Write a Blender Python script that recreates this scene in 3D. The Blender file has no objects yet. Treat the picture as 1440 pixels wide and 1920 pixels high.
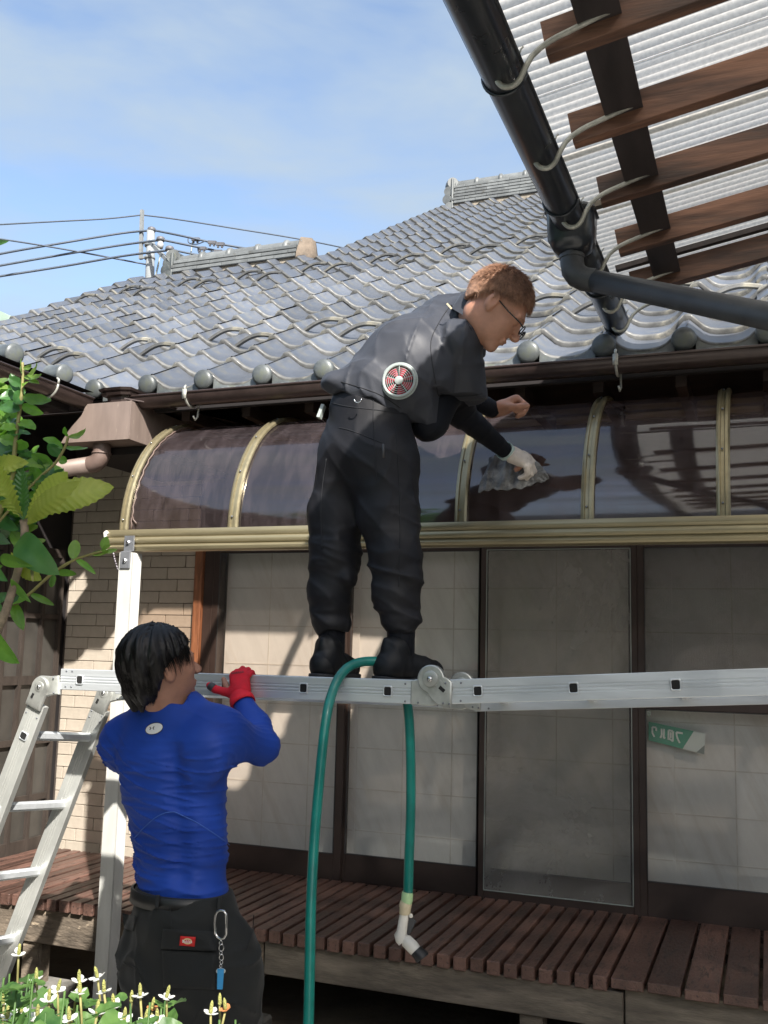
import bpy, math, random
import numpy as np
from mathutils import Vector, Matrix, Quaternion

random.seed(7)
rng = np.random.default_rng(7)
PI = math.pi

# ------------------------------------------------------------------ camera, world, sun, exposure
scene = bpy.context.scene
CAM = Vector((0.0, 0.0, 1.65))
CR = Vector((0.9337228, 0.3571541, 0.0245484))     # camera right
CU = Vector((0.0262526, -0.1366973, 0.9902649))    # camera up
CF = Vector((-0.3570329, 0.9239885, 0.1370136))    # camera forward
FPX = 1864.69                                      # focal length in photo pixels (photo 1440 x 1920)

cam_data = bpy.data.cameras.new('camera')
cam_data.sensor_width = 36.0
cam_data.lens = 36.0 * FPX / 1920.0
cam_data.clip_start = 0.05
cam_data.clip_end = 1500.0
cam = bpy.data.objects.new('camera', cam_data)
scene.collection.objects.link(cam)
m = Matrix((CR, CU, -CF)).transposed().to_4x4()
m.translation = CAM
cam.matrix_world = m
scene.camera = cam

SUN = Vector((0.83, -1.0, 1.05)).normalized()      # towards the sun
SUN_EL = math.asin(SUN.z)
SUN_ROT = math.atan2(SUN.x, SUN.y)

world = bpy.data.worlds.new('World')
scene.world = world
world.use_nodes = True
wn, wl = world.node_tree.nodes, world.node_tree.links
wn.clear()
w_out = wn.new('ShaderNodeOutputWorld')
w_bg = wn.new('ShaderNodeBackground')
w_bg.inputs['Strength'].default_value = 0.118
sky = wn.new('ShaderNodeTexSky')
sky.sky_type = 'NISHITA'
sky.sun_disc = False
sky.sun_elevation = SUN_EL
sky.sun_rotation = SUN_ROT
sky.air_density = 1.0
sky.dust_density = 2.2
sky.ozone_density = 1.2
w_tc = wn.new('ShaderNodeTexCoord')
w_map = wn.new('ShaderNodeMapping')
w_map.inputs['Scale'].default_value = (1.0, 1.0, 3.2)
w_map.inputs['Location'].default_value = (3.4, 1.2, 0.4)
w_n1 = wn.new('ShaderNodeTexNoise')
w_n1.inputs['Scale'].default_value = 3.4
w_n1.inputs['Detail'].default_value = 5.0
w_n1.inputs['Roughness'].default_value = 0.52
w_n1.inputs['Distortion'].default_value = 0.25
w_r = wn.new('ShaderNodeValToRGB')
w_r.color_ramp.elements[0].position = 0.36
w_r.color_ramp.elements[0].color = (0.06, 0.06, 0.06, 1)
w_r.color_ramp.elements[1].position = 0.62
w_r.color_ramp.elements[1].color = (0.92, 0.92, 0.92, 1)
w_mix = wn.new('ShaderNodeMixRGB')
w_mix.inputs['Color2'].default_value = (1.95, 2.36, 2.78, 1)
wl.new(w_tc.outputs['Generated'], w_map.inputs['Vector'])
wl.new(w_map.outputs['Vector'], w_n1.inputs['Vector'])
wl.new(w_n1.outputs['Fac'], w_r.inputs['Fac'])
wl.new(w_r.outputs['Color'], w_mix.inputs['Fac'])
wl.new(sky.outputs['Color'], w_mix.inputs['Color1'])
wl.new(w_mix.outputs['Color'], w_bg.inputs['Color'])
wl.new(w_bg.outputs['Background'], w_out.inputs['Surface'])

sun_data = bpy.data.lights.new('sun', 'SUN')
sun_data.energy = 4.2
sun_data.angle = math.radians(0.9)
sun_data.color = (1.0, 0.95, 0.88)
sun = bpy.data.objects.new('sun', sun_data)
sun.rotation_euler = (-SUN).to_track_quat('-Z', 'Y').to_euler()
sun.location = (6, -6, 8)
scene.collection.objects.link(sun)

scene.view_settings.view_transform = 'Standard'
scene.view_settings.look = 'None'
scene.view_settings.gamma = 1.0
scene.view_settings.exposure = 1.28
scene.view_settings.use_curve_mapping = False
scene.cycles.max_bounces = 8
scene.cycles.transparent_max_bounces = 16
scene.cycles.caustics_reflective = False
scene.cycles.caustics_refractive = False

# ------------------------------------------------------------------ helpers
COL = scene.collection

def ray(px, py):
    return CR * ((px - 720) / FPX) - CU * ((py - 960) / FPX) + CF

def at(px, py, Y):                     # point of the place seen at a photo pixel, at a given depth Y
    d = ray(px, py)
    return CAM + d * (Y / d.y)

def atZ(px, py, z):
    d = ray(px, py)
    return CAM + d * ((z - CAM.z) / d.z)

def atX(px, py, x):
    d = ray(px, py)
    return CAM + d * (x / d.x)

def empty(name, loc=(0, 0, 0), label=None, cat=None, group=None, kind=None, parent=None):
    o = bpy.data.objects.new(name, None)
    o.empty_display_size = 0.1
    o.location = loc
    COL.objects.link(o)
    tag(o, label, cat, group, kind)
    if parent: o.parent = parent
    return o

def tag(o, label=None, cat=None, group=None, kind=None):
    if label: o['label'] = label
    if cat: o['category'] = cat
    if group: o['group'] = group
    if kind: o['kind'] = kind
    return o

def link(o, parent=None):
    COL.objects.link(o)
    if parent:
        o.parent = parent
        # all geometry is written in world coordinates; parents sit at their base point
        mw = parent_world(parent)
        o.matrix_parent_inverse = mw.inverted()
    return o

def parent_world(p):
    M = Matrix.LocRotScale(p.location, p.rotation_euler, p.scale)
    if p.parent:
        M = parent_world(p.parent) @ p.matrix_parent_inverse @ M
    return M

class MB:
    def __init__(s):
        s.v = []; s.f = []
    def add(s, vs, fs):
        n = len(s.v)
        s.v += [tuple(v) for v in vs]
        s.f += [tuple(i + n for i in f) for f in fs]
        return s
    def box(s, a, b):
        x0, y0, z0 = a; x1, y1, z1 = b
        return s.add([(x0,y0,z0),(x1,y0,z0),(x1,y1,z0),(x0,y1,z0),(x0,y0,z1),(x1,y0,z1),(x1,y1,z1),(x0,y1,z1)],
                     [(0,3,2,1),(4,5,6,7),(0,1,5,4),(1,2,6,5),(2,3,7,6),(3,0,4,7)])
    def bbox(s, a, b, c=0.004):        # box with chamfered long edges (chamfer c)
        x0, y0, z0 = a; x1, y1, z1 = b
        c = min(c, abs(x1-x0)*.3, abs(y1-y0)*.3, abs(z1-z0)*.3)
        vs = []
        for (x, y, z, sx, sy, sz) in [(x0,y0,z0,1,1,1),(x1,y0,z0,-1,1,1),(x1,y1,z0,-1,-1,1),(x0,y1,z0,1,-1,1),
                                      (x0,y0,z1,1,1,-1),(x1,y0,z1,-1,1,-1),(x1,y1,z1,-1,-1,-1),(x0,y1,z1,1,-1,-1)]:
            vs += [(x+sx*c, y+sy*c, z), (x+sx*c, y, z+sz*c), (x, y+sy*c, z+sz*c)]
        # vertex order per corner: 0 on z face, 1 on y face, 2 on x face
        def V(i, k): return i*3+k
        F = [(V(0,0),V(3,0),V(2,0),V(1,0)), (V(4,0),V(5,0),V(6,0),V(7,0)),
             (V(0,1),V(1,1),V(5,1),V(4,1)), (V(2,1),V(3,1),V(7,1),V(6,1)),
             (V(0,2),V(4,2),V(7,2),V(3,2)), (V(1,2),V(2,2),V(6,2),V(5,2)),
             (V(0,0),V(1,0),V(1,1),V(0,1)), (V(2,0),V(3,0),V(3,1),V(2,1)),
             (V(4,0),V(4,1),V(5,1),V(5,0)), (V(6,0),V(6,1),V(7,1),V(7,0)),
             (V(0,0),V(0,2),V(3,2),V(3,0)), (V(1,0),V(2,0),V(2,2),V(1,2)),
             (V(4,0),V(7,0),V(7,2),V(4,2)), (V(5,0),V(5,2),V(6,2),V(6,0)),
             (V(0,1),V(4,1),V(4,2),V(0,2)), (V(1,1),V(1,2),V(5,2),V(5,1)),
             (V(2,1),V(6,1),V(6,2),V(2,2)), (V(3,1),V(3,2),V(7,2),V(7,1))]
        for i in range(8): F.append((V(i,0),V(i,1),V(i,2)))
        return s.add(vs, F)
    def bar(s, a, b, w, h, up=(0,0,1), c=0.0):   # rectangular bar from a to b; w sideways, h along up
        a, b = Vector(a), Vector(b); d = (b-a).normalized(); up = Vector(up)
        sd = d.cross(up).normalized(); u = sd.cross(d).normalized()
        if c > 0:
            pr = [(-w/2+c,-h/2),(w/2-c,-h/2),(w/2,-h/2+c),(w/2,h/2-c),(w/2-c,h/2),(-w/2+c,h/2),(-w/2,h/2-c),(-w/2,-h/2+c)]
        else:
            pr = [(-w/2,-h/2),(w/2,-h/2),(w/2,h/2),(-w/2,h/2)]
        return s.prism(a, b, pr, sd, u)
    def prism(s, a, b, prof, sd, u):
        a, b = Vector(a), Vector(b); n = len(prof)
        vs = [a+sd*p+u*q for p, q in prof]+[b+sd*p+u*q for p, q in prof]
        fs = [(i, (i+1)%n, n+(i+1)%n, n+i) for i in range(n)]
        fs += [tuple(range(n-1,-1,-1)), tuple(range(n,2*n))]
        return s.add(vs, fs)
    def tube(s, pts, r, n=10, cap=True):
        pts = [Vector(p) for p in pts]
        if not hasattr(r, '__len__'): r = [r]*len(pts)
        T = []
        for i in range(len(pts)):
            T.append((pts[min(i+1,len(pts)-1)]-pts[max(i-1,0)]).normalized())
        ref = Vector((0,0,1)) if abs(T[0].z) < .9 else Vector((1,0,0))
        sd = T[0].cross(ref).normalized()
        vs = []
        for i, p in enumerate(pts):
            sd = (sd - T[i]*sd.dot(T[i])).normalized(); u = sd.cross(T[i])
            for k in range(n):
                a = 2*PI*k/n
                vs.append(p+(sd*math.cos(a)+u*math.sin(a))*r[i])
        fs = [(i*n+k, i*n+(k+1)%n, (i+1)*n+(k+1)%n, (i+1)*n+k) for i in range(len(pts)-1) for k in range(n)]
        if cap:
            fs += [tuple(range(n-1,-1,-1)), tuple((len(pts)-1)*n+k for k in range(n))]
        return s.add(vs, fs)
    def ball(s, c, r, n=10, m_=6, sc=(1,1,1)):
        c = Vector(c); vs = [c+Vector((0,0,-r*sc[2]))]
        for j in range(1, m_):
            t = -PI/2+PI*j/m_
            for k in range(n):
                a = 2*PI*k/n
                vs.append(c+Vector((r*sc[0]*math.cos(t)*math.cos(a), r*sc[1]*math.cos(t)*math.sin(a), r*sc[2]*math.sin(t))))
        vs.append(c+Vector((0,0,r*sc[2])))
        fs = [(0, 1+(k+1)%n, 1+k) for k in range(n)]
        for j in range(m_-2):
            fs += [(1+j*n+k, 1+j*n+(k+1)%n, 1+(j+1)*n+(k+1)%n, 1+(j+1)*n+k) for k in range(n)]
        L = len(vs)-1
        fs += [(1+(m_-2)*n+k, 1+(m_-2)*n+(k+1)%n, L) for k in range(n)]
        return s.add(vs, fs)
    def disc(s, c, nrm, r, t=0.003, n=20):
        c = Vector(c); nrm = Vector(nrm).normalized()
        return s.tube([c, c+nrm*t], [r, r], n)
    def sheet(s, P, thick=None):       # P[i][j] grid of points; open sheet
        n = len(P); k = len(P[0])
        vs = [p for row in P for p in row]
        fs = [(i*k+j, i*k+j+1, (i+1)*k+j+1, (i+1)*k+j) for i in range(n-1) for j in range(k-1)]
        return s.add(vs, fs)
    def mesh(s, name, smooth=False):
        me = bpy.data.meshes.new(name)
        me.from_pydata(s.v, [], s.f)
        if smooth is True: me.shade_smooth()
        elif smooth:
            me.shade_smooth()
            me.update()
            try: me.set_sharp_from_angle(angle=smooth)
            except Exception: pass
        return me
    def build(s, name, mat, parent=None, smooth=False):
        me = s.mesh(name, smooth)
        if mat: me.materials.append(mat)
        return link(bpy.data.objects.new(name, me), parent)

def inst(name, me, parent, M):
    o = bpy.data.objects.new(name, me)
    COL.objects.link(o)
    if parent:
        o.parent = parent
        o.matrix_parent_inverse = parent_world(parent).inverted()
    o.matrix_basis = M
    return o

# ------------------------------------------------------------------ materials
def _new(name):
    mt = bpy.data.materials.new(name); mt.use_nodes = True
    n = mt.node_tree.nodes; l = mt.node_tree.links
    return mt, n, l, n['Principled BSDF']

def mat(name, col, rough=0.6, rot=None, metal=0.0, var=0.15, scale=8.0, bump=0.0, bscale=60.0, col2=None, stretch=(1,1,1),
        coat=0.0, spec=0.5, detail=4.0, mottle=None, sheen=0.0, per_obj=0.0, sss=0.0, rvar=0.12, coord='Object'):
    mt, n, l, b = _new(name)
    tc = n.new('ShaderNodeTexCoord'); mp = n.new('ShaderNodeMapping')
    mp.inputs['Scale'].default_value = stretch
    if rot:
        m0 = n.new('ShaderNodeMapping'); m0.inputs['Rotation'].default_value = rot
        l.new(tc.outputs[coord], m0.inputs['Vector']); l.new(m0.outputs['Vector'], mp.inputs['Vector'])
    else: l.new(tc.outputs[coord], mp.inputs['Vector'])
    no = n.new('ShaderNodeTexNoise'); no.inputs['Scale'].default_value = scale; no.inputs['Detail'].default_value = detail
    no.inputs['Roughness'].default_value = 0.62
    l.new(mp.outputs['Vector'], no.inputs['Vector'])
    rp = n.new('ShaderNodeValToRGB')
    c1 = [c*(1-var) for c in col]; c2 = list(col2) if col2 else [min(1, c*(1+var)) for c in col]
    rp.color_ramp.elements[0].position = 0.32; rp.color_ramp.elements[0].color = (*c1, 1)
    rp.color_ramp.elements[1].position = 0.68; rp.color_ramp.elements[1].color = (*c2, 1)
    l.new(no.outputs['Fac'], rp.inputs['Fac'])
    last = rp.outputs['Color']
    if mottle:                          # (colour, scale, threshold, softness)
        mc, ms, th, so = mottle
        m2 = n.new('ShaderNodeTexNoise'); m2.inputs['Scale'].default_value = ms; m2.inputs['Detail'].default_value = 6
        m2.inputs['Roughness'].default_value = 0.65
        l.new(mp.outputs['Vector'], m2.inputs['Vector'])
        r2 = n.new('ShaderNodeValToRGB')
        r2.color_ramp.elements[0].position = th; r2.color_ramp.elements[0].color = (0,0,0,1)
        r2.color_ramp.elements[1].position = th+so; r2.color_ramp.elements[1].color = (1,1,1,1)
        l.new(m2.outputs['Fac'], r2.inputs['Fac'])
        mx = n.new('ShaderNodeMixRGB'); mx.inputs['Color2'].default_value = (*mc, 1)
        l.new(r2.outputs['Color'], mx.inputs['Fac']); l.new(last, mx.inputs['Color1']); last = mx.outputs['Color']
    if per_obj:
        oi = n.new('ShaderNodeObjectInfo'); hs = n.new('ShaderNodeHueSaturation')
        mr = n.new('ShaderNodeMapRange'); mr.inputs['To Min'].default_value = 1-per_obj; mr.inputs['To Max'].default_value = 1+per_obj
        l.new(oi.outputs['Random'], mr.inputs['Value']); l.new(mr.outputs['Result'], hs.inputs['Value'])
        l.new(last, hs.inputs['Color']); last = hs.outputs['Color']
    l.new(last, b.inputs['Base Color'])
    b.inputs['Metallic'].default_value = metal
    b.inputs['Specular IOR Level'].default_value = spec
    if coat:
        b.inputs['Coat Weight'].default_value = coat; b.inputs['Coat Roughness'].default_value = 0.15
    if sheen: b.inputs['Sheen Weight'].default_value = sheen
    if sss:
        b.inputs['Subsurface Weight'].default_value = sss; b.inputs['Subsurface Radius'].default_value = (0.012, 0.005, 0.003)
        b.inputs['Subsurface Scale'].default_value = 0.6
    rr = n.new('ShaderNodeMapRange'); rr.inputs['To Min'].default_value = max(0.02, rough-rvar); rr.inputs['To Max'].default_value = min(1, rough+rvar)
    l.new(no.outputs['Fac'], rr.inputs['Value']); l.new(rr.outputs['Result'], b.inputs['Roughness'])
    if bump:
        bn = n.new('ShaderNodeTexNoise'); bn.inputs['Scale'].default_value = bscale; bn.inputs['Detail'].default_value = 3
        l.new(mp.outputs['Vector'], bn.inputs['Vector'])
        bp = n.new('ShaderNodeBump'); bp.inputs['Strength'].default_value = bump; bp.inputs['Distance'].default_value = 0.01
        l.new(bn.outputs['Fac'], bp.inputs['Height']); l.new(bp.outputs['Normal'], b.inputs['Normal'])
    return mt

def thin_glass(name, tint, gloss_rough=0.02, dust=0.0, dust_col=(.5,.5,.5), ior=1.5, dust_scale=6.0, streak=(1,1,1), dcut=0.45):
    """a thin transparent pane: tinted transmission, Fresnel reflection, dust as a diffuse layer"""
    mt, n, l, b = _new(name)
    n.remove(b)
    out = n['Material Output']
    tr = n.new('ShaderNodeBsdfTransparent'); tr.inputs['Color'].default_value = (*tint, 1)
    gl = n.new('ShaderNodeBsdfGlossy'); gl.inputs['Roughness'].default_value = gloss_rough
    fr = n.new('ShaderNodeFresnel')
    ge = n.new('ShaderNodeNewGeometry'); mi = n.new('ShaderNodeMapRange')      # same reflectance from both sides of the pane
    mi.inputs['To Min'].default_value = ior; mi.inputs['To Max'].default_value = 1/ior
    l.new(ge.outputs['Backfacing'], mi.inputs['Value']); l.new(mi.outputs['Result'], fr.inputs['IOR'])
    mx = n.new('ShaderNodeMixShader')
    l.new(fr.outputs['Fac'], mx.inputs['Fac']); l.new(tr.outputs['BSDF'], mx.inputs[1]); l.new(gl.outputs['BSDF'], mx.inputs[2])
    res = mx.outputs['Shader']
    if dust > 0:
        df = n.new('ShaderNodeBsdfDiffuse'); df.inputs['Color'].default_value = (*dust_col, 1)
        tc = n.new('ShaderNodeTexCoord'); mp = n.new('ShaderNodeMapping'); mp.inputs['Scale'].default_value = streak
        no = n.new('ShaderNodeTexNoise'); no.inputs['Scale'].default_value = dust_scale; no.inputs['Detail'].default_value = 8
        no.inputs['Roughness'].default_value = 0.7; no.inputs['Distortion'].default_value = 0.4
        l.new(tc.outputs['Object'], mp.inputs['Vector']); l.new(mp.outputs['Vector'], no.inputs['Vector'])
        rp = n.new('ShaderNodeMapRange'); rp.inputs['From Min'].default_value = dcut; rp.inputs['From Max'].default_value = dcut+0.3
        rp.inputs['To Min'].default_value = dust*0.35; rp.inputs['To Max'].default_value = dust
        l.new(no.outputs['Fac'], rp.inputs['Value'])
        m2 = n.new('ShaderNodeMixShader')
        l.new(rp.outputs['Result'], m2.inputs['Fac']); l.new(res, m2.inputs[1]); l.new(df.outputs['BSDF'], m2.inputs[2])
        res = m2.outputs['Shader']
        rr = n.new('ShaderNodeMapRange'); rr.inputs['To Min'].default_value = gloss_rough; rr.inputs['To Max'].default_value = gloss_rough+0.08
        l.new(no.outputs['Fac'], rr.inputs['Value']); l.new(rr.outputs['Result'], gl.inputs['Roughness'])
    l.new(res, out.inputs['Surface'])
    return mt

def leaf_mat(name, col, col2, trans=0.35, rough=0.42, per_obj=0.25):
    mt, n, l, b = _new(name)
    out = n['Material Output']
    tc = n.new('ShaderNodeTexCoord'); no = n.new('ShaderNodeTexNoise'); no.inputs['Scale'].default_value = 22; no.inputs['Detail'].default_value = 5
    l.new(tc.outputs['Object'], no.inputs['Vector'])
    rp = n.new('ShaderNodeValToRGB'); rp.color_ramp.elements[0].position = .3; rp.color_ramp.elements[0].color = (*col, 1)
    rp.color_ramp.elements[1].position = .7; rp.color_ramp.elements[1].color = (*col2, 1)
    l.new(no.outputs['Fac'], rp.inputs['Fac'])
    oi = n.new('ShaderNodeObjectInfo'); hs = n.new('ShaderNodeHueSaturation')
    mr = n.new('ShaderNodeMapRange'); mr.inputs['To Min'].default_value = 1-per_obj; mr.inputs['To Max'].default_value = 1+per_obj
    l.new(oi.outputs['Random'], mr.inputs['Value']); l.new(mr.outputs['Result'], hs.inputs['Value']); l.new(rp.outputs['Color'], hs.inputs['Color'])
    l.new(hs.outputs['Color'], b.inputs['Base Color']); b.inputs['Roughness'].default_value = rough
    tl = n.new('ShaderNodeBsdfTranslucent')
    h2 = n.new('ShaderNodeHueSaturation'); h2.inputs['Saturation'].default_value = 1.1; h2.inputs['Value'].default_value = 1.9
    l.new(hs.outputs['Color'], h2.inputs['Color']); l.new(h2.outputs['Color'], tl.inputs['Color'])
    mx = n.new('ShaderNodeMixShader'); mx.inputs['Fac'].default_value = trans
    l.new(b.outputs['BSDF'], mx.inputs[1]); l.new(tl.outputs['BSDF'], mx.inputs[2]); l.new(mx.outputs['Shader'], out.inputs['Surface'])
    return mt

M = {}
M['tile'] = mat('silver glazed clay', (0.148, 0.165, 0.198), rough=0.38, metal=0.35, var=0.12, scale=5, coat=0.22, per_obj=0.30,
                mottle=((0.25, 0.235, 0.19), 6, 0.55, 0.16), bump=0.08, bscale=40, coord='Object')
M['tile_edge'] = mat('weathered tile lip', (0.13, 0.13, 0.125), rough=0.52, metal=0.0, spec=0.35, var=0.35, scale=14, per_obj=0.3,
                     coat=0.12, mottle=((0.30, 0.28, 0.22), 7, 0.54, 0.16))
M['tile_dark'] = mat('dark mossy tile', (0.10, 0.11, 0.11), rough=0.45, metal=0.15, var=0.4, scale=11, coat=0.12, per_obj=0.3,
                     mottle=((0.12, 0.13, 0.09), 10, 0.55, 0.15))
M['ridge'] = mat('grey ridge tile', (0.155, 0.165, 0.165), rough=0.5, metal=0.15, var=0.2, scale=8, per_obj=0.2,
                 mottle=((0.12, 0.12, 0.11), 12, 0.6, 0.1))
M['mortar'] = mat('pale lime mortar', (0.27, 0.235, 0.185), rough=0.95, var=0.25, scale=18, bump=0.5, bscale=50,
                  mottle=((0.20, 0.17, 0.14), 20, 0.55, 0.1))
M['mortar2'] = mat('stained clay end', (0.145, 0.115, 0.088), rough=0.95, var=0.4, scale=6, bump=0.6, bscale=16, mottle=((0.10,0.085,0.07), 8, 0.55, 0.15))
M['gutter'] = mat('brown painted metal gutter', (0.055, 0.038, 0.034), rough=0.34, metal=0.4, var=0.2, scale=12, coat=0.2)
M['boxmetal'] = mat('weathered copper brown box', (0.22, 0.17, 0.145), rough=0.55, metal=0.15, var=0.14, scale=3, stretch=(6,6,1),
                    mottle=((0.33, 0.27, 0.22), 14, 0.64, 0.06))
M['pipe'] = mat('brown vinyl pipe', (0.15, 0.105, 0.088), rough=0.5, var=0.15, scale=8)
M['blackpipe'] = mat('black vinyl gutter', (0.018, 0.022, 0.028), rough=0.30, var=0.25, scale=6, coat=0.25,
                     mottle=((0.05, 0.055, 0.055), 7, 0.62, 0.15))
M['greypipe'] = mat('dusty charcoal vinyl pipe', (0.05, 0.052, 0.054), rough=0.5, var=0.3, scale=7, stretch=(1,3,3),
                    mottle=((0.12, 0.12, 0.115), 9, 0.6, 0.2))
M['hook'] = mat('galvanised hook', (0.46, 0.46, 0.41), rough=0.5, metal=0.4, var=0.3, scale=30)
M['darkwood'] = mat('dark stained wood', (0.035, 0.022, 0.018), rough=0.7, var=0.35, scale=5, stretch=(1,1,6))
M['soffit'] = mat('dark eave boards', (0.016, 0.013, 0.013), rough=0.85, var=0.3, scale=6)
M['rafter'] = mat('weathered brown rafter', (0.085, 0.040, 0.027), rough=0.62, var=0.55, scale=3.2, stretch=(0.6,6,6), bump=0.2, bscale=30,
                  col2=(0.24, 0.12, 0.075), mottle=((0.05, 0.036, 0.03), 2.6, 0.50, 0.22), per_obj=0.25)
M['beamdark'] = mat('dark stained beam', (0.035, 0.027, 0.027), rough=0.7, var=0.4, scale=3, stretch=(6,1,6))
M['fascia'] = mat('grey weathered timber', (0.17, 0.145, 0.115), rough=0.85, var=0.45, scale=3.5, stretch=(1,5,5), bump=0.3, bscale=40,
                  mottle=((0.09, 0.08, 0.065), 6, 0.52, 0.2))
M['fasciaold'] = mat('rough peeling timber', (0.15, 0.12, 0.09), rough=0.9, var=0.5, scale=5, stretch=(1,3,3), bump=0.8, bscale=22,
                     mottle=((0.36, 0.29, 0.21), 7, 0.60, 0.05))
M['deck'] = mat('red brown deck stain', (0.128, 0.071, 0.055), rough=0.42, var=0.25, scale=4, stretch=(5,1,5), bump=0.35, bscale=26,
                mottle=((0.045, 0.028, 0.024), 13, 0.55, 0.10), per_obj=0.32, coord='Object')
M['sash'] = mat('dark brown aluminium sash', (0.060, 0.043, 0.038), rough=0.45, metal=0.2, var=0.15, scale=6)
M['jamb'] = mat('orange brown timber jamb', (0.30, 0.13, 0.065), rough=0.6, var=0.4, scale=5, stretch=(8,8,1),
                mottle=((0.16, 0.07, 0.04), 6, 0.55, 0.15))
M['sillwood'] = mat('faded sill timber', (0.30, 0.25, 0.225), rough=0.8, var=0.3, scale=4, stretch=(1,6,6),
                    mottle=((0.10, 0.045, 0.03), 3.0, 0.50, 0.12))
M['brick'] = mat('beige brick tile', (0.44, 0.385, 0.315), rough=0.75, var=0.06, scale=20, bump=0.15, bscale=60, per_obj=0.045)
M['joint'] = mat('dark joint mortar', (0.075, 0.06, 0.05), rough=0.95)
M['paper'] = mat('aged shoji paper', (0.78, 0.77, 0.74), rough=0.95, var=0.05, scale=5, rot=(0,.45,0), stretch=(3.0,1,.35), mottle=((0.62, 0.57, 0.50), 4, 0.54, 0.35))
M['kumiko'] = mat('shoji lattice behind paper', (0.66, 0.63, 0.58), rough=0.9)
M['glass'] = thin_glass('dusty window glass', (0.93, 0.94, 0.93), 0.015, dust=0.14, dust_col=(.55,.53,.50), dust_scale=3.2, streak=(1,1,.5))
M['frost'] = thin_glass('ribbed glass', (0.80, 0.80, 0.80), 0.10, dust=0.22, dust_col=(.45,.45,.45), dust_scale=4)
M['screen'] = thin_glass('insect screen mesh', (0.72, 0.71, 0.69), 0.35, dust=0.55, dust_col=(.52,.51,.48), dust_scale=1.2, ior=1.15)
M['canopy'] = thin_glass('smoked brown polycarbonate', (0.74, 0.62, 0.54), 0.03, dust=0.20, dust_col=(.22,.175,.185), dust_scale=7.0, ior=2.1, streak=(2.2,.6,.6), dcut=0.42)
M['bronze'] = mat('champagne bronze aluminium', (0.33, 0.285, 0.175), rough=0.33, metal=0.6, var=0.08, scale=4, stretch=(1,10,10), coat=0.1)
M['alu'] = mat('brushed aluminium', (0.66, 0.69, 0.71), rough=0.36, metal=0.5, var=0.08, scale=3, stretch=(1,14,14))
M['alulegs'] = mat('dull mill aluminium', (0.54, 0.55, 0.52), rough=0.42, metal=0.5, var=0.16, scale=4, stretch=(1.2,1.2,1))
M['castsilver'] = mat('pressed steel hinge', (0.48, 0.49, 0.46), rough=0.42, metal=0.6, var=0.22, scale=16,
                      mottle=((0.24,0.24,0.22), 22, 0.66, 0.06))
M['rivet'] = mat('grey rivet', (0.20, 0.21, 0.23), rough=0.4, metal=0.7)
M['black'] = mat('black hole', (0.01, 0.01, 0.01), rough=0.9)
M['hose'] = mat('green garden hose', (0.005, 0.19, 0.155), rough=0.36, var=0.2, scale=10, coat=0.25, spec=0.5)
M['plasticwhite'] = mat('off white plastic', (0.70, 0.68, 0.62), rough=0.42, var=0.06, scale=20, mottle=((0.5,0.47,0.4), 12, 0.66, 0.1))
M['plasticgreen'] = mat('pale green plastic', (0.42, 0.62, 0.33), rough=0.4)
M['plasticcream'] = mat('cream plastic', (0.58, 0.50, 0.34), rough=0.5, var=0.12)
M['plasticgrey'] = mat('dark grey plastic', (0.06, 0.06, 0.062), rough=0.5)
M['plasticblack'] = mat('black rubber nozzle', (0.015, 0.016, 0.018), rough=0.45)
M['whitepost'] = mat('chalky white aluminium post', (0.50, 0.50, 0.47), rough=0.6, var=0.10, scale=6, stretch=(3,3,0.6),
                     mottle=((0.50,0.50,0.45), 9, 0.60, 0.12))
M['steelplate'] = mat('grey steel bracket', (0.26, 0.27, 0.29), rough=0.45, metal=0.6, var=0.12)
M['ground'] = mat('damp garden soil', (0.13, 0.105, 0.08), rough=0.95, var=0.5, scale=3, bump=0.8, bscale=18, col2=(0.14,0.115,0.085), coord='Object')
M['soil'] = mat('dark planter soil', (0.04, 0.03, 0.022), rough=0.95, var=0.4, scale=20, bump=0.8, bscale=40)
M['stone'] = mat('grey garden stone', (0.22, 0.21, 0.19), rough=0.9, var=0.35, scale=9, bump=0.7, bscale=14, per_obj=0.2)
M['skin'] = mat('tanned skin', (0.46, 0.235, 0.155), rough=0.50, var=0.10, scale=30, sss=0.12, mottle=((0.42,0.19,0.13), 26, 0.58, 0.15))
M['skin2'] = mat('warm skin', (0.40, 0.205, 0.135), rough=0.5, var=0.10, scale=30, sss=0.12)
M['hairbrown'] = mat('dyed light brown hair', (0.33, 0.19, 0.125), rough=0.6, spec=0.25, var=0.4, scale=60, per_obj=0.0)
M['hairblack'] = mat('black hair', (0.006, 0.005, 0.005), rough=0.42, var=0.3, scale=40, spec=0.35)
M['jacket'] = mat('charcoal nylon jacket', (0.042, 0.045, 0.055), rough=0.50, var=0.10, scale=9, sheen=0.03, spec=0.28, bump=0.10, bscale=22, detail=2)
M['trousers'] = mat('black nylon work trousers', (0.013, 0.013, 0.0155), rough=0.56, var=0.2, scale=7, sheen=0.0, spec=0.25, bump=0.10, bscale=22, detail=2)
M['inner'] = mat('black compression sleeve', (0.0035, 0.0045, 0.008), spec=0.2, rough=0.62, var=0.15, sheen=0.03)
M['shoe'] = mat('black leather work shoe', (0.006, 0.0065, 0.008), spec=0.3, rough=0.5, var=0.3, scale=20)
M['sole'] = mat('dark rubber sole', (0.015, 0.016, 0.019), rough=0.7, var=0.2, scale=20)
M['blueshirt'] = mat('royal blue compression shirt', (0.009, 0.050, 0.33), rough=0.62, spec=0.3, var=0.10, scale=6, sheen=0.05, bump=0.04, bscale=700)
M['cargo'] = mat('black cotton cargo trousers', (0.006, 0.0075, 0.008), rough=0.85, var=0.3, scale=12, sheen=0.06, bump=0.1, bscale=500)
M['belt'] = mat('black belt', (0.012, 0.012, 0.012), rough=0.45)
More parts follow.
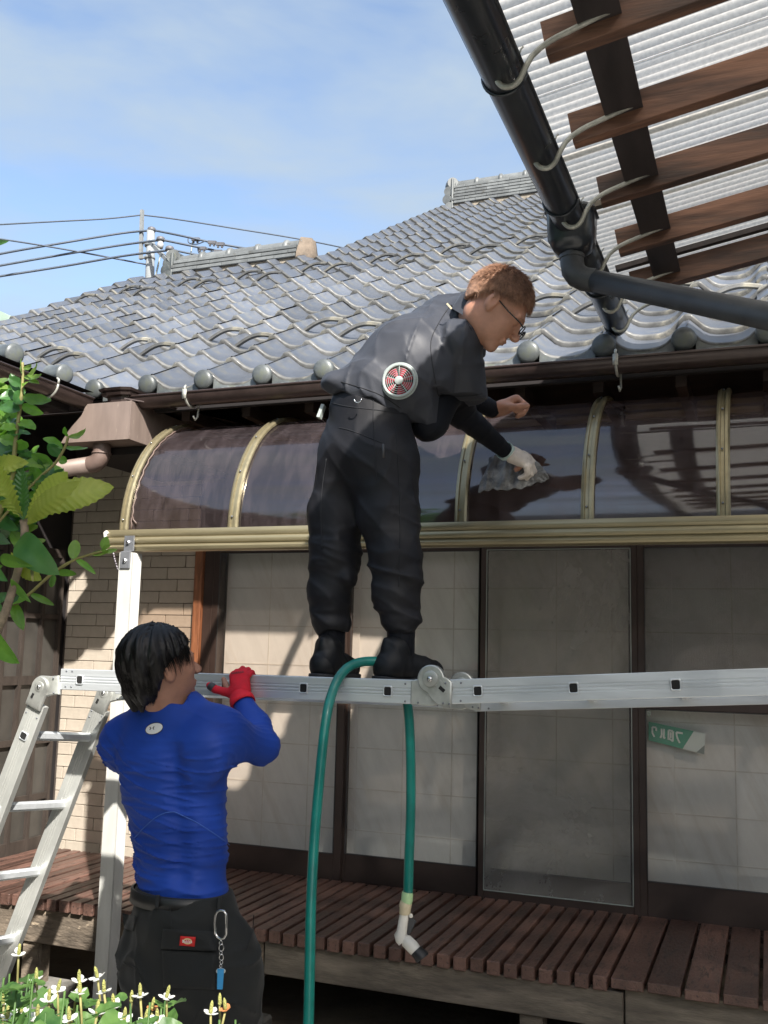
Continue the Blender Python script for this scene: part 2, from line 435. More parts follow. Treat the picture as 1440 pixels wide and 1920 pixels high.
M['red'] = mat('red knit glove', (0.66, 0.012, 0.030), rough=0.8, var=0.12, scale=40, bump=0.3, bscale=260)
M['greyrubber'] = mat('grey rubber fingertips', (0.05, 0.055, 0.06), rough=0.6)
M['whiteglove'] = mat('worn white glove', (0.72, 0.64, 0.56), rough=0.8, var=0.15, scale=26, bump=0.25, bscale=140, mottle=((0.36,0.30,0.22), 22, 0.6, 0.1))
M['glovecuff'] = mat('mint glove cuff', (0.50, 0.62, 0.58), rough=0.8, var=0.1, scale=60, bump=0.4, bscale=300)
M['rag'] = mat('dirty grey towel', (0.22, 0.225, 0.23), rough=0.95, var=0.35, scale=12, bump=0.6, bscale=160, col2=(0.42,0.41,0.39), mottle=((0.11,0.115,0.125), 9, 0.52, 0.12))
M['white'] = mat('white print', (0.78, 0.78, 0.78), rough=0.5, var=0.02)
M['logoblack'] = mat('black print', (0.02, 0.02, 0.02), rough=0.5)
M['tagred'] = mat('red woven label', (0.50, 0.012, 0.012), rough=0.7, var=0.1)
M['taggold'] = mat('pale emblem thread', (0.62, 0.50, 0.28), rough=0.7)
M['fanred'] = mat('red fan blades', (0.45, 0.03, 0.06), rough=0.5)
M['fangrey'] = mat('grey fan grille', (0.34, 0.38, 0.36), rough=0.45)
M['polegrey'] = mat('galvanised pole fitting', (0.22, 0.235, 0.24), rough=0.55)
M['seamblue'] = mat('pale blue seam thread', (0.05, 0.13, 0.48), rough=0.7)
M['darkseam'] = mat('black seam thread', (0.010, 0.011, 0.014), rough=0.8)
M['steel'] = mat('polished steel', (0.6, 0.6, 0.6), rough=0.22, metal=0.95, var=0.05)
M['bluetag'] = mat('blue plastic tag', (0.05, 0.33, 0.68), rough=0.4, var=0.04)
M['clear'] = mat('clear plastic ring', (0.55, 0.58, 0.55), rough=0.2)
M['lens'] = mat('dark spectacle frame', (0.012, 0.012, 0.014), rough=0.25, spec=0.6)
M['loquat'] = leaf_mat('yellow green loquat leaf', (0.24, 0.30, 0.05), (0.34, 0.38, 0.08), 0.5, 0.5, 0.15)
M['leafdark'] = leaf_mat('deep green leaf', (0.035, 0.11, 0.03), (0.07, 0.17, 0.045), 0.34, 0.34, 0.25)
M['leaf'] = leaf_mat('fresh green leaf', (0.085, 0.20, 0.03), (0.16, 0.31, 0.055), 0.42, 0.36, 0.3)
M['leafpale'] = leaf_mat('pale new leaf', (0.14, 0.26, 0.05), (0.24, 0.36, 0.09), 0.45, 0.4, 0.2)
M['herb'] = leaf_mat('heart shaped herb leaf', (0.03, 0.085, 0.022), (0.13, 0.23, 0.06), 0.4, 0.45, 0.3)
M['stem'] = mat('reddish green stem', (0.22, 0.20, 0.07), rough=0.6, var=0.3, scale=20)
M['bark'] = mat('grey brown twig', (0.22, 0.17, 0.12), rough=0.85, var=0.4, scale=40)
M['petal'] = leaf_mat('white bract', (0.70, 0.70, 0.66), (0.80, 0.80, 0.78), 0.3, 0.5, 0.04)
M['petalbrown'] = mat('withered orange bract', (0.42, 0.17, 0.06), rough=0.7)
M['spike'] = mat('yellow green flower spike', (0.42, 0.42, 0.13), rough=0.8, var=0.2, scale=200, bump=0.8, bscale=600)
M['concrete'] = mat('pale concrete pole', (0.26, 0.28, 0.29), rough=0.8, var=0.08, scale=3)
M['wire'] = mat('weathered power cable', (0.07, 0.09, 0.12), rough=0.6)
M['insul'] = mat('grey insulator cap', (0.12, 0.12, 0.13), rough=0.5)
M['porcelain'] = mat('white porcelain', (0.38, 0.39, 0.40), rough=0.3)
M['chain'] = mat('purple black cord', (0.05, 0.028, 0.045), rough=0.3, metal=0.5, var=0.5, scale=200, col2=(.45,.42,.45))
M['patina'] = mat('pale green copper eave', (0.30, 0.40, 0.33), rough=0.7, var=0.2, scale=6)
M['plaster'] = mat('grey plaster wall', (0.26, 0.245, 0.22), rough=0.9, var=0.1, scale=6)
M['lattdoor'] = mat('aged lattice door wood', (0.040, 0.030, 0.024), rough=0.75, var=0.3, scale=5, stretch=(5,5,1))
M['lattglass'] = mat('dull rain streaked pane', (0.060, 0.056, 0.050), rough=0.35, var=0.2, scale=4, spec=0.4)
M['signgreen'] = mat('faded green banner print', (0.13, 0.40, 0.29), rough=0.7, var=0.05)
M['signwhite'] = mat('faded white banner print', (0.80, 0.86, 0.82), rough=0.7, var=0.03)

def sheet_mat():
    mt, n, l, b = _new('corrugated frosted polycarbonate')
    out = n['Material Output']
    tc = n.new('ShaderNodeTexCoord'); no = n.new('ShaderNodeTexNoise'); no.inputs['Scale'].default_value = 90; no.inputs['Detail'].default_value = 2
    l.new(tc.outputs['Object'], no.inputs['Vector'])
    n2 = n.new('ShaderNodeTexNoise'); n2.inputs['Scale'].default_value = 3.0; n2.inputs['Detail'].default_value = 5
    l.new(tc.outputs['Object'], n2.inputs['Vector'])
    mr = n.new('ShaderNodeMapRange'); mr.inputs['From Min'].default_value = .35; mr.inputs['From Max'].default_value = .65
    mr.inputs['To Min'].default_value = 0.58; mr.inputs['To Max'].default_value = 0.70
    l.new(no.outputs['Fac'], mr.inputs['Value'])
    cr = n.new('ShaderNodeMixRGB'); cr.blend_type = 'MULTIPLY'; cr.inputs['Fac'].default_value = 0.35
    l.new(mr.outputs['Result'], cr.inputs['Color1']); l.new(n2.outputs['Color'], cr.inputs['Color2'])
    tl = n.new('ShaderNodeBsdfTranslucent'); df = n.new('ShaderNodeBsdfDiffuse'); tr = n.new('ShaderNodeBsdfTransparent')
    tr.inputs['Color'].default_value = (.9,.9,.88,1)
    wm = n.new('ShaderNodeMixRGB'); wm.blend_type = 'MULTIPLY'; wm.inputs['Fac'].default_value = 1; wm.inputs['Color2'].default_value = (1, .965, .89, 1)
    l.new(mr.outputs['Result'], wm.inputs['Color1']); l.new(wm.outputs['Color'], tl.inputs['Color']); l.new(wm.outputs['Color'], df.inputs['Color'])
    m1 = n.new('ShaderNodeMixShader'); m1.inputs['Fac'].default_value = 0.38
    l.new(tl.outputs['BSDF'], m1.inputs[1]); l.new(df.outputs['BSDF'], m1.inputs[2])
    m2 = n.new('ShaderNodeMixShader'); m2.inputs['Fac'].default_value = 0.06
    l.new(m1.outputs['Shader'], m2.inputs[1]); l.new(tr.outputs['BSDF'], m2.inputs[2])
    l.new(m2.outputs['Shader'], out.inputs['Surface'])
    return mt
M['sheet'] = sheet_mat()

# ------------------------------------------------------------------ the setting: ground
g = MB()
N = 60
def gz(x, y): return 0.02*math.sin(x*1.7+y)*math.cos(y*1.3)-0.01
xs = [-400,-60,-20,-10]+[(-8+i*0.4) for i in range(41)]+[10,20,60,400]
ys = [-400,-60,-20,-8]+[(-6+i*0.4) for i in range(41)]+[14,30,80,600]
g.sheet([[(x, y, gz(x,y) if abs(x) < 12 and abs(y) < 14 else 0) for y in ys] for x in xs])
g.f = [tuple(reversed(f)) for f in g.f]
tag(g.build('ground', M['ground'], None, True), kind='structure')

yd = MB(); yd.box((-3.9, -8.2, -0.05), (3.4, 3.30, 0.028))
tag(yd.build('bounce_patio', mat('pale bounce concrete', (0.40, 0.385, 0.355), rough=0.9, var=0.12, scale=2), None), kind='structure')  # unseen pale slab added to bounce sunlight onto the facade
# ------------------------------------------------------------------ house
WY = 5.0                                # facade plane
XC = -3.98                              # inner corner with the wing
house = empty('house', (-1, 5.6, 0), 'old tiled house with brown sliding doors behind the wooden deck', 'house')

# upper dark wall and soffit
w = MB()
w.box((XC, WY+0.0, 2.25), (3.2, WY+0.12, 3.25))
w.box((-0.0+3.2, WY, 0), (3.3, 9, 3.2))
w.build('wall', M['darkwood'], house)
w = MB()
w.box((XC, WY+0.30, 0.0), (3.2, WY+0.40, 2.25))
w.build('inner_wall', M['plaster'], house)
s = MB()
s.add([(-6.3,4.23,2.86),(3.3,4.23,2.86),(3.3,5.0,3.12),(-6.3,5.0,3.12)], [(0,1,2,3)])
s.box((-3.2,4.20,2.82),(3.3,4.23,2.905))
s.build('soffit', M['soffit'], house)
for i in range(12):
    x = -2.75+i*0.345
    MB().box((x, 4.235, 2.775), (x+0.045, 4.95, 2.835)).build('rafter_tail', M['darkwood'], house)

# roof sheathing and tiles
TH = math.radians(30.2)
RS = Vector((0, math.cos(TH), math.sin(TH))); RN = Vector((0, -math.sin(TH), math.cos(TH)))
E0 = Vector((0, 4.20, 2.935))
TW, TL = 0.3275, 0.27
XJ0 = -3.24
def roofp(x, v, h=0.0):
    return Vector((x, 0, 0)) + E0 + RS*v + RN*h
rf = MB()
def slab(x0, x1, v0, v1, h0, h1):
    rf.add([roofp(x0,v0,h0),roofp(x1,v0,h0),roofp(x1,v1,h0),roofp(x0,v1,h0),roofp(x0,v0,h1),roofp(x1,v0,h1),roofp(x1,v1,h1),roofp(x0,v1,h1)],
           [(0,3,2,1),(4,5,6,7),(0,1,5,4),(1,2,6,5),(2,3,7,6),(3,0,4,7)])
slab(-6.25, -3.98, 0.03, 5.1, -0.10, -0.035)
slab(-3.95, 5.0, 0.03, 9.3, -0.10, -0.035)
roof = rf.build('roof', M['darkwood'], house)

def prof(u):                            # height of the pantile wave across its width, peak at u = 0
    a = 2*PI*(u + 0.085*math.sin(2*PI*u))
    return 0.040*math.cos(a) + 0.004*math.cos(2*a)

def tile_mesh(name, ring=False, lo=False):
    n = 8 if lo else 14
    b = MB()
    u0, u1 = -0.12, 1.02
    us = [u0+(u1-u0)*i/n for i in range(n+1)]
    rows = [(0.0, -0.024), (0.0, -0.003), (0.005, 0.003), (0.022, 0.003), (0.027, -0.001), (TL+0.02, -0.022)]
    if lo: rows = [(0.0, -0.024), (0.0, 0.0), (0.03, 0.003), (TL+0.02, -0.022)]
    P = [[Vector((u*TW, 0, 0))+Vector((0, v, 0))+Vector((0,0, prof(u)+h+0.032)) for u in us] for v, h in rows]
    b.sheet(P)
    # underside return
    b.sheet([[p+Vector((0,0.0,0)) for p in P[0]], [p+Vector((0,0.03,0.0)) for p in P[0]]])
    b.f[-n:] = [tuple(reversed(f)) for f in b.f[-n:]]
    k_edge = n*(3 if not lo else 2)
    nbase = len(b.f)
    if ring:
        pts = []
        for i in range(13):
            t = i/12; u = 0.16+t*0.80
            hh = prof(u)*(1) if False else 0
            base = prof(0.16)*(1-t)+prof(0.96)*t
            pts.append((u*TW, 0.045+0.02*math.sin(PI*t), base+0.030+0.030*math.sin(PI*t)-0.012))
        b.tube(pts, 0.015, 6)
    me = b.mesh(name, math.radians(50))
    me.materials.append(M['tile']); me.materials.append(M['tile_edge'])
    for i, p in enumerate(me.polygons):
        if i < k_edge and i < n*(3 if not lo else 2): p.material_index = 1
        if i >= nbase: p.material_index = 1
    return me
me_tile = tile_mesh('roof_tile'); me_ring = tile_mesh('snow_guard_tile', True); me_lo = tile_mesh('roof_tile_far', lo=True)
RM = Matrix((Vector((1,0,0)), RS, RN)).transposed().to_4x4()
count = 0
far = MB()
for c in range(0, 34):
    for j in range(-9, 14):
        x = XJ0 + j*TW
        if x < -3.97-0.1 and c > 18: continue
        isring = (c in (3, 14) and j % 2 == 1) or (c in (4, 15) and j % 2 == 0)
        jit = Vector((random.uniform(-.004,.004), random.uniform(-.004,.004), random.uniform(-.002,.005)))
        T = Matrix.Translation(roofp(x, c*TL)+jit) @ RM @ Matrix.Rotation(math.radians(random.uniform(-1.0,1.0)), 4, 'Z') @ Matrix.Rotation(math.radians(random.uniform(-.35,.35)), 4, 'Y')
        if (c < 13 and j <= 9 and count < 296):
            inst('snow_guard_tile' if isring else 'roof_tile', me_ring if isring else me_tile, roof, T); count += 1
        else:
            me = me_ring if isring else me_lo
            n0 = len(far.v)
            far.v += [tuple(T @ v.co) for v in me.vertices]
            far.f += [tuple(i+n0 for i in p.vertices) for p in me.polygons]
            far.__dict__.setdefault('mi', []).extend([p.material_index for p in me.polygons])
fo = far.build('distant_roof_tiles', None, roof, math.radians(50))
fo.data.materials.append(M['tile']); fo.data.materials.append(M['tile_edge'])
fo.data.polygons.foreach_set('material_index', np.array(far.mi, dtype=np.int32))
fo['kind'] = 'stuff'

# eave end caps and decorated aprons below the first course
def cap_mesh():
    b = MB(); d = Vector((0,-1,0)); 
    prof_ = [(0.10,0.046),(0.0,0.046),(-0.012,0.052),(-0.020,0.049),(-0.027,0.035),(-0.030,0.012),(-0.0305,0.001)]
    b.tube([(0,p,0) for p,_ in prof_], [r for _,r in prof_], 20)
    me = b.mesh('eave_cap', math.radians(60)); me.materials.append(M['tile_dark']); return me
def apron_mesh():
    b = MB(); n = 10
    P0 = []; P1 = []; P2 = []
    for i in range(n+1):
        u = 0.14+0.74*i/n
        h = prof(u)+0.03
        P0.append((u*TW, -0.012, h-0.006)); P1.append((u*TW, -0.016, min(h-0.03, -0.032)-0.010)); P2.append((u*TW, 0.05, h-0.006))
    b.sheet([P1, P0, P2])
    for k in range(5):
        x = (0.3+k*0.1)*TW
        b.ball((x, -0.016, -0.025), 0.009, 6, 4, (1.5,.5,.8))
    me = b.mesh('eave_apron', math.radians(40)); me.materials.append(M['tile_dark']); return me
me_cap, me_apron = cap_mesh(), apron_mesh()
for j in range(0, 14):
    x = XJ0+j*TW
    p = roofp(x, -0.020, 0.036)
    inst('eave_cap', me_cap, roof, Matrix.Translation(p) @ Matrix.Rotation(math.radians(random.uniform(6,12)), 4, 'X'))
    inst('eave_apron', me_apron, roof, Matrix.Translation(roofp(x, -0.01, 0.004)))

# ridges
def ridge(x0, x1, v, layers, parentname, lean):
    base = roofp(0, v, 0)
    yb, zb = base.y+0.03, base.z-0.045
    b = MB(); b.bar((x0, yb, zb), (x1, yb, zb), 0.24, 0.16)
    R = b.build('roof_ridge', M['mortar'], house)
    h = 0.048
    for L in range(layers):
        wd = 0.30-L*0.022; z = zb+0.07+L*h
        x = x0+0.04-(L % 2)*0.15
        while x < x1-0.02:
            a, e = max(x, x0+0.02), min(x+0.30, x1-0.02)
            if e-a > 0.03:
                MB().bar((a+.002, yb+random.uniform(-.003,.003), z+random.uniform(-.0015,.0015)), (e-.002, yb, z), wd, h-0.009, c=0.006).build('ridge_tile', M['ridge'], R)
            x += 0.30
    zt = zb+0.07+layers*h
    x = x0
    while x < x1-0.01:
        e = min(x+0.33, x1)
        MB().tube([(x+.002,yb,zt-.01),(e,yb,zt-.01)], 0.072, 16).build('round_ridge_tile', M['ridge'], R, math.radians(50))
        MB().tube([(e-.03,yb,zt-.008),(e-.015,yb,zt-.008),(e+.015,yb,zt-.008),(e+.03,yb,zt-.008)], [0.070,0.088,0.088,0.070], 16).build('ridge_collar', M['ridge'], R, math.radians(50))
        x += 0.33
    # curled end ornament
    o = MB(); H = layers*h+0.13
    for k in range(4):
        z = zb+0.02+H*(k/3.6)
        rr = 0.075+0.012*(k == 3)
        o.tube([(x0-0.02-0.05*math.sin(k*1.3), yb-0.13+0.01*k, z), (x0-0.04, yb, z+0.012), (x0-0.02-0.05*math.sin(k*1.3), yb+0.13-0.01*k, z)], [rr*.85, rr, rr*.85], 12)
    o.bar((x0+0.012, yb, zb), (x0+0.012, yb, zt+0.06), 0.03, 0.26, up=(0,1,0), c=.008)
    o.tube([(x0-0.10, yb, zt-0.01), (x0-0.03, yb, zt+0.0), (x0+0.05, yb, zt-0.01)], [0.055, 0.085, 0.088], 14)
    o.build('ridge_end_ornament', M['tile_dark'] if layers < 5 else M['ridge'], R, math.radians(60))
    return R, yb, zb, zt
R1, *_ = ridge(-3.82, 3.5, 9.25, 6, 'a', 0)
R2, yb, zb, zt = ridge(-5.80, -4.30, 5.15, 3, 'b', 0)
# pale plaster fan closing the right end of the lower ridge
b = MB(); P = []
for i in range(17):
    a = PI*i/16
    P.append((math.cos(a)*0.15*(1+0.06*math.sin(5*a)), math.sin(a)*0.33*(1+0.05*math.sin(7*a))))
vs = [(-4.31, yb+p, zb-0.03+q) for p, q in P]+[(-4.19, yb+p*.9, zb-0.03+q*.92) for p, q in P]+[(-4.16, yb, zb+0.08)]
n = 17
b.add(vs, [(i, i+1, n+i+1, n+i) for i in range(16)]+[(n+i, n+i+1, 2*n) for i in range(16)]+[(0,n,2*n-1,n-1)])
b.build('plaster_end_cap', M['mortar2'], R2, True)

# brick wall between corner and door frame
bw = MB(); bw.box((XC-0.02, WY+0.002, 0.3), (-3.075, WY+0.14, 2.95))
brick_wall = bw.build('brick_wall', M['joint'], house)
bx = MB().bbox((-0.117, -0.012, -0.0325), (0.117, 0.004, 0.0325), 0.003)
def brick_of(wd):
    me = MB().bbox((0, -0.014, 0), (wd, 0.004, 0.0665), 0.002).mesh('brick'); me.materials.append(M['brick']); return me
me_b = brick_of(0.236); cache = {}
z = 0.36; r = 0
while z < 2.75:
    x = XC - [0.02, 0.14, 0.07, 0.19][r % 4]
    while x < -3.08:
        a, e = max(x, XC+0.003), min(x+0.236, -3.08)
        if e-a > 0.02:
            wd = round(e-a, 3)
            if wd not in cache: cache[wd] = me_b if abs(wd-0.236) < .001 else brick_of(wd)
            inst('brick', cache[wd], brick_wall, Matrix.Translation((a, WY+random.uniform(-.001,.001), z)))
        x += 0.241
    z += 0.0695; r += 1

# wing wall with lattice doors, its eave and gutter
wg = MB()
wg.box((XC-0.12, -0.5, 0.0), (XC-0.03, WY+0.14, 2.94))
wg.box((-6.3, WY+0.15, 0.0), (XC-0.03, WY+0.25, 3.2))
wing = wg.build('wing_wall', M['soffit'], house)
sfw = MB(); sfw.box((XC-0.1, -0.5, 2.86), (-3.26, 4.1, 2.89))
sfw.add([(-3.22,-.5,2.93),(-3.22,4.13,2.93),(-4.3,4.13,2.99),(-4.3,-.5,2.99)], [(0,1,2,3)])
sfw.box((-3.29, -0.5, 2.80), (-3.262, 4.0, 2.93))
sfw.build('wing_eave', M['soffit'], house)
for k in range(7):
    y = 3.96-k*0.36
    inst('eave_cap', me_cap, roof, Matrix.Translation((-3.285, y, 2.985)) @ Matrix.Rotation(math.radians(78), 4, 'Z') @ Matrix.Rotation(math.radians(8), 4, 'X'))
ld = 0
for y0 in (4.93, 4.43, 3.93, 3.43, 2.93):
    D = MB()
    X0 = XC-0.03; X1 = XC+0.012
    for yy in (y0, y0-0.155, y0-0.31, y0-0.46):
        D.box((X0, yy-0.022, 0.43), (X1, yy+0.0, 2.2))
    for zz, hh in ((0.43,.10),(0.74,.035),(1.06,.035),(1.40,.05),(1.78,.03),(2.15,.05)):
        D.box((X0, y0-0.46, zz), (X1-0.004, y0, zz+hh))
    d = D.build('lattice_door', M['lattdoor'], house)
    MB().box((X0-0.004, y0-0.47, 0.43), (XC-0.012, y0, 2.2)).build('pane', M['lattglass'], d)

# door frame, jambs, sashes ------------------------------------------------
MB().bbox((-3.072, WY-0.055, 0.40), (-3.022, WY+0.10, 2.28), .003).build('jamb', M['jamb'], house)
MB().bbox((-3.020, WY-0.03, 0.40), (-2.960, WY+0.12, 2.28), .003).build('jamb', M['sash'], house)
hd = MB(); hd.box((-3.02, WY-0.03, 2.22), (3.2, WY+0.12, 2.30)); hd.build('lintel', M['sash'], house)
sl = MB(); sl.bbox((-3.02, WY-0.055, 0.385), (3.2, WY+0.12, 0.425), .003)
sl.box((-3.02, WY-0.045, 0.425), (3.2, WY-0.038, 0.440)); sl.box((-3.02, WY-0.005, 0.425), (3.2, WY+0.002, 0.440))
sl.build('door_track', M['sash'], house)
MB().bbox((-3.02, WY-0.105, 0.345), (3.2, WY-0.05, 0.398), .006).build('sill_board', M['sillwood'], house)

def sash(x0, x1, y, zb_, midrail=None, pane='glass', stile=0.036, bot=0.15, name='sliding_door', paper=True, y2=0.034, up='frost'):
    z0, z1 = 0.441, 2.225
    D = MB()
    D.bbox((x0, y, z0), (x0+stile, y+y2, z1), .003); D.bbox((x1-stile, y, z0), (x1, y+y2, z1), .003)
    D.bbox((x0+stile, y+.002, z1-.05), (x1-stile, y+y2-.002, z1), .002)
    D.bbox((x0+stile, y+.002, z0), (x1-stile, y+y2-.002, z0+bot), .003)
    if midrail:
        D.bbox((x0+stile, y+.002, midrail-0.035), (x1-stile, y+y2-.002, midrail+0.022), .003)
    d = D.build(name, M['sash'], house)
    panes = [(z0+bot, z1-.05, pane)]
    if midrail: panes = [(z0+bot, midrail-.035, 'glass'), (midrail+.022, z1-.05, up)]
    for a, e, pm in panes:
        pb = MB(); yy = y+y2*0.5
        pb.add([(x0+stile,yy,a),(x1-stile,yy,a),(x1-stile,yy,e),(x0+stile,yy,e)], [(0,1,2,3)])
        pb.build('glass_pane' if pm != 'screen' else 'screen_mesh', M[pm], d)
        gk = MB()
        t = .004
        for (q0, q1) in (((x0+stile,a),(x0+stile+t,e)), ((x1-stile-t,a),(x1-stile,e)), ((x0+stile,a),(x1-stile,a+t)), ((x0+stile,e-t),(x1-stile,e))):
            gk.box((q0[0], y-.001, q0[1]), (q1[0], y+.004, q1[1]))
        gk.build('glazing_bead', M['plasticgrey'] if pm != 'screen' else M['fangrey'], d)
    if midrail and up == 'frost':
        fb = MB()
        k = int((x1-x0-2*stile)/0.0125)
        P1 = []; P2 = []
        for i in range(k*4+1):
            x = x0+stile+(x1-x0-2*stile)*i/(k*4)
            yy = y+y2*.5+0.006+0.0022*math.sin(i*PI/2)
            P1.append((x, yy, midrail+.024)); P2.append((x, yy, z1-.052))
        fb.sheet([P1, P2]); fb.build('ribbed_glass', M['frost'], d)
    return d
d1 = sash(-2.958, -2.118, WY-0.034+0.000, 0, midrail=1.470, up='glass', stile=0.040, bot=0.14)
d1['label'] = 'sliding door nearest the brick wall, half in sunlight'
d2 = sash(-2.150, -1.352, WY+0.004, 0, midrail=1.470, up='glass', stile=0.040, bot=0.14)
d3g = sash(-1.392, -0.592, WY+0.004, 0, stile=0.040, bot=0.14)
d3 = sash(-1.375, -0.588, WY-0.034, 0, pane='screen', stile=0.030, bot=0.045, name='insect_screen_door', y2=0.022)
d3['label'] = 'insect screen door with fine grey mesh'
d4 = sash(-0.590, 0.245, WY-0.030, 0, midrail=1.435, stile=0.034, bot=0.165)
d4['label'] = 'sliding door with a middle rail and ribbed upper glass'
d5 = sash(0.25, 1.06, WY+0.004, 0, midrail=1.435, stile=0.036, bot=0.165)
sash(1.07, 1.9, WY-0.03, 0, stile=0.036, bot=0.165)
# shoji screens standing inside
for x0, x1 in ((-2.93,-2.11),(-2.11,-1.29),(-1.29,-0.45),(-0.45,0.42),(0.42,1.3),(1.3,2.1)):
    oy = 0.0 if round((x0+5)*10) % 16 < 8 else 0.014
    sb = MB(); sb.box((x0-.012, WY+0.105+oy, 0.47), (x1+.012, WY+0.110+oy, 2.2))
    sh = sb.build('shoji_screen', M['paper'], house)
    kb = MB()
    nx, nz = 3, 8
    for i in range(1, nx):
        x = x0+(x1-x0)*i/nx; kb.box((x-.003, WY+0.1035+oy, 0.47), (x+.003, WY+0.1052+oy, 2.2))
    for i in range(1, nz):
        zz = 0.47+1.73*i/nz; kb.box((x0, WY+0.1030+oy, zz-.003), (x1, WY+0.1049+oy, zz+.003))
    kb.build('lattice', M['kumiko'], sh)

# fasteners: catch at the top of the fourth door
MB().box((-0.548, WY-0.036, 1.365), (-0.530, WY-0.028, 1.392)).build('latch', M['steel'], d4)

# flat printed banner set behind the glass, lettering reversed
sg = empty('banner_sign', at(1268, 1382, WY+0.07), 'green and white banner with reversed lettering behind the right door glass', 'sign')
q = [at(1216,1353,WY+.07), at(1322.5,1375.5,WY+.07), at(1320.5,1414.5,WY+.07), at(1216,1388,WY+.07)]
def bil(u, v, off=0.0):
    p = q[0].lerp(q[1], u).lerp(q[3].lerp(q[2], u), v); return p+Vector((0,-off,0))
MB().add([bil(0,0),bil(0.80,0),bil(0.615,1),bil(0,1), bil(0,0)+Vector((0,.002,0)),bil(0.80,0)+Vector((0,.002,0)),bil(0.615,1)+Vector((0,.002,0)),bil(0,1)+Vector((0,.002,0))],
         [(3,2,1,0),(4,5,6,7),(0,1,5,4),(2,3,7,6)]).build('green_panel', M['signgreen'], sg)
MB().add([bil(0.80,0),bil(1,0),bil(1,1),bil(0.615,1), bil(.8,0)+Vector((0,.002,0)),bil(1,0)+Vector((0,.002,0)),bil(1,1)+Vector((0,.002,0)),bil(0.615,1)+Vector((0,.002,0))],
         [(3,2,1,0),(4,5,6,7),(0,1,5,4),(2,3,7,6)]).build('white_panel', M['signwhite'], sg)
MB().add([bil(.86,1),bil(1,.55),bil(1,1), bil(.86,1,.002),bil(1,.55,.002),bil(1,1,.002)], [(5,4,3)]).build('grey_corner', M['fangrey'], sg)
lt = MB()
def stroke(pts, wd=0.022):
    for (a, b_) in zip(pts[:-1], pts[1:]):
        du, dv = b_[0]-a[0], b_[1]-a[1]; L = math.hypot(du*3, dv) or 1
        nu, nv = -dv/L*wd/3*2.2, du*3/L*wd*2.2
        lt.add([bil(a[0]+nu,a[1]+nv,.004), bil(b_[0]+nu,b_[1]+nv,.004), bil(b_[0]-nu,b_[1]-nv,.004), bil(a[0]-nu,a[1]-nv,.004)], [(0,1,2,3)])
stroke([(.61,.22),(.50,.24),(.505,.40),(.53,.58),(.565,.74)])                      # reversed characters of the banner
stroke([(.36,.22),(.36,.72)]); stroke([(.36,.22),(.44,.22),(.44,.74),(.36,.62)]); stroke([(.40,.30),(.40,.60)])
stroke([(.28,.20),(.275,.70),(.30,.62)]); stroke([(.235,.22),(.24,.55),(.215,.72)])
stroke([(.14,.22),(.07,.24),(.07,.55),(.11,.74)]); stroke([(.14,.22),(.14,.40)])
lt.build('lettering', M['signwhite'], sg)

# ------------------------------------------------------------------ rain gutters and pipes of the house
def halfpipe(b, a, e, r, n=10, t=0.004, lip=True):
    a, e = Vector(a), Vector(e); d = (e-a).normalized()
    sd = d.cross(Vector((0,0,1))).normalized(); u = Vector((0,0,1))
    outer = [(math.cos(PI+PI*i/n)*r, math.sin(PI+PI*i/n)*r) for i in range(n+1)]
    inner = [(math.cos(2*PI-PI*i/n)*(r-t), math.sin(2*PI-PI*i/n)*(r-t)) for i in range(n+1)]
    b.prism(a, e, outer+inner, sd, u)
    if lip:
        for sgn in (-1, 1):
            b.tube([a+sd*sgn*r, e+sd*sgn*r], 0.006, 8)
GZ0 = 2.866
gt = empty('rain_gutter', (-1, 4.08, 2.88), 'long brown eaves gutter running under the main tiled roof', 'gutter')
b = MB(); halfpipe(b, (-2.93, 4.095, GZ0), (3.0, 4.095, GZ0), 0.056)
b.build('trough', M['gutter'], gt, math.radians(40))
for x in (-2.61, -1.51, -0.555, 0.45):
    h = MB()
    h.tube([(x,4.095-0.062*math.cos(t), GZ0-0.062*math.sin(t)) for t in [i*PI/10 for i in range(11)]], 0.006, 6)
    h.tube([(x,4.033,GZ0),(x,4.030,GZ0+.022),(x,4.04,GZ0+.032)], 0.006, 6)
    h.tube([(x,4.157,GZ0),(x+.004,4.158,GZ0-.043),(x+.006,4.15,GZ0-.10),(x+.003,4.135,GZ0-.118),(x,4.12,GZ0-.10)], 0.005, 6)
    h.box((x-.011,4.026,GZ0-.035),(x+.011,4.034,GZ0+.012))
    h.build('hanger', M['hook'], gt, True)
hp = MB()                               # moulded outlet piece at the gutter end
a0 = at(232, 760, 4.06)
def oct_frustum(b, c, w0, w1, d0, d1, h):
    for (W_, D_, zz) in ((0,0,0),): pass
    V0 = [(-w0,-d0),(-w0*.5,-d0*1.25),(w0*.5,-d0*1.25),(w0,-d0),(w0,d0),(-w0,d0)]
    V1 = [(-w1,-d1),(-w1*.5,-d1*1.25),(w1*.5,-d1*1.25),(w1,-d1),(w1,d1),(-w1,d1)]
    b.add([(c[0]+x,c[1]+y,c[2]) for x,y in V0]+[(c[0]+x,c[1]+y,c[2]+h) for x,y in V1],
          [(i,(i+1)%6,6+(i+1)%6,6+i) for i in range(6)]+[tuple(range(5,-1,-1)), tuple(range(6,12))])
oct_frustum(hp, (-3.00, 4.09, 2.800), 0.055, 0.062, 0.05, 0.055, 0.07)
oct_frustum(hp, (-3.00, 4.09, 2.870), 0.082, 0.088, 0.07, 0.075, 0.012)
oct_frustum(hp, (-3.00, 4.09, 2.882), 0.074, 0.080, 0.065, 0.07, 0.010)
oct_frustum(hp, (-3.00, 4.09, 2.892), 0.092, 0.098, 0.078, 0.084, 0.012)
hp.build('outlet_piece', M['gutter'], gt)

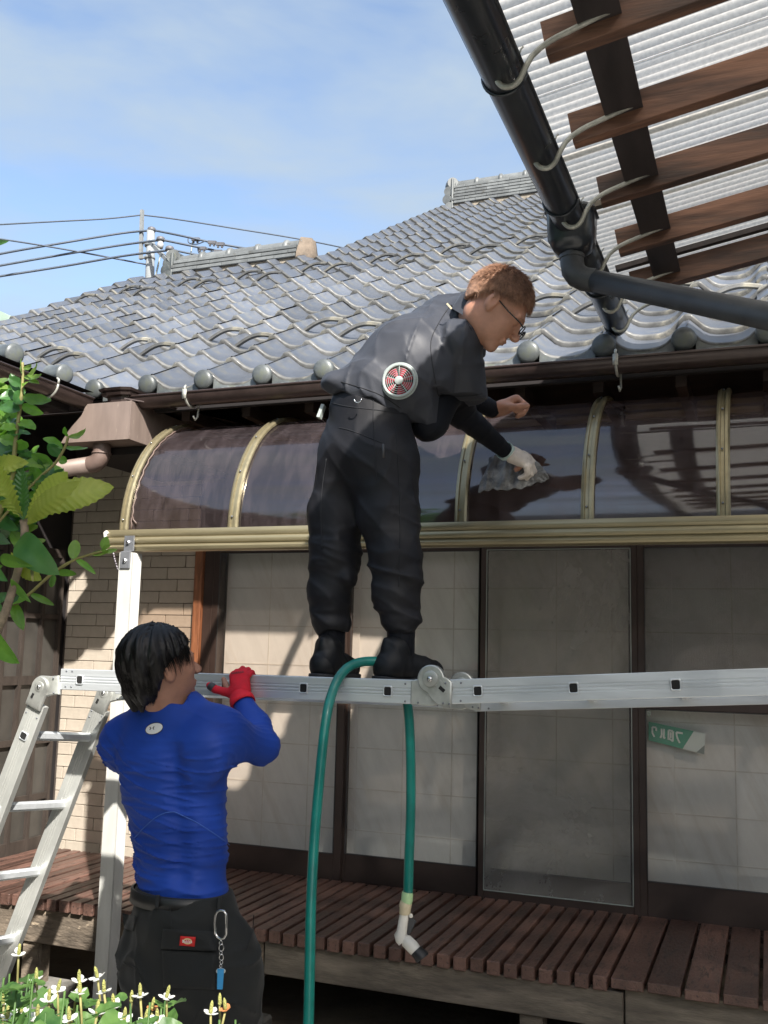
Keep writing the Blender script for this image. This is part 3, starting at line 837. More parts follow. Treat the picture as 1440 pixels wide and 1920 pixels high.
wgt = empty('rain_gutter', (-3.19, 3, 2.87), 'dark brown gutter of the side wing ending at the copper box', 'gutter')
b = MB(); halfpipe(b, (-3.195, -0.5, 2.868), (-3.195, 4.03, 2.868), 0.056)
b.build('trough', M['gutter'], wgt, math.radians(40))
for y in (3.75, 2.9, 2.0):
    h = MB()
    h.tube([(-3.195+0.062*math.cos(t), y, 2.868-0.062*math.sin(t)) for t in [i*PI/10 for i in range(11)]], 0.006, 6)
    h.tube([(-3.133,y,2.868),(-3.131,y,2.889),(-3.142,y,2.898)], 0.006, 6)
    h.build('hanger', M['hook'], wgt, True)

bxo = empty('collector_box', (-3.1, 4.2, 2.64), 'boxy weathered copper brown rain collector at the inner corner of the eaves', 'gutter box')
b = MB()
vs2 = [(-3.165,2.832),(-2.892,2.832),(-2.892,2.640),(-3.300,2.640),(-3.262,2.700),(-3.215,2.745),(-3.185,2.775),(-3.172,2.800)]
b.add([(x,4.0,z) for x,z in vs2]+[(x,4.98,z) for x,z in vs2],
      [tuple(range(7,-1,-1)), tuple(range(8,16))]+[(i,(i+1)%8,8+(i+1)%8,8+i) for i in range(8)])
b.build('body', M['boxmetal'], bxo)
MB().box((-2.896,3.996,2.640),(-2.888,4.004,2.832)).build('corner_seam', M['boxmetal'], bxo)
b = MB()
b.add([(-2.93,3.995,2.842),(-2.78,4.10,2.822),(-2.60,4.98,2.86),(-3.1,4.98,2.90),(-2.93,3.995,2.848),(-2.775,4.10,2.829),(-2.595,4.98,2.868),(-3.1,4.98,2.908)],
      [(0,3,2,1),(4,5,6,7),(0,1,5,4),(1,2,6,5),(2,3,7,6),(3,0,4,7)])
b.build('flashing_plate', M['gutter'], bxo)
MB().box((-3.33, 4.16, 2.600), (-2.90, 4.95, 2.637)).build('underside_shade', M['soffit'], bxo)  # dark sheet added for the shaded underside of the metal box

dp = empty('drainpipe', at(180, 870, 4.3), 'brown drainpipe elbow bending left below the copper box', 'drainpipe')
e0 = Vector((-3.105, 4.075, 2.64))
MB().tube([e0, e0+Vector((0,0,-.035)), e0+Vector((-.003,0,-.062)), e0+Vector((-.014,0,-.083)), e0+Vector((-.036,0,-.098)), e0+Vector((-.062,0,-.103))], 0.045, 18).build('elbow', M['pipe'], dp, math.radians(50))
MB().tube([e0+Vector((0,0,-.045)), e0+Vector((0,0,-.052))], 0.049, 18).build('collar', M['pipe'], dp, True)
MB().tube([e0+Vector((-.050,0,-.102)), e0+Vector((-.40,-.01,-.135)), e0+Vector((-.80,-.02,-.17))], 0.043, 18).build('pipe', M['boxmetal'], dp, True)

# ------------------------------------------------------------------ wooden deck
deck = empty('wooden_deck', (-1.7, 4.4, 0), 'low slatted wooden deck stained red brown along the house front', 'deck')
x = -0.575
def slat(x0, wd, th, y0=3.93):
    dz = random.uniform(-.0025, .0025); dy = random.uniform(-.004, .004)
    MB().bbox((x0, y0+dy, 0.47-th+dz), (x0+wd, 4.895, 0.47+dz), 0.003).build('slat', M['deck'], deck)
xx = -0.575-0.067
while xx > XC-0.02:
    slat(xx, 0.052, 0.052); xx -= 0.0675
xx = -0.575
while xx < 2.6:
    slat(xx, 0.118, 0.036, 3.925); xx += 0.131
MB().bbox((-2.02, 3.955, 0.285), (-0.535, 4.0, 0.416), .003).build('beam', M['fascia'], deck)
MB().bbox((-4.0, 3.96, 0.262), (-2.03, 4.005, 0.416), .004).build('beam', M['fasciaold'], deck)
MB().bbox((-0.53, 3.975, 0.300), (2.6, 4.02, 0.432), .003).build('beam', M['fascia'], deck)
MB().box((-4.0, 4.45, 0.30), (2.6, 4.50, 0.416)).build('beam', M['fascia'], deck)
for px_ in (-0.93, 0.7, -3.30, -2.2):
    MB().bbox((px_, 3.98, 0.0), (px_+0.09, 4.07, 0.284), .004).build('post', M['fasciaold' if px_ < -3 else 'fascia'], deck)
MB().bbox((-3.27, 3.99, 0.0), (-3.20, 4.06, 0.262), .004).build('post', M['fasciaold'], deck)
for px_ in (-0.93, 0.7, -3.235, -2.2):
    MB().bbox((px_-.06, 3.94, -0.03), (px_+.15, 4.12, 0.07), .01).build('footing_stone', M['stone'], deck)
# dark foundation strip behind
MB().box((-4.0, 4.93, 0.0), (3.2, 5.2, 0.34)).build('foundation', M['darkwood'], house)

# ------------------------------------------------------------------ terrace canopy
can = empty('terrace_canopy', (-0.6, 4.3, 2.1), 'curved smoked brown terrace canopy with champagne bronze ribs over the deck', 'canopy')
def arc(t, off=0.0):                    # t in 0..1 along the section
    if t < 0.72:
        a = (t/0.72)*PI*0.5
        return (4.45-(0.60+off)*math.cos(a), 2.17+(0.60+off)*math.sin(a))
    s_ = (t-0.72)/0.28
    return (4.45+0.53*s_, 2.77+off+0.09*s_)
ribs = [-2.775, -2.20, -1.675, -1.15, -0.64, -0.14, 0.37, 0.89, 1.41, 1.93]
for a, e in zip(ribs[:-1], ribs[1:]):
    P = []
    for i in range(29):
        t = i/28
        y, z = arc(t)
        P.append([(a+0.006+(e-a-0.012)*k/6, y, z+0.0012*math.sin(k*1.9+a*9)*math.sin(t*5)) for k in range(7)])
    b = MB(); b.sheet(P)
    b.build('canopy_panel', M['canopy'], can, True)
for i, x in enumerate(ribs):
    b = MB(); n = 26
    wd = 0.046 if i == 0 else 0.050
    sect = [(-wd/2,0.004),(-wd/2,0.014),(-wd*.32,0.020),(-wd*.22,0.020),(-wd*.16,0.013),(wd*.10,0.013),(wd*.16,0.022),(wd*.36,0.022),(wd/2,0.014),(wd/2,0.004)]
    vs = []
    for j in range(n+1):
        for (sx, off) in sect:
            y, z = arc(j/n, off); vs.append((x+sx, y, z))
    k = len(sect)
    fs = [(j*k+q_, j*k+(q_+1)%k, (j+1)*k+(q_+1)%k, (j+1)*k+q_) for j in range(n) for q_ in range(k)]
    b.add(vs, fs)
    rb = b.build('rib', M['bronze'], can, math.radians(35))
    for t in (0.035, 0.20, 0.37, 0.55):
        y2, z2 = arc(t, 0.020)
        MB().ball((x-0.002, y2, z2), 0.0048, 8, 5).build('screw', M['rivet'] if i else M['steel'], rb, True)
# thin broken sealing strip beside the end rib
b = MB()
P = [(ribs[0]+0.036+0.004*math.sin(j*2.1), arc(j/60,0.004)[0], arc(j/60,0.004)[1]) for j in range(0, 44)]
b.tube(P, 0.0035, 5); b.tube([P[3], (P[3][0]+.012, P[3][1]-.006, P[3][2]-.02), (P[1][0]+.03, P[1][1]-.008, P[1][2]+.006)], .004, 5)
b.build('sealing_strip', M['pipe'], can, True)
fb = MB()
h = 0.0
prof_ = [(0.05,2.066),(0.010,2.066),(0.000,2.074),(-0.004,2.086),(0.002,2.094),(0.008,2.098),(0.000,2.103),(-0.004,2.114),(0.000,2.126),(0.008,2.131),(0.002,2.137),(0.0,2.150),(0.006,2.166),(0.05,2.170)]
vs = [(-2.845, 3.80+y, z) for y, z in prof_]+[(2.2, 3.80+y, z) for y, z in prof_]
k = len(prof_)
fb.add(vs, [(i, (i+1)%k, k+(i+1)%k, k+i) for i in range(k)]+[tuple(range(k-1,-1,-1)), tuple(range(k,2*k))])
fb.build('front_beam', M['bronze'], can, math.radians(50))
b = MB(); b.tube([(-2.842, 3.797, 2.155), (-2.840, 3.795, 2.12), (-2.843, 3.796, 2.09), (-2.838, 3.797, 2.07)], [.010,.006,.007,.009], 8)
b.ball((-2.838, 3.797, 2.152), 0.011, 8, 6)
b.build('sealant_blob', M['plasticwhite'], can, True)
wp = MB().add([(-2.78, 4.96, 2.85), (2.2, 4.96, 2.85), (2.2, 5.0, 2.89), (-2.78, 5.0, 2.89), (-2.78, 4.96, 2.82), (2.2, 4.96, 2.82), (2.2, 5.0, 2.82), (-2.78, 5.0, 2.82)],
              [(0,3,2,1),(4,5,6,7),(0,1,5,4),(1,2,6,5),(2,3,7,6),(3,0,4,7)])
wp.build('wall_flashing', M['bronze'], can)
# support post with grooved sides and its bracket
pb = MB()
x0, x1, y0, y1 = -2.742, -2.675, 3.775, 3.852
pf = [(x0,y0),(x1,y0)]
for i in range(7):
    yy = y0+0.012+i*0.009
    pf += [(x1,yy),(x1-.003,yy+.002),(x1-.003,yy+.005),(x1,yy+.007)]
pf += [(x1,y1),(x0,y1)]
k = len(pf)
pb.add([(x,y,0.0) for x,y in pf]+[(x,y,2.058) for x,y in pf], [(i,(i+1)%k,k+(i+1)%k,k+i) for i in range(k)]+[tuple(range(k-1,-1,-1)), tuple(range(k,2*k))])
pb.build('support_post', M['whitepost'], can)
b = MB(); b.bbox((-2.732, 3.766, 1.985), (-2.680, 3.7745, 2.062), .001); b.bbox((-2.728, 3.784, 2.064), (-2.676, 3.7935, 2.135), .001)
b.add([(-2.732,3.766,2.060),(-2.680,3.766,2.060),(-2.676,3.784,2.066),(-2.728,3.784,2.066),(-2.732,3.7745,2.060),(-2.680,3.7745,2.060),(-2.676,3.7935,2.066),(-2.728,3.7935,2.066)],
      [(0,1,2,3),(7,6,5,4),(0,3,7,4),(1,5,6,2)])
br = b.build('bracket', M['steelplate'], can)
for z, y in ((2.020, 3.766), (2.104, 3.783)):
    MB().tube([(-2.704,y,z),(-2.704,y-.006,z),(-2.704,y-.008,z)], [.010,.010,.007], 6).build('bolt', M['steel'], br)
    MB().tube([(-2.704,y-.008,z),(-2.704,y-.013,z)], [.006,.005], 10).build('bolt', M['steel'], br)
# little bulb holder and cords under the beam end
cd = empty('hanging_cord', (-2.8, 3.84, 2.0), 'thin purple and black twisted cord hanging beside the white post', 'cord')
cp = [at(240,1053,3.82), at(238,1066,3.82), at(229,1084,3.82), at(226,1130,3.82), at(222,1200,3.82), at(217,1280,3.83), at(210,1390,3.83), at(203,1490,3.83), at(194,1640,3.83), at(187,1760,3.83), at(182,1830,3.83)]
def spline(pts, n=8):
    out = []
    pts = [Vector(p) for p in pts]
    for i in range(len(pts)-1):
        p0 = pts[max(i-1,0)]; p1 = pts[i]; p2 = pts[i+1]; p3 = pts[min(i+2,len(pts)-1)]
        for k in range(n):
            t = k/n
            out.append(0.5*((2*p1)+(p2-p0)*t+(2*p0-5*p1+4*p2-p3)*t*t+(3*p1-p0-3*p2+p3)*t**3))
    out.append(pts[-1]); return out
def beads(pts, step, r, b, sc=(1,1,1)):
    L = 0; i = 0
    for a, e in zip(pts[:-1], pts[1:]):
        d = (e-a).length; s_ = 0
        while L <= s_+d and d > 0:
            b.ball(a.lerp(e, min(1,max(0,(L-s_)/d))), r*(1 if i % 2 else .8), 5, 4, sc); L += step; i += 1
        L -= d
    return b
def beadline(cp, name, mt, parent, step=0.012, r=0.0058):
    sp = spline(cp, 6); b = MB(); acc = 0.0
    b.tube(sp, r*.6, 5)
    for a, e in zip(sp[:-1], sp[1:]):
        d = (e-a).length; t = acc
        while t < d:
            b.ball(a.lerp(e, t/d), r, 5, 4); t += step
        acc = t-d
    return b.build(name, mt, parent, True)
beadline(cp, 'cord', M['chain'], cd)
beadline([at(212,1034,3.80), at(216,1052,3.81), at(223,1073,3.82), at(229,1086,3.82)], 'cord', M['chain'], cd)
beadline([at(226,1130,3.82), at(229,1128,3.82), at(231,1134,3.82)], 'cord_end', M['steel'], cd)
b = MB(); p = at(236,1046,3.83); b.tube([p+Vector((0,0,.02)), p+Vector((0,0,-.012))], .017, 12); b.tube([p+Vector((-.03,0,.024)), p+Vector((.02,0,.024))], .006, 6)
b.build('pulley', M['plasticcream'], cd, True)

# ------------------------------------------------------------------ articulated ladder used as a platform
lad = empty('folding_ladder', (-1.2, 3.1, 0), 'jointed aluminium ladder set up as a raised walking platform', 'ladder')
YF, YR = 2.98, 3.31                     # near and far rails
RD = 0.074                              # rail depth
DZR = -0.026                            # the far side sits slightly lower
def rail(a, e, y, name='rail', mt='alu', holes=(), up=(0,0,1), dz=0.0):
    """extruded rail with three shallow grooves on its faces; a,e = (x,z)"""
    A = Vector((a[0], y, a[1]+dz)); E = Vector((e[0], y, e[1]+dz))
    d = (E-A).normalized(); sd = Vector((0,-1,0)); u = sd.cross(d).normalized()
    if u.z < 0 and abs(d.z) < .7: u = -u
    h = RD/2
    t = 0.014
    pf = [(-t,-h),(t-.002,-h),(t,-h+.002)]
    for c in (-0.010, 0.0, 0.010):
        pf += [(t, c-.0032),(t-.002, c-.0016),(t-.002, c+.0016),(t, c+.0032)]
    pf += [(t,h-.002),(t-.002,h),(-t,h)]
    b = MB(); b.prism(A, E, pf, sd, u)
    r = b.build(name, M[mt], lad)
    return A, E, d, u, r
me_rivet = MB().ball((0,0,0), .0036, 8, 4).mesh('rivet', True); me_rivet.materials.append(M['rivet'])
class RV:
    def __init__(s): s.p = []
    def ball(s, c, *a): s.p.append(Vector(c))
    def build(s, name, m_, parent, sm):
        for c in s.p: inst('rivet', me_rivet, parent, Matrix.Translation(c))
def socket(c, d, u, r_, side=1):        # rung end: raised rim, flat black face for the shade inside the tube
    y = -0.0145*side
    rim = MB(); o = 0.0165; i_ = 0.0125
    def sq(o_, yy, n=4):
        pts = []
        for (sx, sz) in ((-1,-1),(1,-1),(1,1),(-1,1)):
            for k in range(4):
                a = math.atan2(sz, sx)-PI/4+k*PI/6
                pts.append(c+d*(sx*(o_*.93-.005)+.005*math.cos(a))+u*((sz)*(o_*1.05-.005)+.005*math.sin(a))+Vector((0,yy,0)))
        return pts
    A, B_, C_ = sq(o, y), sq(o*.94, y-.004*side), sq(i_, y-.0035*side)
    D_ = sq(i_, y+.012*side)
    k = 16
    rim.add(A+B_+C_+D_, [(j*k+i, j*k+(i+1)%k, (j+1)*k+(i+1)%k, (j+1)*k+i) for j in range(3) for i in range(k)])
    rim.build('rung_end', M['alu'], r_, True)
    hole = MB(); hole.add(sq(i_, y-.0030*side), [tuple(range(16))]); hole.build('rung_hole_shade', M['black'], r_)
def rung(c0, c1, mt='alu'):
    MB().bar(c0, c1, 0.030, 0.034, up=(0,0,1), c=.008).build('rung', M[mt], lad, math.radians(30))
def hinge_plate(c, d1_, d2_, y, flip=1, R=0.040):
    """pressed steel joint: two discs with arms along the rails and a centre bolt"""
    b = MB(); c = Vector((c[0], y, c[1]))
    sd = Vector((0,-1,0))*flip
    def teardrop(dirv, off, th, R_, Larm, w0):
        dv = Vector((dirv[0],0,dirv[1])).normalized(); nv = Vector((dv.z,0,-dv.x))
        pts = []
        a0 = math.acos(min(1, w0/R_))
        for i in range(21):
            a = PI/2+ (PI*i/20)
            pts.append(c+dv*(R_*math.cos(a))+nv*(R_*math.sin(a)))
        pts.append(c+dv*Larm*.55-nv*w0*1.0); pts.append(c+dv*Larm-nv*w0)
        pts.append(c+dv*Larm+nv*w0); pts.append(c+dv*Larm*.55+nv*w0)
        k = len(pts)
        ins = [c+(p-c)*0.90 for p in pts]
        L0 = [p+sd*off for p in pts]; L1 = [p+sd*(off+th*.6) for p in pts]; L2 = [p+sd*(off+th) for p in ins]
        b.add(L0+L1+L2, [(j*k+i, j*k+(i+1)%k, (j+1)*k+(i+1)%k, (j+1)*k+i) for j in range(2) for i in range(k)]+[tuple(range(2*k,3*k))])
    teardrop(d1_, -0.002, 0.014, R, 0.078, 0.034)
    teardrop(d2_, 0.006, 0.014, R*.92, 0.080, 0.034)
    h = b.build('hinge', M['castsilver'], lad, math.radians(40))
    k = MB()
    k.tube([c+sd*.019, c+sd*.021, c+sd*.0215], [.021,.019,.013], 20)
    k.build('hinge_boss', M['castsilver'], h, True)
    k = MB(); k.tube([c+sd*.020, c+sd*.024, c+sd*.027], [.0085,.008,.005], 12); k.build('rivet', M['steel'], h, True)
    dv = Vector((d2_[0],0,d2_[1])).normalized(); nv = Vector((dv.z,0,-dv.x))
    k = MB(); k.bar(c+dv*.030+nv*.012+sd*.0205, c+dv*.048+nv*.014+sd*.0205, .004, .009, up=nv); k.build('latch_slot', M['black'], h)
    k = RV()
    for dd, (o1, o2) in ((dv, (.055, .066)), (Vector((d1_[0],0,d1_[1])).normalized(), (.060, .070))):
        nn = Vector((dd.z,0,-dd.x))
        for s_ in (-1, 1):
            k.ball(c+dd*o1+nn*s_*.026+sd*.0165, .0035, 8, 4)
    k.build('rivet', M['steel'], h, True)
    return h
def mid_hinge(y, dz):
    off = y-0.0145
    def plate(pts, y0_, y1_, b):
        k = len(pts); cx = sum(p[0] for p in pts)/k; cz = sum(p[1] for p in pts)/k
        A_ = [(p[0], y0_, p[1]+dz) for p in pts]; B_ = [(p[0], y1_+.002, p[1]+dz) for p in pts]; C_ = [(cx+(p[0]-cx)*.93, y1_, cz+(p[1]-cz)*.93+dz) for p in pts]
        b.add(A_+B_+C_, [(j_*k+(i_+1)%k, j_*k+i_, (j_+1)*k+i_, (j_+1)*k+(i_+1)%k) for j_ in range(2) for i_ in range(k)]+[tuple(range(2*k, 3*k))])
    cx, cz, R_ = -0.974, 1.564, 0.043
    L_p = [(-1.041,1.556),(-1.041,1.485),(-1.034,1.482),(-.968,1.482),(-.948,1.490),(-.940,1.504),(-.955,1.512),(-.985,1.528),(-1.006,1.546),(-1.016,1.562),(-1.028,1.560)]
    b = MB(); plate(L_p, off+.020, off-.004, b)
    disc_ = [(cx+R_*math.cos(a), cz+R_*math.sin(a)) for a in [math.radians(t) for t in range(10, 236, 15)]]
    R_p = disc_+[(-.985,1.522),(-.968,1.500),(-.950,1.486),(-.935,1.482),(-.908,1.482),(-.906,1.555),(-.918,1.566)]
    b2 = MB(); plate(R_p, off+.012, off-.012, b2)
    h = b.build('hinge', M['castsilver'], lad, math.radians(40)); b2.build('hinge_plate', M['castsilver'], h, math.radians(40))
    c = Vector((cx, off-.012, cz+dz)); sd = Vector((0,-1,0))
    MB().tube([c, c+sd*.004, c+sd*.005], [.026,.0245,.0215], 24).build('hinge_boss', M['castsilver'], h, math.radians(40))
    MB().tube([c+sd*.004, c+sd*.010, c+sd*.013], [.009,.0085,.005], 14).build('rivet', M['steel'], h, True)
    MB().bar((-.944, off-.0135, 1.541+dz), (-.928, off-.0135, 1.528+dz), .004, .011, up=(.6,0,.8)).build('latch_slot', M['black'], h)
    MB().bar((-.955, off-.0128, 1.560+dz), (-.922, off-.0128, 1.521+dz), .003, .024, up=(.76,0,.65), c=.0).build('latch_plate', M['castsilver'], h)
    for X, Z in ((-.925,1.553),(-.932,1.492),(-1.016,1.490),(-.912,1.49)):
        inst('rivet', me_rivet, h, Matrix.Translation((X, off-.013 if X > -1 else off-.005, Z+dz)))
JA, JM, JE = (-2.445, 1.498), (-0.972, 1.560), (0.62, 1.655)
slopeL = (-1.03, 1.5215); slopeL0 = (-2.38, 1.5175)
for y, dz, sd_ in ((YF, 0.0, 1), (YR, DZR, -1)):
    A, E, d, u, rl = rail((-2.375, 1.5165), (-1.005, 1.5215), y, dz=dz)
    for X in (-2.290, -1.99, -1.700, -1.410, -1.118):
        t = (X+2.375)/(1.37); c = Vector((X, y, 1.5165+0.005*t+dz))
        socket(c, d, u, rl, 1)
        socket(c, d, u, rl, -1)
    rv = RV()
    for X in (-2.35,-2.325,-1.060,-1.028):
        for s_ in (-.027,.027): rv.ball((X, y-.0145, 1.5190+s_+dz), .0036, 8, 4)
    rv.build('rivet', M['rivet'], rl, True)
    dz2 = dz*1.0-(0.012 if sd_ < 0 else 0)
    A, E, d, u, rl = rail((-0.932, 1.5255), (0.56, 1.627), y, dz=dz2)
    for X in (-0.826, -0.536, -0.247, 0.043, 0.333):
        t = (X+0.932)/1.492; c = Vector((X, y, 1.5255+0.1015*t+dz2))
        socket(c, d, u, rl, 1); socket(c, d, u, rl, -1)
    rv = RV()
    for X in (-0.915,-0.880):
        for s_ in (-.027,.027): rv.ball((X, y-.0145, 1.528+s_+dz2), .0036, 8, 4)
    rv.build('rivet', M['rivet'], rl, True)
    mid_hinge(y, dz)
for X in (-2.290, -1.99, -1.700, -1.410, -1.118):
    z = 1.5165+0.005*(X+2.375)/1.37
    rung((X, YF+.01, z), (X, YR-.01, z+DZR))
for X in (-0.826, -0.536, -0.247, 0.043, 0.333):
    z = 1.5255+0.1015*(X+0.932)/1.492
    rung((X, YF+.01, z), (X, YR-.01, z+DZR-.012))
# left leg frame
LA = Vector((-2.452, YF, 1.487)); LB = Vector((-2.425, YR, 1.455))
ldir = Vector((-0.379, 0, -1.0)).normalized()
for P0, y, dz in ((LA, YF, 0.0), (LB, YR, DZR)):
    L = P0.z/(-ldir.z)-0.02
    a = P0+ldir*0.065; e = P0+ldir*L
    A, E, d, u, rl = rail((a.x, a.z), (e.x, e.z), y, mt='alulegs')
    if y == YF:
        for s_ in (0.19, 0.47, 0.75, 1.03, 1.31):
            socket(P0+ldir*s_, d, u, rl, 1)
    hinge_plate((P0.x, P0.z), (1, 0.12), (ldir.x, ldir.z), y-(0.012 if y == YF else .0), 1)
    MB().bbox((e.x-.045, y-.03, 0.0), (e.x+.035, y+.03, 0.05), .008).build('rubber_foot', M['plasticblack'], lad)
    rv = RV()
    for s_ in (.085,.11):
        for w_ in (-.026,.026): rv.ball(P0+ldir*s_+Vector((-ldir.z,0,ldir.x))*w_+Vector((0,-.0145,0)), .0036, 8, 4)
    rv.build('rivet', M['rivet'], rl, True)
for s_ in (0.19, 0.47, 0.75, 1.03, 1.31):
    rung(LA+ldir*s_+Vector((0,.01,0)), LB+ldir*(s_-0.005)+Vector((0,-.01,0)))
# right leg frame, mostly outside the picture
RA = Vector((0.60, YF, 1.632)); rdir = Vector((0.40, 0, -1)).normalized()
for y in (YF, YR):
    a = Vector((RA.x, y, RA.z))+rdir*.05; e = Vector((RA.x, y, RA.z))+rdir*(RA.z/(-rdir.z)-.02)
    rail((a.x, a.z), (e.x, e.z), y, mt='alulegs')
    hinge_plate((RA.x, RA.z), (-1, -0.06), (rdir.x, rdir.z), y-.012, 1)
for s_ in (0.25, 0.55, 0.85, 1.15, 1.45):
    rung(Vector((RA.x, YF+.01, RA.z))+rdir*s_, Vector((RA.x, YR-.01, RA.z))+rdir*s_)

# ------------------------------------------------------------------ garden hose over the ladder
hs = empty('garden_hose', (-1.5, 3.0, 0), 'green garden hose looped over the ladder rail with a white spray head', 'hose')
hp_ = [at(560,2140,2.62), at(572,2040,2.66), at(578,1930,2.70), at(581,1800,2.74), at(583,1700,2.77), at(589,1580,2.81), at(600,1450,2.84), at(611,1350,2.87),
       at(624,1296,2.92), at(640,1264,2.955), at(662,1246,2.99), at(692,1240,3.03), at(722,1244,3.06), at(745,1262,3.08), at(760,1300,3.08), at(767,1350,3.08), at(770,1430,3.08), at(770,1520,3.08), at(767,1610,3.08), at(765,1676,3.08)]
MB().tube(spline(hp_, 5), 0.0155, 12).build('hose_tube', M['hose'], hs, True)
pe = hp_[-1]
def nz(px, py): return at(px, py, 3.08)
MB().tube([nz(764.5,1672), nz(764,1676), nz(763,1688), nz(762,1692)], [.0165,.0185,.0185,.0175], 16).build('connector_ring', M['plasticgreen'], hs, math.radians(40))
MB().tube([nz(762,1690), nz(761,1693), nz(760,1701), nz(760,1703), nz(759,1712), nz(759,1714)], [.0175,.0195,.0195,.0182,.0180,.0165], 16).build('connector_sleeve', M['plasticcream'], hs, math.radians(40))
MB().tube([nz(758.5,1713), nz(756,1728), nz(753.5,1747), nz(751,1753), nz(753,1760), nz(757,1766)], [.0145,.0155,.0165,.0205,.0205,.0185], 16).build('spray_handle', M['plasticwhite'], hs, math.radians(50))
MB().tube([nz(759,1762), nz(762,1764), nz(774,1776), nz(780,1783)], [.0175,.0195,.0205,.0185], 16).build('spray_barrel', M['plasticwhite'], hs, math.radians(50))
MB().tube([nz(780,1782), nz(784,1787), nz(791,1794), nz(793,1797)], [.0195,.0205,.0235,.022], 18).build('nozzle', M['plasticblack'], hs, math.radians(50))
tr = MB(); P_ = [nz(767,1722), nz(772,1722), nz(779,1728), nz(770,1748), nz(765,1756), nz(763,1748)]
tr.add(P_+[p+Vector((0,.012,0)) for p in P_], [tuple(range(6)), tuple(range(11,5,-1))]+[((i+1)%6,i,6+i,6+(i+1)%6) for i in range(6)])
tr.build('trigger', M['plasticgrey'], hs)
MB().ball(nz(770.5,1717), .007, 8, 6).build('trigger_lock', M['plasticwhite'], hs, True)

# ------------------------------------------------------------------ carport style lean-to roof at the upper right
per = empty('lean_to_roof', (0.8, 2.2, 3.05), 'brown timber lean to roof with translucent corrugated sheets', 'carport roof')
SL = math.tan(math.radians(10.2))
XE, ZE = -0.485, 3.10                   # lower end of the rafters (underside)
def pz(x, h=0.0): return ZE+(x-XE)*SL+h
rh, rw = 0.095, 0.042
ry = [0.50, 0.94, 1.38, 1.82, 2.262, 2.70, 3.12, 3.55, 3.98]
for i, y in enumerate(ry):
    L0 = random.uniform(-.012, .012)
    a = Vector((XE+L0, y, pz(XE+L0, rh/2))); e = Vector((3.3, y, pz(3.3, rh/2)))
    MB().bar(a, e, rw if i < 8 else .05, rh, c=.002).build('rafter', M['rafter'], per)
for i in range(len(ry)-1):
    for X in (-0.345, 0.86, 2.1):
        wd = 0.105 if X < 0 else 0.09
        MB().bar((X, ry[i]+rw/2, pz(X, rh*0.80)), (X, ry[i+1]-rw/2, pz(X, rh*0.80)), wd, 0.075, up=(-SL,0,1)).build('purlin', M['beamdark'], per)
# thin battens carrying the sheet
for y, xr in ((2.05, -0.30), (3.32, -0.30), (3.92, 3.3)):
    MB().bar((XE-0.05, y, pz(XE-0.05, rh+.012)), (xr, y, pz(xr, rh+.012)), 0.03, 0.02).build('sheet_lap_batten', M['beamdark'] if xr > 0 else M['fascia'], per)
# corrugated sheets, with small steps at the laps
laps = [(-0.30, 0.62, -0.56), (0.60, 1.42, -0.55), (1.40, 2.05, -0.555), (2.03, 2.62, -0.545), (2.60, 3.0, -0.55), (2.98, 3.45, -0.545), (3.43, 4.12, -0.55)]
for i, (ya, yb2, xe) in enumerate(laps):
    b = MB(); n = int((yb2-ya)/0.040*8)
    P = []
    for x in (xe-0.045, 0.3, 1.2, 2.2, 3.35):
        P.append([(x, ya+(yb2-ya)*k/n, pz(x, rh+0.032+0.011*abs(math.sin((ya+(yb2-ya)*k/n)/0.040*PI))+0.004*(i % 2))) for k in range(n+1)])
    b.sheet(P); b.build('corrugated_sheet', M['sheet'], per, math.radians(35))
for X in (1.2, 3.0):
    MB().bbox((X, 0.5, 0.0), (X+.1, 0.6, pz(X)), .004).build('post', M['beamdark'], per)
MB().bbox((3.0, 3.9, 0.0), (3.1, 4.0, pz(3.0)), .004).build('post', M['beamdark'], per)

# its black gutter, hangers, hopper and discharge pipe
pg = empty('rain_gutter', (-0.58, 2.2, 3.07), 'round black gutter along the low edge of the lean to roof', 'gutter')
GX, GZ = -0.585, 3.085
segs = [(-0.4, 1.70), (1.70, 3.02), (3.02, 4.28)]
for a, e in segs:
    b = MB(); halfpipe(b, (GX, a+.002, GZ+.012), (GX, e, GZ+.012), 0.053, n=14)
    b.build('trough', M['blackpipe'], pg, math.radians(40))
for yy in (1.70, 2.28, 3.02, 3.80):
    b = MB()
    ts = [(GX+0.0565*math.cos(PI+PI*i/14), yy, GZ+.012+0.0565*math.sin(PI+PI*i/14)) for i in range(15)]
    b.tube(ts, 0.0045, 6)
    b.build('joint_collar', M['blackpipe'], pg, True)
MB().tube([(GX, 4.27, GZ+.0), (GX, 4.285, GZ+.0)], 0.052, 20).build('end_cap', M['blackpipe'], pg, math.radians(40))
for (hx, hy) in ((906, 95), (984, 250), (1044, 380), (1122, 470), (1150, 580)):
    pass
for yy in (1.345, 1.785, 2.227, 2.665, 3.085, 3.515, 3.94, 4.20):
    k = []
    for i in range(13):
        a = PI*1.02+PI*0.80*i/12
        k.append((GX+0.028+0.036*math.cos(a), yy-0.004, GZ-.010+0.050*math.sin(a)))
    k += [(GX+0.082, yy, GZ+0.012), (GX+0.125, yy, GZ+0.042), (GX+0.17, yy, GZ+0.058), (GX+0.27, yy, pz(GX+.27)+.045)]
    MB().tube(spline([Vector(q_) for q_ in k], 2), 0.0075, 7).build('hanger', M['hook'], pg, True)
    t = MB()
    for s_ in (-1, 1):
        t.tube([(GX+s_*.056, yy-.02, GZ+.012), (GX+s_*.060, yy-.02, GZ+.024), (GX+s_*.066, yy-.02, GZ+.030)], .0025, 5)
    t.build('hanger_tip', M['hook'], pg, True)
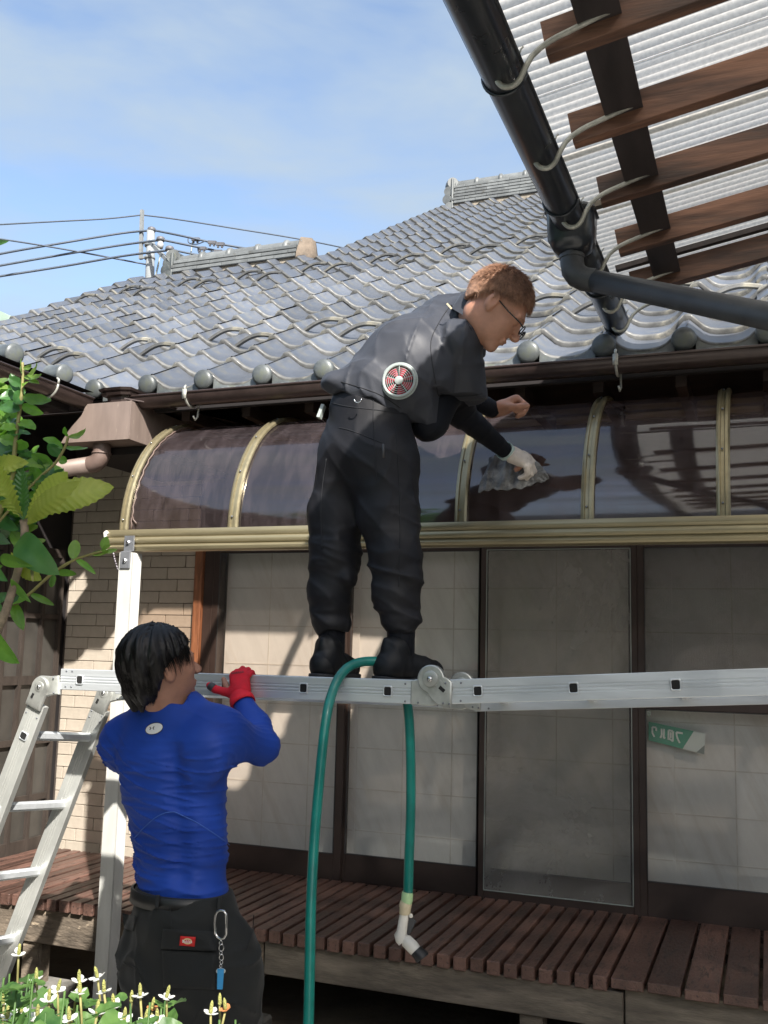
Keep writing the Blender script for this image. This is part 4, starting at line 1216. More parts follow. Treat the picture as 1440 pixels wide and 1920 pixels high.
# hopper box on the gutter
b = MB(); yc = 3.22
def ring8(w_, d_, z_, c_=0.35, x0_=GX):
    return [(x0_-w_*(1-c_), yc-d_, z_), (x0_+w_*(1-c_), yc-d_, z_), (x0_+w_, yc-d_*(1-c_), z_), (x0_+w_, yc+d_*(1-c_), z_), (x0_+w_*(1-c_), yc+d_, z_), (x0_-w_*(1-c_), yc+d_, z_), (x0_-w_, yc+d_*(1-c_), z_), (x0_-w_, yc-d_*(1-c_), z_)]
lv = [ring8(.082,.075,GZ+.055), ring8(.085,.078,GZ+.045), ring8(.078,.072,GZ+.040), ring8(.074,.068,GZ-.055), ring8(.058,.052,GZ-.085), ring8(.040,.036,GZ-.095)]
vs = [p for L in lv for p in L]
b.add(vs, [(j*8+(i+1)%8, j*8+i, (j+1)*8+i, (j+1)*8+(i+1)%8) for j in range(5) for i in range(8)]+[tuple(range(8)), tuple(range(47,39,-1))])
b.build('hopper', M['blackpipe'], pg, math.radians(50))
dpp = empty('downpipe', (GX, yc, GZ-.1), 'dusty charcoal downpipe crossing from the black hopper to the right', 'drainpipe')
pts_ = [Vector((GX, yc, GZ-.090)), Vector((GX, yc, GZ-.125)), Vector((GX+.004, yc, GZ-.150)), Vector((GX+.018, yc, GZ-.172)), Vector((GX+.040, yc, GZ-.186)), Vector((GX+.075, yc, GZ-.196))]
MB().tube(pts_, [.040,.040,.041,.041,.040,.040], 20).build('elbow', M['greypipe'], dpp, math.radians(50))
MB().tube([pts_[0]+Vector((0,0,-.008)), pts_[0]+Vector((0,0,-.020))], .043, 20).build('collar', M['greypipe'], dpp, math.radians(50))
pe_ = at(1478, 601, 2.62); pd_ = (pe_-pts_[-1]).normalized()
MB().tube([pts_[-1]-pd_*.014, pe_, pe_+pd_*.7], .036, 20).build('pipe', M['greypipe'], dpp, True)

# ------------------------------------------------------------------ utility pole and cables far behind the roof
pol = empty('utility_pole', at(280, 1060, 30)*1.0, 'concrete utility pole with three insulators beyond the tiled roof', 'utility pole')
def A3(px, py, Y=30): return at(px, py, Y)
base = A3(280, 520); topp = A3(283, 432)
MB().tube([Vector((base.x, base.y, 0)), Vector((base.x+.02, base.y, base.z)), topp], [.19,.17,.15], 14).build('pole', M['concrete'], pol, True)
b = MB()
for py in (484, 460): 
    c = A3(281, py); b.tube([c+Vector((0,0,-.05)), c+Vector((0,0,.05))], .20, 14)
b.build('steel_band', M['polegrey'], pol, True)
b = MB(); b.bar(A3(266.5,394), A3(264,486), .12, .12); b.bar(A3(263,484), A3(280,482), .07, .07); b.bar(A3(266,455), A3(280,455), .08, .08)
b.build('side_bracket', M['polegrey'], pol)
MB().bar(A3(281,453,29.6), A3(318,493,28.6), .10, .14).build('crossarm', M['polegrey'], pol)
for (px, py, Y) in ((284,434,30),(301,452,29.3),(318,470,28.8)):
    c = A3(px, py, Y)
    ins_ = MB().tube([c+Vector((0,0,-.28)), c+Vector((0,0,-.12)), c+Vector((0,0,-.10)), c+Vector((0,0,.02))], [.10,.13,.10,.10], 12).build('insulator', M['porcelain'], pol, True)
    MB().tube([c+Vector((0,0,0)), c+Vector((0,0,.02)), c+Vector((0,0,.12)), c+Vector((0,0,.16))], [.14,.16,.15,.10], 12).build('insulator_cap', M['insul'], ins_, True)
MB().tube([A3(303,470,29.5), A3(291,521,29.5)], .035, 6).build('stay_wire', M['fangrey'], pol)
def cable(pts, r, label):
    o = empty('power_line', pts[0], label, 'cable', 'power cables strung across the sky')
    sp = spline([A3(*p) for p in pts], 6)
    MB().tube(sp, r, 6).build('cable', M['wire'], o, True); return o
cable([(-140,430,26),(0,421,27),(110,415,28),(200,410,29),(266,403,30)], .028, 'thin cable to the left of the pole, highest of all')
cable([(266,403,30),(330,411,31),(450,430,33),(560,448,34),(650,466,36),(760,492,38)], .028, 'thin cable sloping right from the pole top above the ridge')
cable([(-140,506,26),(0,476,27),(120,455,28),(230,437,29.6),(284,432,30)], .042, 'upper of three parallel cables left of the pole')
cable([(-140,524,26),(0,498,27),(120,477,28),(230,459,29),(300,450,29.3)], .042, 'middle of three parallel cables left of the pole')
cable([(-140,540,26),(0,518,27),(120,499,28),(230,480,28.6),(318,469,28.8)], .042, 'lowest of three parallel cables left of the pole')
cable([(-140,430,24),(0,448,26),(130,469,28),(275,496,30)], .030, 'cable crossing the parallel ones on its way down to the pole')
c1 = cable([(290,432,30),(340,442,30),(400,455,30.5),(450,464,31),(500,473,32),(560,484,33)], .042, 'upper cable right of the pole carrying dark splice clamps')
c2 = cable([(306,450,29.3),(350,459,30),(400,469,30.5),(446,478,31),(520,492,32)], .042, 'lower cable right of the pole carrying dark splice clamps')
cable([(322,468,28.8),(350,474,29),(392,482,29.5),(440,492,30)], .038, 'lowest cable right of the pole vanishing behind the small ridge')
for o, L in ((c1, ((367,449),(398,455),(413,458))), (c2, ((379,466),(409,472),(429,476)))):
    for (px, py) in L:
        c = A3(px, py, 30.3)
        b = MB(); b.bar(c+Vector((-.16,0,.03)), c+Vector((.16,0,-.02)), .10, .12); b.ball(c+Vector((-.09,0,-.09)), .05, 6, 4); b.ball(c+Vector((.08,0,-.11)), .05, 6, 4)
        b.build('splice_clamp', M['insul'], o)
for pts, o in (([(353,445),(354,455),(368,458),(385,452)], c1), ([(371,464),(373,474),(384,477),(400,470)], c2)):
    MB().tube(spline([A3(p[0], p[1], 30.3) for p in pts], 5), .022, 5).build('jumper_loop', M['wire'], o, True)
MB().tube([A3(362,449,30.3), A3(356,485,30.3)], .028, 5).build('drop_wire', M['fangrey'], c1)

# neighbour's green eave at the left edge
nb = empty('neighbour_house', at(10, 640, 14), 'sliver of a neighbouring house with pale green copper eave at the left edge', 'house')
b = MB(); b.add([at(-120,540,14),at(0,583,14),at(54,610,14),at(30,616,14),at(0,606,14),at(-120,565,14)]+[p+Vector((0,1.5,0)) for p in [at(-120,540,14),at(0,583,14),at(54,610,14),at(30,616,14),at(0,606,14),at(-120,565,14)]],
    [tuple(range(5,-1,-1)), tuple(range(6,12))]+[(i,(i+1)%6,6+(i+1)%6,6+i) for i in range(6)])
b.build('eave', M['patina'], nb)
p0 = at(-130, 575, 14.3); p1 = at(22, 615, 14.3)
MB().add([(p0.x,14.3,0),(p1.x,14.3,0),(p1.x,14.3,p1.z),(p0.x,14.3,p0.z),(p0.x,16,0),(p1.x,16,0),(p1.x,16,p1.z),(p0.x,16,p0.z)],
   [(0,1,2,3),(7,6,5,4),(1,5,6,2),(0,3,7,4)]).build('wall', M['plaster'], nb)

# ------------------------------------------------------------------ signed-distance modelling of the figures
def vnoise(P, f, seed=0):
    r = np.random.default_rng(seed).random((16, 16, 16)).astype(np.float32)
    q = P*f+1000.0
    i = np.floor(q).astype(np.int64); t = (q-i).astype(np.float32); t = t*t*(3-2*t); i &= 15; j = (i+1) & 15
    x, y, z = i[...,0], i[...,1], i[...,2]; X, Y_, Z = j[...,0], j[...,1], j[...,2]
    tx, ty, tz = t[...,0], t[...,1], t[...,2]
    c00 = r[x,y,z]*(1-tx)+r[X,y,z]*tx; c10 = r[x,Y_,z]*(1-tx)+r[X,Y_,z]*tx
    c01 = r[x,y,Z]*(1-tx)+r[X,y,Z]*tx; c11 = r[x,Y_,Z]*(1-tx)+r[X,Y_,Z]*tx
    return ((c00*(1-ty)+c10*ty)*(1-tz)+(c01*(1-ty)+c11*ty)*tz)*2-1

def cone(a, b, ra, rb=None, k=0.02, op='u', fl=None):
    """tapered capsule; fl = (axis, ratio) flattens it along a direction"""
    a = np.array(a, float); b = np.array(b, float); rb = ra if rb is None else rb
    return dict(t='c', a=a, b=b, ra=ra, rb=rb, k=k, op=op, c=(a+b)/2, R=np.linalg.norm(b-a)/2+max(ra, rb), fl=fl)
def ell(c, r, k=0.02, op='u', rot=None):
    c = np.array(c, float); r = np.array(r, float)
    return dict(t='e', a=c, r=r, k=k, op=op, c=c, R=float(max(r)), rot=rot)
def frame(fwd, up):
    f = Vector(fwd).normalized(); r = f.cross(Vector(up)).normalized(); u = r.cross(f)
    return r, f, u                       # right, forward, up

def pdist(p, P):
    if p['t'] == 'c':
        d = P-p['a']; ab = p['b']-p['a']
        t = np.clip((d@ab)/max(1e-9, ab@ab), 0, 1)
        v = d-t[...,None]*ab
        if p['fl'] is not None:
            ax, ratio = p['fl']; ax = np.array(ax, float); s = v@ax
            v = v+(s*(1/ratio-1))[...,None]*ax
        return np.sqrt((v*v).sum(-1))-(p['ra']+(p['rb']-p['ra'])*t)
    d = P-p['a']
    if p['rot'] is not None: d = d@p['rot']           # columns of rot = local axes in world
    k0 = np.sqrt(((d/p['r'])**2).sum(-1)); k1 = np.sqrt(((d/p['r']**2)**2).sum(-1))
    return k0*(k0-1)/np.maximum(k1, 1e-6)

def field(prims, P, c=None, rad=None):
    D = np.full(P.shape[:-1], 9.0, np.float32)
    for p in prims:
        if c is not None and np.linalg.norm(p['c']-c) > p['R']*1.15+rad+0.06: continue
        d = pdist(p, P).astype(np.float32); k = p['k']
        if p['op'] == 'u':
            if k > 0:
                h = np.clip(0.5+0.5*(D-d)/k, 0, 1); D = D*(1-h)+d*h-k*h*(1-h)
            else: D = np.minimum(D, d)
        elif p['op'] == 's':
            h = np.clip(0.5-0.5*(D+d)/k, 0, 1); D = D*(1-h)+(-d)*h+k*h*(1-h)
    return D

def surface(prims, h, disp=None, cut=None, pad=0.03):
    lo = np.min([p['c']-p['R'] for p in prims if p['op'] == 'u'], axis=0)-pad
    hi = np.max([p['c']+p['R'] for p in prims if p['op'] == 'u'], axis=0)+pad
    B = 16
    n = (np.ceil((hi-lo)/h/B).astype(int))*B+1
    F = np.full(n, 1.0, np.float32)
    nb = (n-1)//B
    rad = B*h*0.5*math.sqrt(3)
    ax = np.arange(B+1)*h
    G = np.stack(np.meshgrid(ax, ax, ax, indexing='ij'), -1)
    for bi in range(nb[0]):
        for bj in range(nb[1]):
            for bk in range(nb[2]):
                o = lo+np.array([bi,bj,bk])*B*h; c = o+B*h/2
                d0 = field(prims, c[None], c, rad)[0]
                sl = (slice(bi*B, bi*B+B+1), slice(bj*B, bj*B+B+1), slice(bk*B, bk*B+B+1))
                if abs(d0) > rad*1.5+0.03:
                    if d0 < 0: F[sl] = -1.0
                    continue
                P = G+o
                D = field(prims, P, c, rad)
                if disp is not None: D = D-disp(P, D)
                if cut is not None: D = np.maximum(D, cut(P))
                F[sl] = D
    S = F < 0
    nx, ny, nz = n-1
    cnt = np.zeros((nx,ny,nz), np.int8)
    for dx in (0,1):
        for dy in (0,1):
            for dz in (0,1): cnt += S[dx:dx+nx, dy:dy+ny, dz:dz+nz]
    act = (cnt > 0) & (cnt < 8)
    I = np.argwhere(act); idx = -np.ones((nx,ny,nz), np.int64); idx[act] = np.arange(len(I))
    acc = np.zeros((len(I), 3)); w = np.zeros(len(I))
    cs = [(0,0,0),(1,0,0),(0,1,0),(1,1,0),(0,0,1),(1,0,1),(0,1,1),(1,1,1)]
    vals = [F[I[:,0]+a, I[:,1]+b, I[:,2]+c] for a,b,c in cs]
    for i in range(8):
        for j in range(i+1, 8):
            if sum(abs(cs[i][q]-cs[j][q]) for q in range(3)) != 1: continue
            m_ = (vals[i] < 0) != (vals[j] < 0)
            t = np.where(m_, vals[i]/np.where(m_, vals[i]-vals[j], 1), 0)[:,None]
            p = np.array(cs[i])+(np.array(cs[j])-np.array(cs[i]))*t
            acc += p*m_[:,None]; w += m_
    V = lo+(I+acc/w[:,None])*h
    faces = []
    for axn in range(3):
        sh = [slice(1, None)]*3
        A = S[tuple(slice(0, -1) if q == axn else slice(1, -1) for q in range(3))]
        C_ = S[tuple(slice(1, None) if q == axn else slice(1, -1) for q in range(3))]
        E_ = np.argwhere(A != C_)
        if len(E_) == 0: continue
        neg = A[E_[:,0],E_[:,1],E_[:,2]]
        b = E_.copy()
        for q in range(3):
            if q != axn: b[:,q] += 1
        o1, o2 = [(1,2),(2,0),(0,1)][axn]
        def at_(d1, d2):
            e = b.copy(); e[:,o1] -= d1; e[:,o2] -= d2
            return idx[e[:,0],e[:,1],e[:,2]]
        Q = np.stack([at_(0,0), at_(1,0), at_(1,1), at_(0,1)], 1)
        Q[~neg] = Q[~neg][:, ::-1]
        faces.append(Q[(Q >= 0).all(1)])
    Q = np.concatenate(faces)
    return V, Q

def np_mesh(name, V, Q, mt, parent, smooth=True, relax=1):
    if relax:                                            # light Laplacian pass to remove grid stepping
        for _ in range(relax):
            S_ = np.zeros_like(V); n_ = np.zeros(len(V))
            for a, b in ((0,1),(1,2),(2,3),(3,0)):
                np.add.at(S_, Q[:,a], V[Q[:,b]]); np.add.at(S_, Q[:,b], V[Q[:,a]])
                np.add.at(n_, Q[:,a], 1); np.add.at(n_, Q[:,b], 1)
            V = V*0.5+0.5*S_/np.maximum(n_, 1)[:,None]
    me = bpy.data.meshes.new(name)
    me.vertices.add(len(V)); me.vertices.foreach_set('co', V.astype(np.float32).ravel())
    me.loops.add(len(Q)*4); me.loops.foreach_set('vertex_index', Q.astype(np.int32).ravel())
    me.polygons.add(len(Q)); me.polygons.foreach_set('loop_start', (np.arange(len(Q))*4).astype(np.int32))
    me.update(calc_edges=True); me.validate()
    if smooth: me.shade_smooth()
    me.materials.append(mt)
    return link(bpy.data.objects.new(name, me), parent)

def sdf_obj(name, prims, h, mt, parent, disp=None, cut=None, relax=1):
    V, Q = surface(prims, h, disp, cut)
    return np_mesh(name, V, Q, mt, parent, relax=relax)

def head_prims(c, r, f, u, s=1.0, open_=0.0):
    """a head: c centre between the ears; r right, f forward, u up"""
    R_ = np.array([list(r), list(f), list(u)]).T
    def L(x, y, z): return np.array(c)+R_@np.array([x*s, y*s, z*s])
    def E(p_, rr, k=0.02, op='u', rot=R_): return ell(L(*p_), np.array(rr)*s, k*s, op, rot)
    P = [E((0,-.012,.030),(.076,.096,.088)), E((0,.020,-.022),(.064,.074,.082), .03), E((0,.030,-.066),(.050,.056,.046), .03),
         E((0,.074,-.104),(.021,.018,.017), .025), E((0,.080,.018),(.052,.018,.016), .02),
         E((.032,.062,-.022),(.024,.022,.020), .02), E((-.032,.062,-.022),(.024,.022,.020), .02)]
    for sx in (1, -1):
        P.append(E((.031*sx,.098,.000),(.019,.016,.013), .012, 's'))
        P.append(E((.030*sx,.078,.000),(.014,.014,.012), .004))
        P.append(E((.030*sx,.082,.0085),(.017,.013,.006), .004))
    P += [cone(L(0,.088,.006), L(0,.116,-.030), .0075*s, .012*s, .010*s), E((0,.108,-.036),(.017,.012,.009), .008)]
    P += [E((0,.094,-.062),(.022,.009,.0055), .006), E((0,.091,-.072),(.019,.009,.006), .006), E((0,.101,-.067),(.020,.006,.0016), .003, 's')]
    for sx in (1, -1):                   # ears
        P.append(E((.078*sx,-.010,-.004),(.011,.020,.033), .006)); P.append(E((.074*sx,-.004,-.026),(.009,.011,.014), .006))
        P.append(E((.090*sx,-.003,.000),(.008,.010,.020), .005, 's'))
    return P, L

def hand_prims(w, d, n, s, scale=1.0, curl=(0.5,0.9,0.6), tcurl=0.4, spread=0.06, tdir=(0.55, 0.75, -0.25), rr=1.0, fingers=(1,1,1,1), fcurls=None):
    """w wrist, d direction of the palm, n back of the hand, s towards the thumb side; fingers curl against n"""
    w = np.array(w, float); d = np.array(d, float); d /= np.linalg.norm(d)
    n = np.array(n, float); n -= d*(n@d); n /= np.linalg.norm(n)
    s0 = np.cross(d, n); s_ = s0 if s0@np.array(s) > 0 else -s0
    q = scale
    P = [cone(w-d*.02*q, w+d*.03*q, .026*q, .028*q, .01, fl=(n,.72)),
         cone(w+d*.028*q+s_*.012*q, w+d*.080*q+s_*.024*q, .022*q, .0155*q, .014*q),
         cone(w+d*.026*q, w+d*.084*q+s_*.004*q, .021*q, .0150*q, .014*q),
         cone(w+d*.024*q-s_*.012*q, w+d*.078*q-s_*.018*q, .020*q, .0145*q, .014*q)]
    base = [(.024,.086,.074,.0098),(.004,.091,.082,.0102),(-.015,.086,.075,.0096),(-.032,.076,.058,.0085)]
    for i, (bs, bd, ln, r_) in enumerate(base):
        p = w+d*bd*q+s_*bs*q
        a = 0; segs = (.44, .30, .26)
        cu = fcurls[i] if fcurls else curl
        dr = d+s_*(bs*2.2*spread/0.06*.5); dr /= np.linalg.norm(dr)
        for g_, c_ in zip(segs, cu):
            a += c_
            v = dr*math.cos(a)-n*math.sin(a)
            e = p+v*ln*g_*q
            P.append(cone(p, e, r_*q*rr, r_*q*rr*.94, .0045*q)); p = e; r_ *= .95
    # thumb
    p = w+d*.020*q+s_*.020*q-n*.004
    v = d*tdir[0]+s_*tdir[1]+n*tdir[2]; v /= np.linalg.norm(v)
    e = p+v*.042*q; P.append(cone(p, e, .019*q, .0135*q, .014*q))
    v2 = v*math.cos(tcurl)+(d*.9-s_*.35)*math.sin(tcurl); v2 /= np.linalg.norm(v2)
    e2 = e+v2*.033*q; P.append(cone(e, e2, .0122*q*rr, .0112*q*rr, .005*q))
    e3 = e2+(v2*.96+(d-s_*.3)*.3)/1.1*.026*q; P.append(cone(e2, e3, .0112*q*rr, .0098*q*rr, .005*q))
    return P, (e2, e3)

def strands(name, roots, mt, parent, r=0.0009, seg=3):
    """short tapered hair tufts: roots = list of (point, direction, length, bend)"""
    b = MB()
    for (p, dv, ln, bend) in roots:
        p = Vector(p); dv = Vector(dv).normalized(); bend = Vector(bend)
        sd = dv.cross(Vector((.3,.5,.8))).normalized(); up = sd.cross(dv)
        vs = []; 
        for i in range(seg+1):
            t = i/seg; c = p+dv*ln*t+bend*ln*t*t; rr = r*(1-t*.85)
            for k in range(3):
                a = 2*PI*k/3; vs.append(c+(sd*math.cos(a)+up*math.sin(a))*rr)
        b.add(vs, [(i*3+k, i*3+(k+1)%3, (i+1)*3+(k+1)%3, (i+1)*3+k) for i in range(seg) for k in range(3)])
    return b.build(name, mt, parent, True)

def folds(P, dirv, freq, seed, warp=0.6, sharp=2.0):
    """ridged cloth folds: bands across dirv, warped by noise"""
    t = (P@np.array(dirv))*freq + warp*vnoise(P, 5.0, seed)+warp*.5*vnoise(P, 11.0, seed+1)
    w_ = 1-np.abs(np.sin(t*math.pi))
    return w_**sharp

def crease(P, dirv, f, seed, st=0.28, sharp=7.0):
    """thin elongated creases running across dirv"""
    dv = np.array(dirv, float); dv /= np.linalg.norm(dv)
    s_ = P@dv
    Q_ = P*st+dv*(s_*(1-st))[...,None]
    n_ = vnoise(Q_, f, seed)+.35*vnoise(Q_, f*2.1, seed+1)
    return (1-np.minimum(1, np.abs(n_)*1.1))**sharp

# ------------------------------------------------------------------ man on the ladder
def A(px, py, Y): return np.array(at(px, py, Y))
man = empty('person', (-1.25, 3.14, 1.54), 'man with light brown hair and charcoal fan jacket standing on the ladder wiping the canopy', 'person')
hc = A(931, 578, 3.22)
hr, hf, hu = frame((0.70, 0.20, -0.69), (0.66, 0.10, 0.75))
HS = 1.07
hp1, HL = head_prims(hc, hr, hf, hu, HS)
shR, elR, wrR = A(862, 655, 3.24), A(862, 772, 3.50), A(950, 848, 3.80)
shL, elL, wrL = A(828, 640, 3.56), A(868, 745, 3.66), A(931, 770, 3.80)
hipL, knL, anL = A(650, 850, 3.20), A(628, 1045, 3.16), A(622, 1215, 3.15)
hipR, knR, anR = A(722, 850, 3.12), A(742, 1045, 3.10), A(750, 1215, 3.10)
pel = (hipL+hipR)/2+np.array([0,0,.06]); chest = A(838, 650, 3.38); waist = A(705, 755, 3.17); neck = A(893, 610, 3.30)
foot = 1.541
def shoe_prims(an, dirv, s=1.0):
    dirv = np.array(dirv, float); dirv /= np.linalg.norm(dirv)
    h = an.copy(); h[2] = foot
    return [cone(h+np.array([0,0,.040])-dirv*.045, h+np.array([0,0,.034])+dirv*.150, .036, .030, .02),
            cone(h+np.array([0,0,.05])-dirv*.040, h+np.array([0,0,.095]), .040, .040, .02),
            ell(h+np.array([0,0,.040])+dirv*.10, (.045,.045,.034), .03)], h
# body (one continuous surface)
bp = list(hp1)
bp += [cone(hc+np.array(hu)*-.055-np.array(hf)*.03, neck, .058, .062, .03), cone(neck, chest, .075, .10, .05), cone(chest, waist, .10, .075, .05), cone(waist, pel, .075, .085, .05),
       cone(chest, shR, .08, .055, .05), cone(chest, shL, .08, .055, .05), cone(shR, elR, .048, .040, .03), cone(elR, wrR, .036, .025, .02),
       cone(shL, elL, .048, .040, .03), cone(elL, wrL, .038, .027, .02), cone(hipL, knL, .065, .050, .04), cone(knL, anL, .052, .035, .03),
       cone(hipR, knR, .065, .050, .04), cone(knR, anR, .052, .035, .03)]
for an, dv in ((anL, (-.15,1,0)), (anR, (.75,.6,0))):
    sp_, h_ = shoe_prims(an, dv)
    bp += [cone(an, h_+np.array([0,0,.05]), .034, .030, .02), cone(h_+np.array([0,0,.045]), h_+np.array([0,0,.042])+np.array(dv)/np.linalg.norm(dv)*.07, .022, .018, .02)]
d_ = wrL-elL; d_ /= np.linalg.norm(d_)
# bare left hand, loosely closed, thumb side to the viewer
hl, _t = hand_prims(wrL, (0.86,0.1,0.34), (-0.36,0.22,0.90), (0,-1,0), 1.12, curl=(1.15,1.25,0.6), tcurl=0.35, tdir=(0.80,0.35,-0.62), rr=1.03)
bp += hl
# right hand inside the glove
hr_, _t = hand_prims(wrR, (0.66,0.46,-0.42), (0.10,-0.62,0.78), (-0.3,0.8,0.3), 0.72, curl=(0.7,0.9,0.5))
bp += hr_
def skin_disp(P, D): return 0.0006*vnoise(P, 45, 3)
body = sdf_obj('body', bp, 0.0042, M['skin'], man, skin_disp)

# hair: cap plus many tufts
def hair_cap(P_, L, r, f, u, s, line):
    R_ = np.array([list(r), list(f), list(u)]).T
    return R_
R1m = np.array([list(hr), list(hf), list(hu)]).T
hcap = [ell(HL(0,-.014,.036), np.array((.085,.105,.096))*HS, .01, 'u', R1m), ell(HL(0,-.045,-.005), np.array((.072,.066,.075))*HS, .03, 'u', R1m)]
def cut_hair(P):
    q = (P-np.array(hc))@R1m/HS
    # keep above a hairline running from the forehead, over the ears and down to the nape
    line = np.where(q[...,1] > 0.02, 0.038+(q[...,1]-0.02)*0.55, np.where(q[...,1] > -0.03, 0.020+0.018*(q[...,1]+.03)/.05, -0.045+0.065*np.clip((q[...,1]+.09)/.06,0,1)))
    line = line+0.006*vnoise(P, 60, 4)
    return (line-q[...,2])*HS
def hair_disp(P, D):
    q = (P-np.array(hc))@R1m
    a = np.arctan2(q[...,0], q[...,2]+0.02)
    return 0.002*vnoise(np.stack([a*0.35, q[...,1]*0.25, q[...,2]*0.6], -1), 42, 8)
sdf_obj('hair', hcap, 0.0042, M['hairbrown'], man, hair_disp, cut_hair, relax=0)
roots = []
rr_ = random.Random(3)
while len(roots) < 7500:
    a = rr_.uniform(0, 2*PI); z = rr_.uniform(-.62, 1); sx = math.sqrt(1-z*z)
    dl = np.array([sx*math.cos(a), sx*math.sin(a), z])
    pl = np.array([0,-.014,.036])+dl*np.array([.082,.102,.093])
    y_ = pl[1]
    line = 0.038+(y_-.02)*.55 if y_ > .02 else (0.020+.018*(y_+.03)/.05 if y_ > -.03 else -0.045+.065*min(1,max(0,(y_+.09)/.06)))
    if pl[2] < line+rr_.uniform(-.004,.006): continue
    # combed from the crown forward and down, standing slightly
    crown = np.array([0,-.06,.11]); fl = pl-crown; fl -= dl*(fl@dl); fl /= (np.linalg.norm(fl)+1e-6)
    cw = .25*math.sin(a*7+z*5); fl += np.array([cw+rr_.uniform(-.16,.16), rr_.uniform(-.16,.16), rr_.uniform(-.16,.16)])
    dv = dl*0.55+fl*0.8
    roots.append((R1m@(pl*HS)+hc, R1m@dv, rr_.uniform(.018,.036)*HS, R1m@(-dl*.22)))
tfo = strands('hair_tufts', roots, M['hairbrown'], man, 0.0011); tfo['kind'] = 'stuff'
# eyebrow and spectacles
b = MB()
for sx in (1, -1):
    b.tube([HL(.012*sx,.098,.020), HL(.030*sx,.094,.024), HL(.046*sx,.082,.018)], [.0025,.0034,.0018], 6)
b.build('eyebrows', M['hairbrown'], man, True)
gl = MB()
for sx in (1, -1):
    ring = [HL(.033*sx+.021*math.cos(t), .117, -.004+.015*math.sin(t)) for t in [i*2*PI/16 for i in range(17)]]
    gl.tube(ring, .0022, 6, False)
    gl.tube([HL(.053*sx,.116,.002), HL(.066*sx,.100,.004), HL(.076*sx,.050,.004), HL(.080*sx,.0,.010), HL(.080*sx,-.020,-.004)], .0026, 6)
gl.tube([HL(-.012,.119,-.002), HL(0,.124,.001), HL(.012,.119,-.002)], .002, 6)
gl.build('spectacles', M['lens'], man, True)

# trousers
tp = [cone(A(695,765,3.165), A(690,850,3.16), .150, .152, .04, fl=((0.2,0.98,0),.88)),
      cone(A(655,862,3.19), A(630,970,3.18), .112, .098, .06), cone(A(630,970,3.18), knL+np.array([0.0,0,0.0]), .098, .088, .03),
      cone(knL, A(618,1120,3.15), .086, .071, .03), cone(A(618,1110,3.15), A(620,1170,3.15), .072, .062, .03), ell(A(621,1168,3.15), (.070,.068,.030), .02),
      cone(A(722,862,3.13), A(728,970,3.12), .118, .103, .06), cone(A(728,970,3.12), knR, .103, .088, .03),
      cone(knR, A(744,1115,3.10), .084, .074, .03), cone(A(744,1110,3.10), A(751,1163,3.10), .075, .062, .03), ell(A(753,1162,3.10), (.070,.068,.030), .02),
      ell(A(655,1085,3.13), (.030,.04,.030), .03), ell(A(776,1080,3.08), (.025,.04,.030), .03)]
kz = [float(knL[2]), float(anL[2])]
def tr_disp(P, D):
    z = P[...,2]
    low = np.clip((2.13-z)/0.14, 0, 1)*1.0
    up = 1-low*.5
    d = 0.0042*low*folds(P, (0.25,0.15,1.0), 12, 21, .9, 1.6)
    d += 0.004*up*folds(P, (0.75,0.2,0.62), 6.0, 31, .8, 2.4)+0.0035*up*folds(P, (-0.6,0.1,0.9), 5.0, 41, .9, 2.4)
    d += 0.004*vnoise(P, 14, 5)+0.0055*crease(P, (0.25,0.1,1.0), 14, 301, .2, 8)*(.3+low)+0.0045*crease(P, (0.7,0.1,0.7), 9, 311, .16, 9)*up
    d -= 0.006*(np.clip((z-2.50)/0.08, 0, 1))
    return d-0.004
tbot = float(A(620,1188,3.14)[2]); ttop = float(A(690,742,3.16)[2])
trs = sdf_obj('trousers', tp, 0.0052, M['trousers'], man, tr_disp, lambda P: np.maximum(tbot+0.012*np.sin(P[...,0]*40)-P[...,2], P[...,2]-ttop-0.01))
# seams, D ring, hip tab
b = MB(); c0 = A(671,748,2.99)
b.tube([c0+np.array([.013*math.cos(t), -.0, .013*math.sin(t)]) for t in [PI+i*PI/10 for i in range(11)]]+[c0+np.array([.013,0,0])], .0022, 6)
b.build('d_ring', M['steel'], man, True)
b = MB(); q0, q1 = A(607,760,3.12), A(598,784,3.11); b.bar(q0, q1, .012, .022, up=(0,-1,0)); b.build('hip_tab', M['fangrey'], man)
MB().tube([A(719,832,2.955), A(719,858,2.955)], .004, 6).build('zip_pull', M['plasticgrey'], man, True)
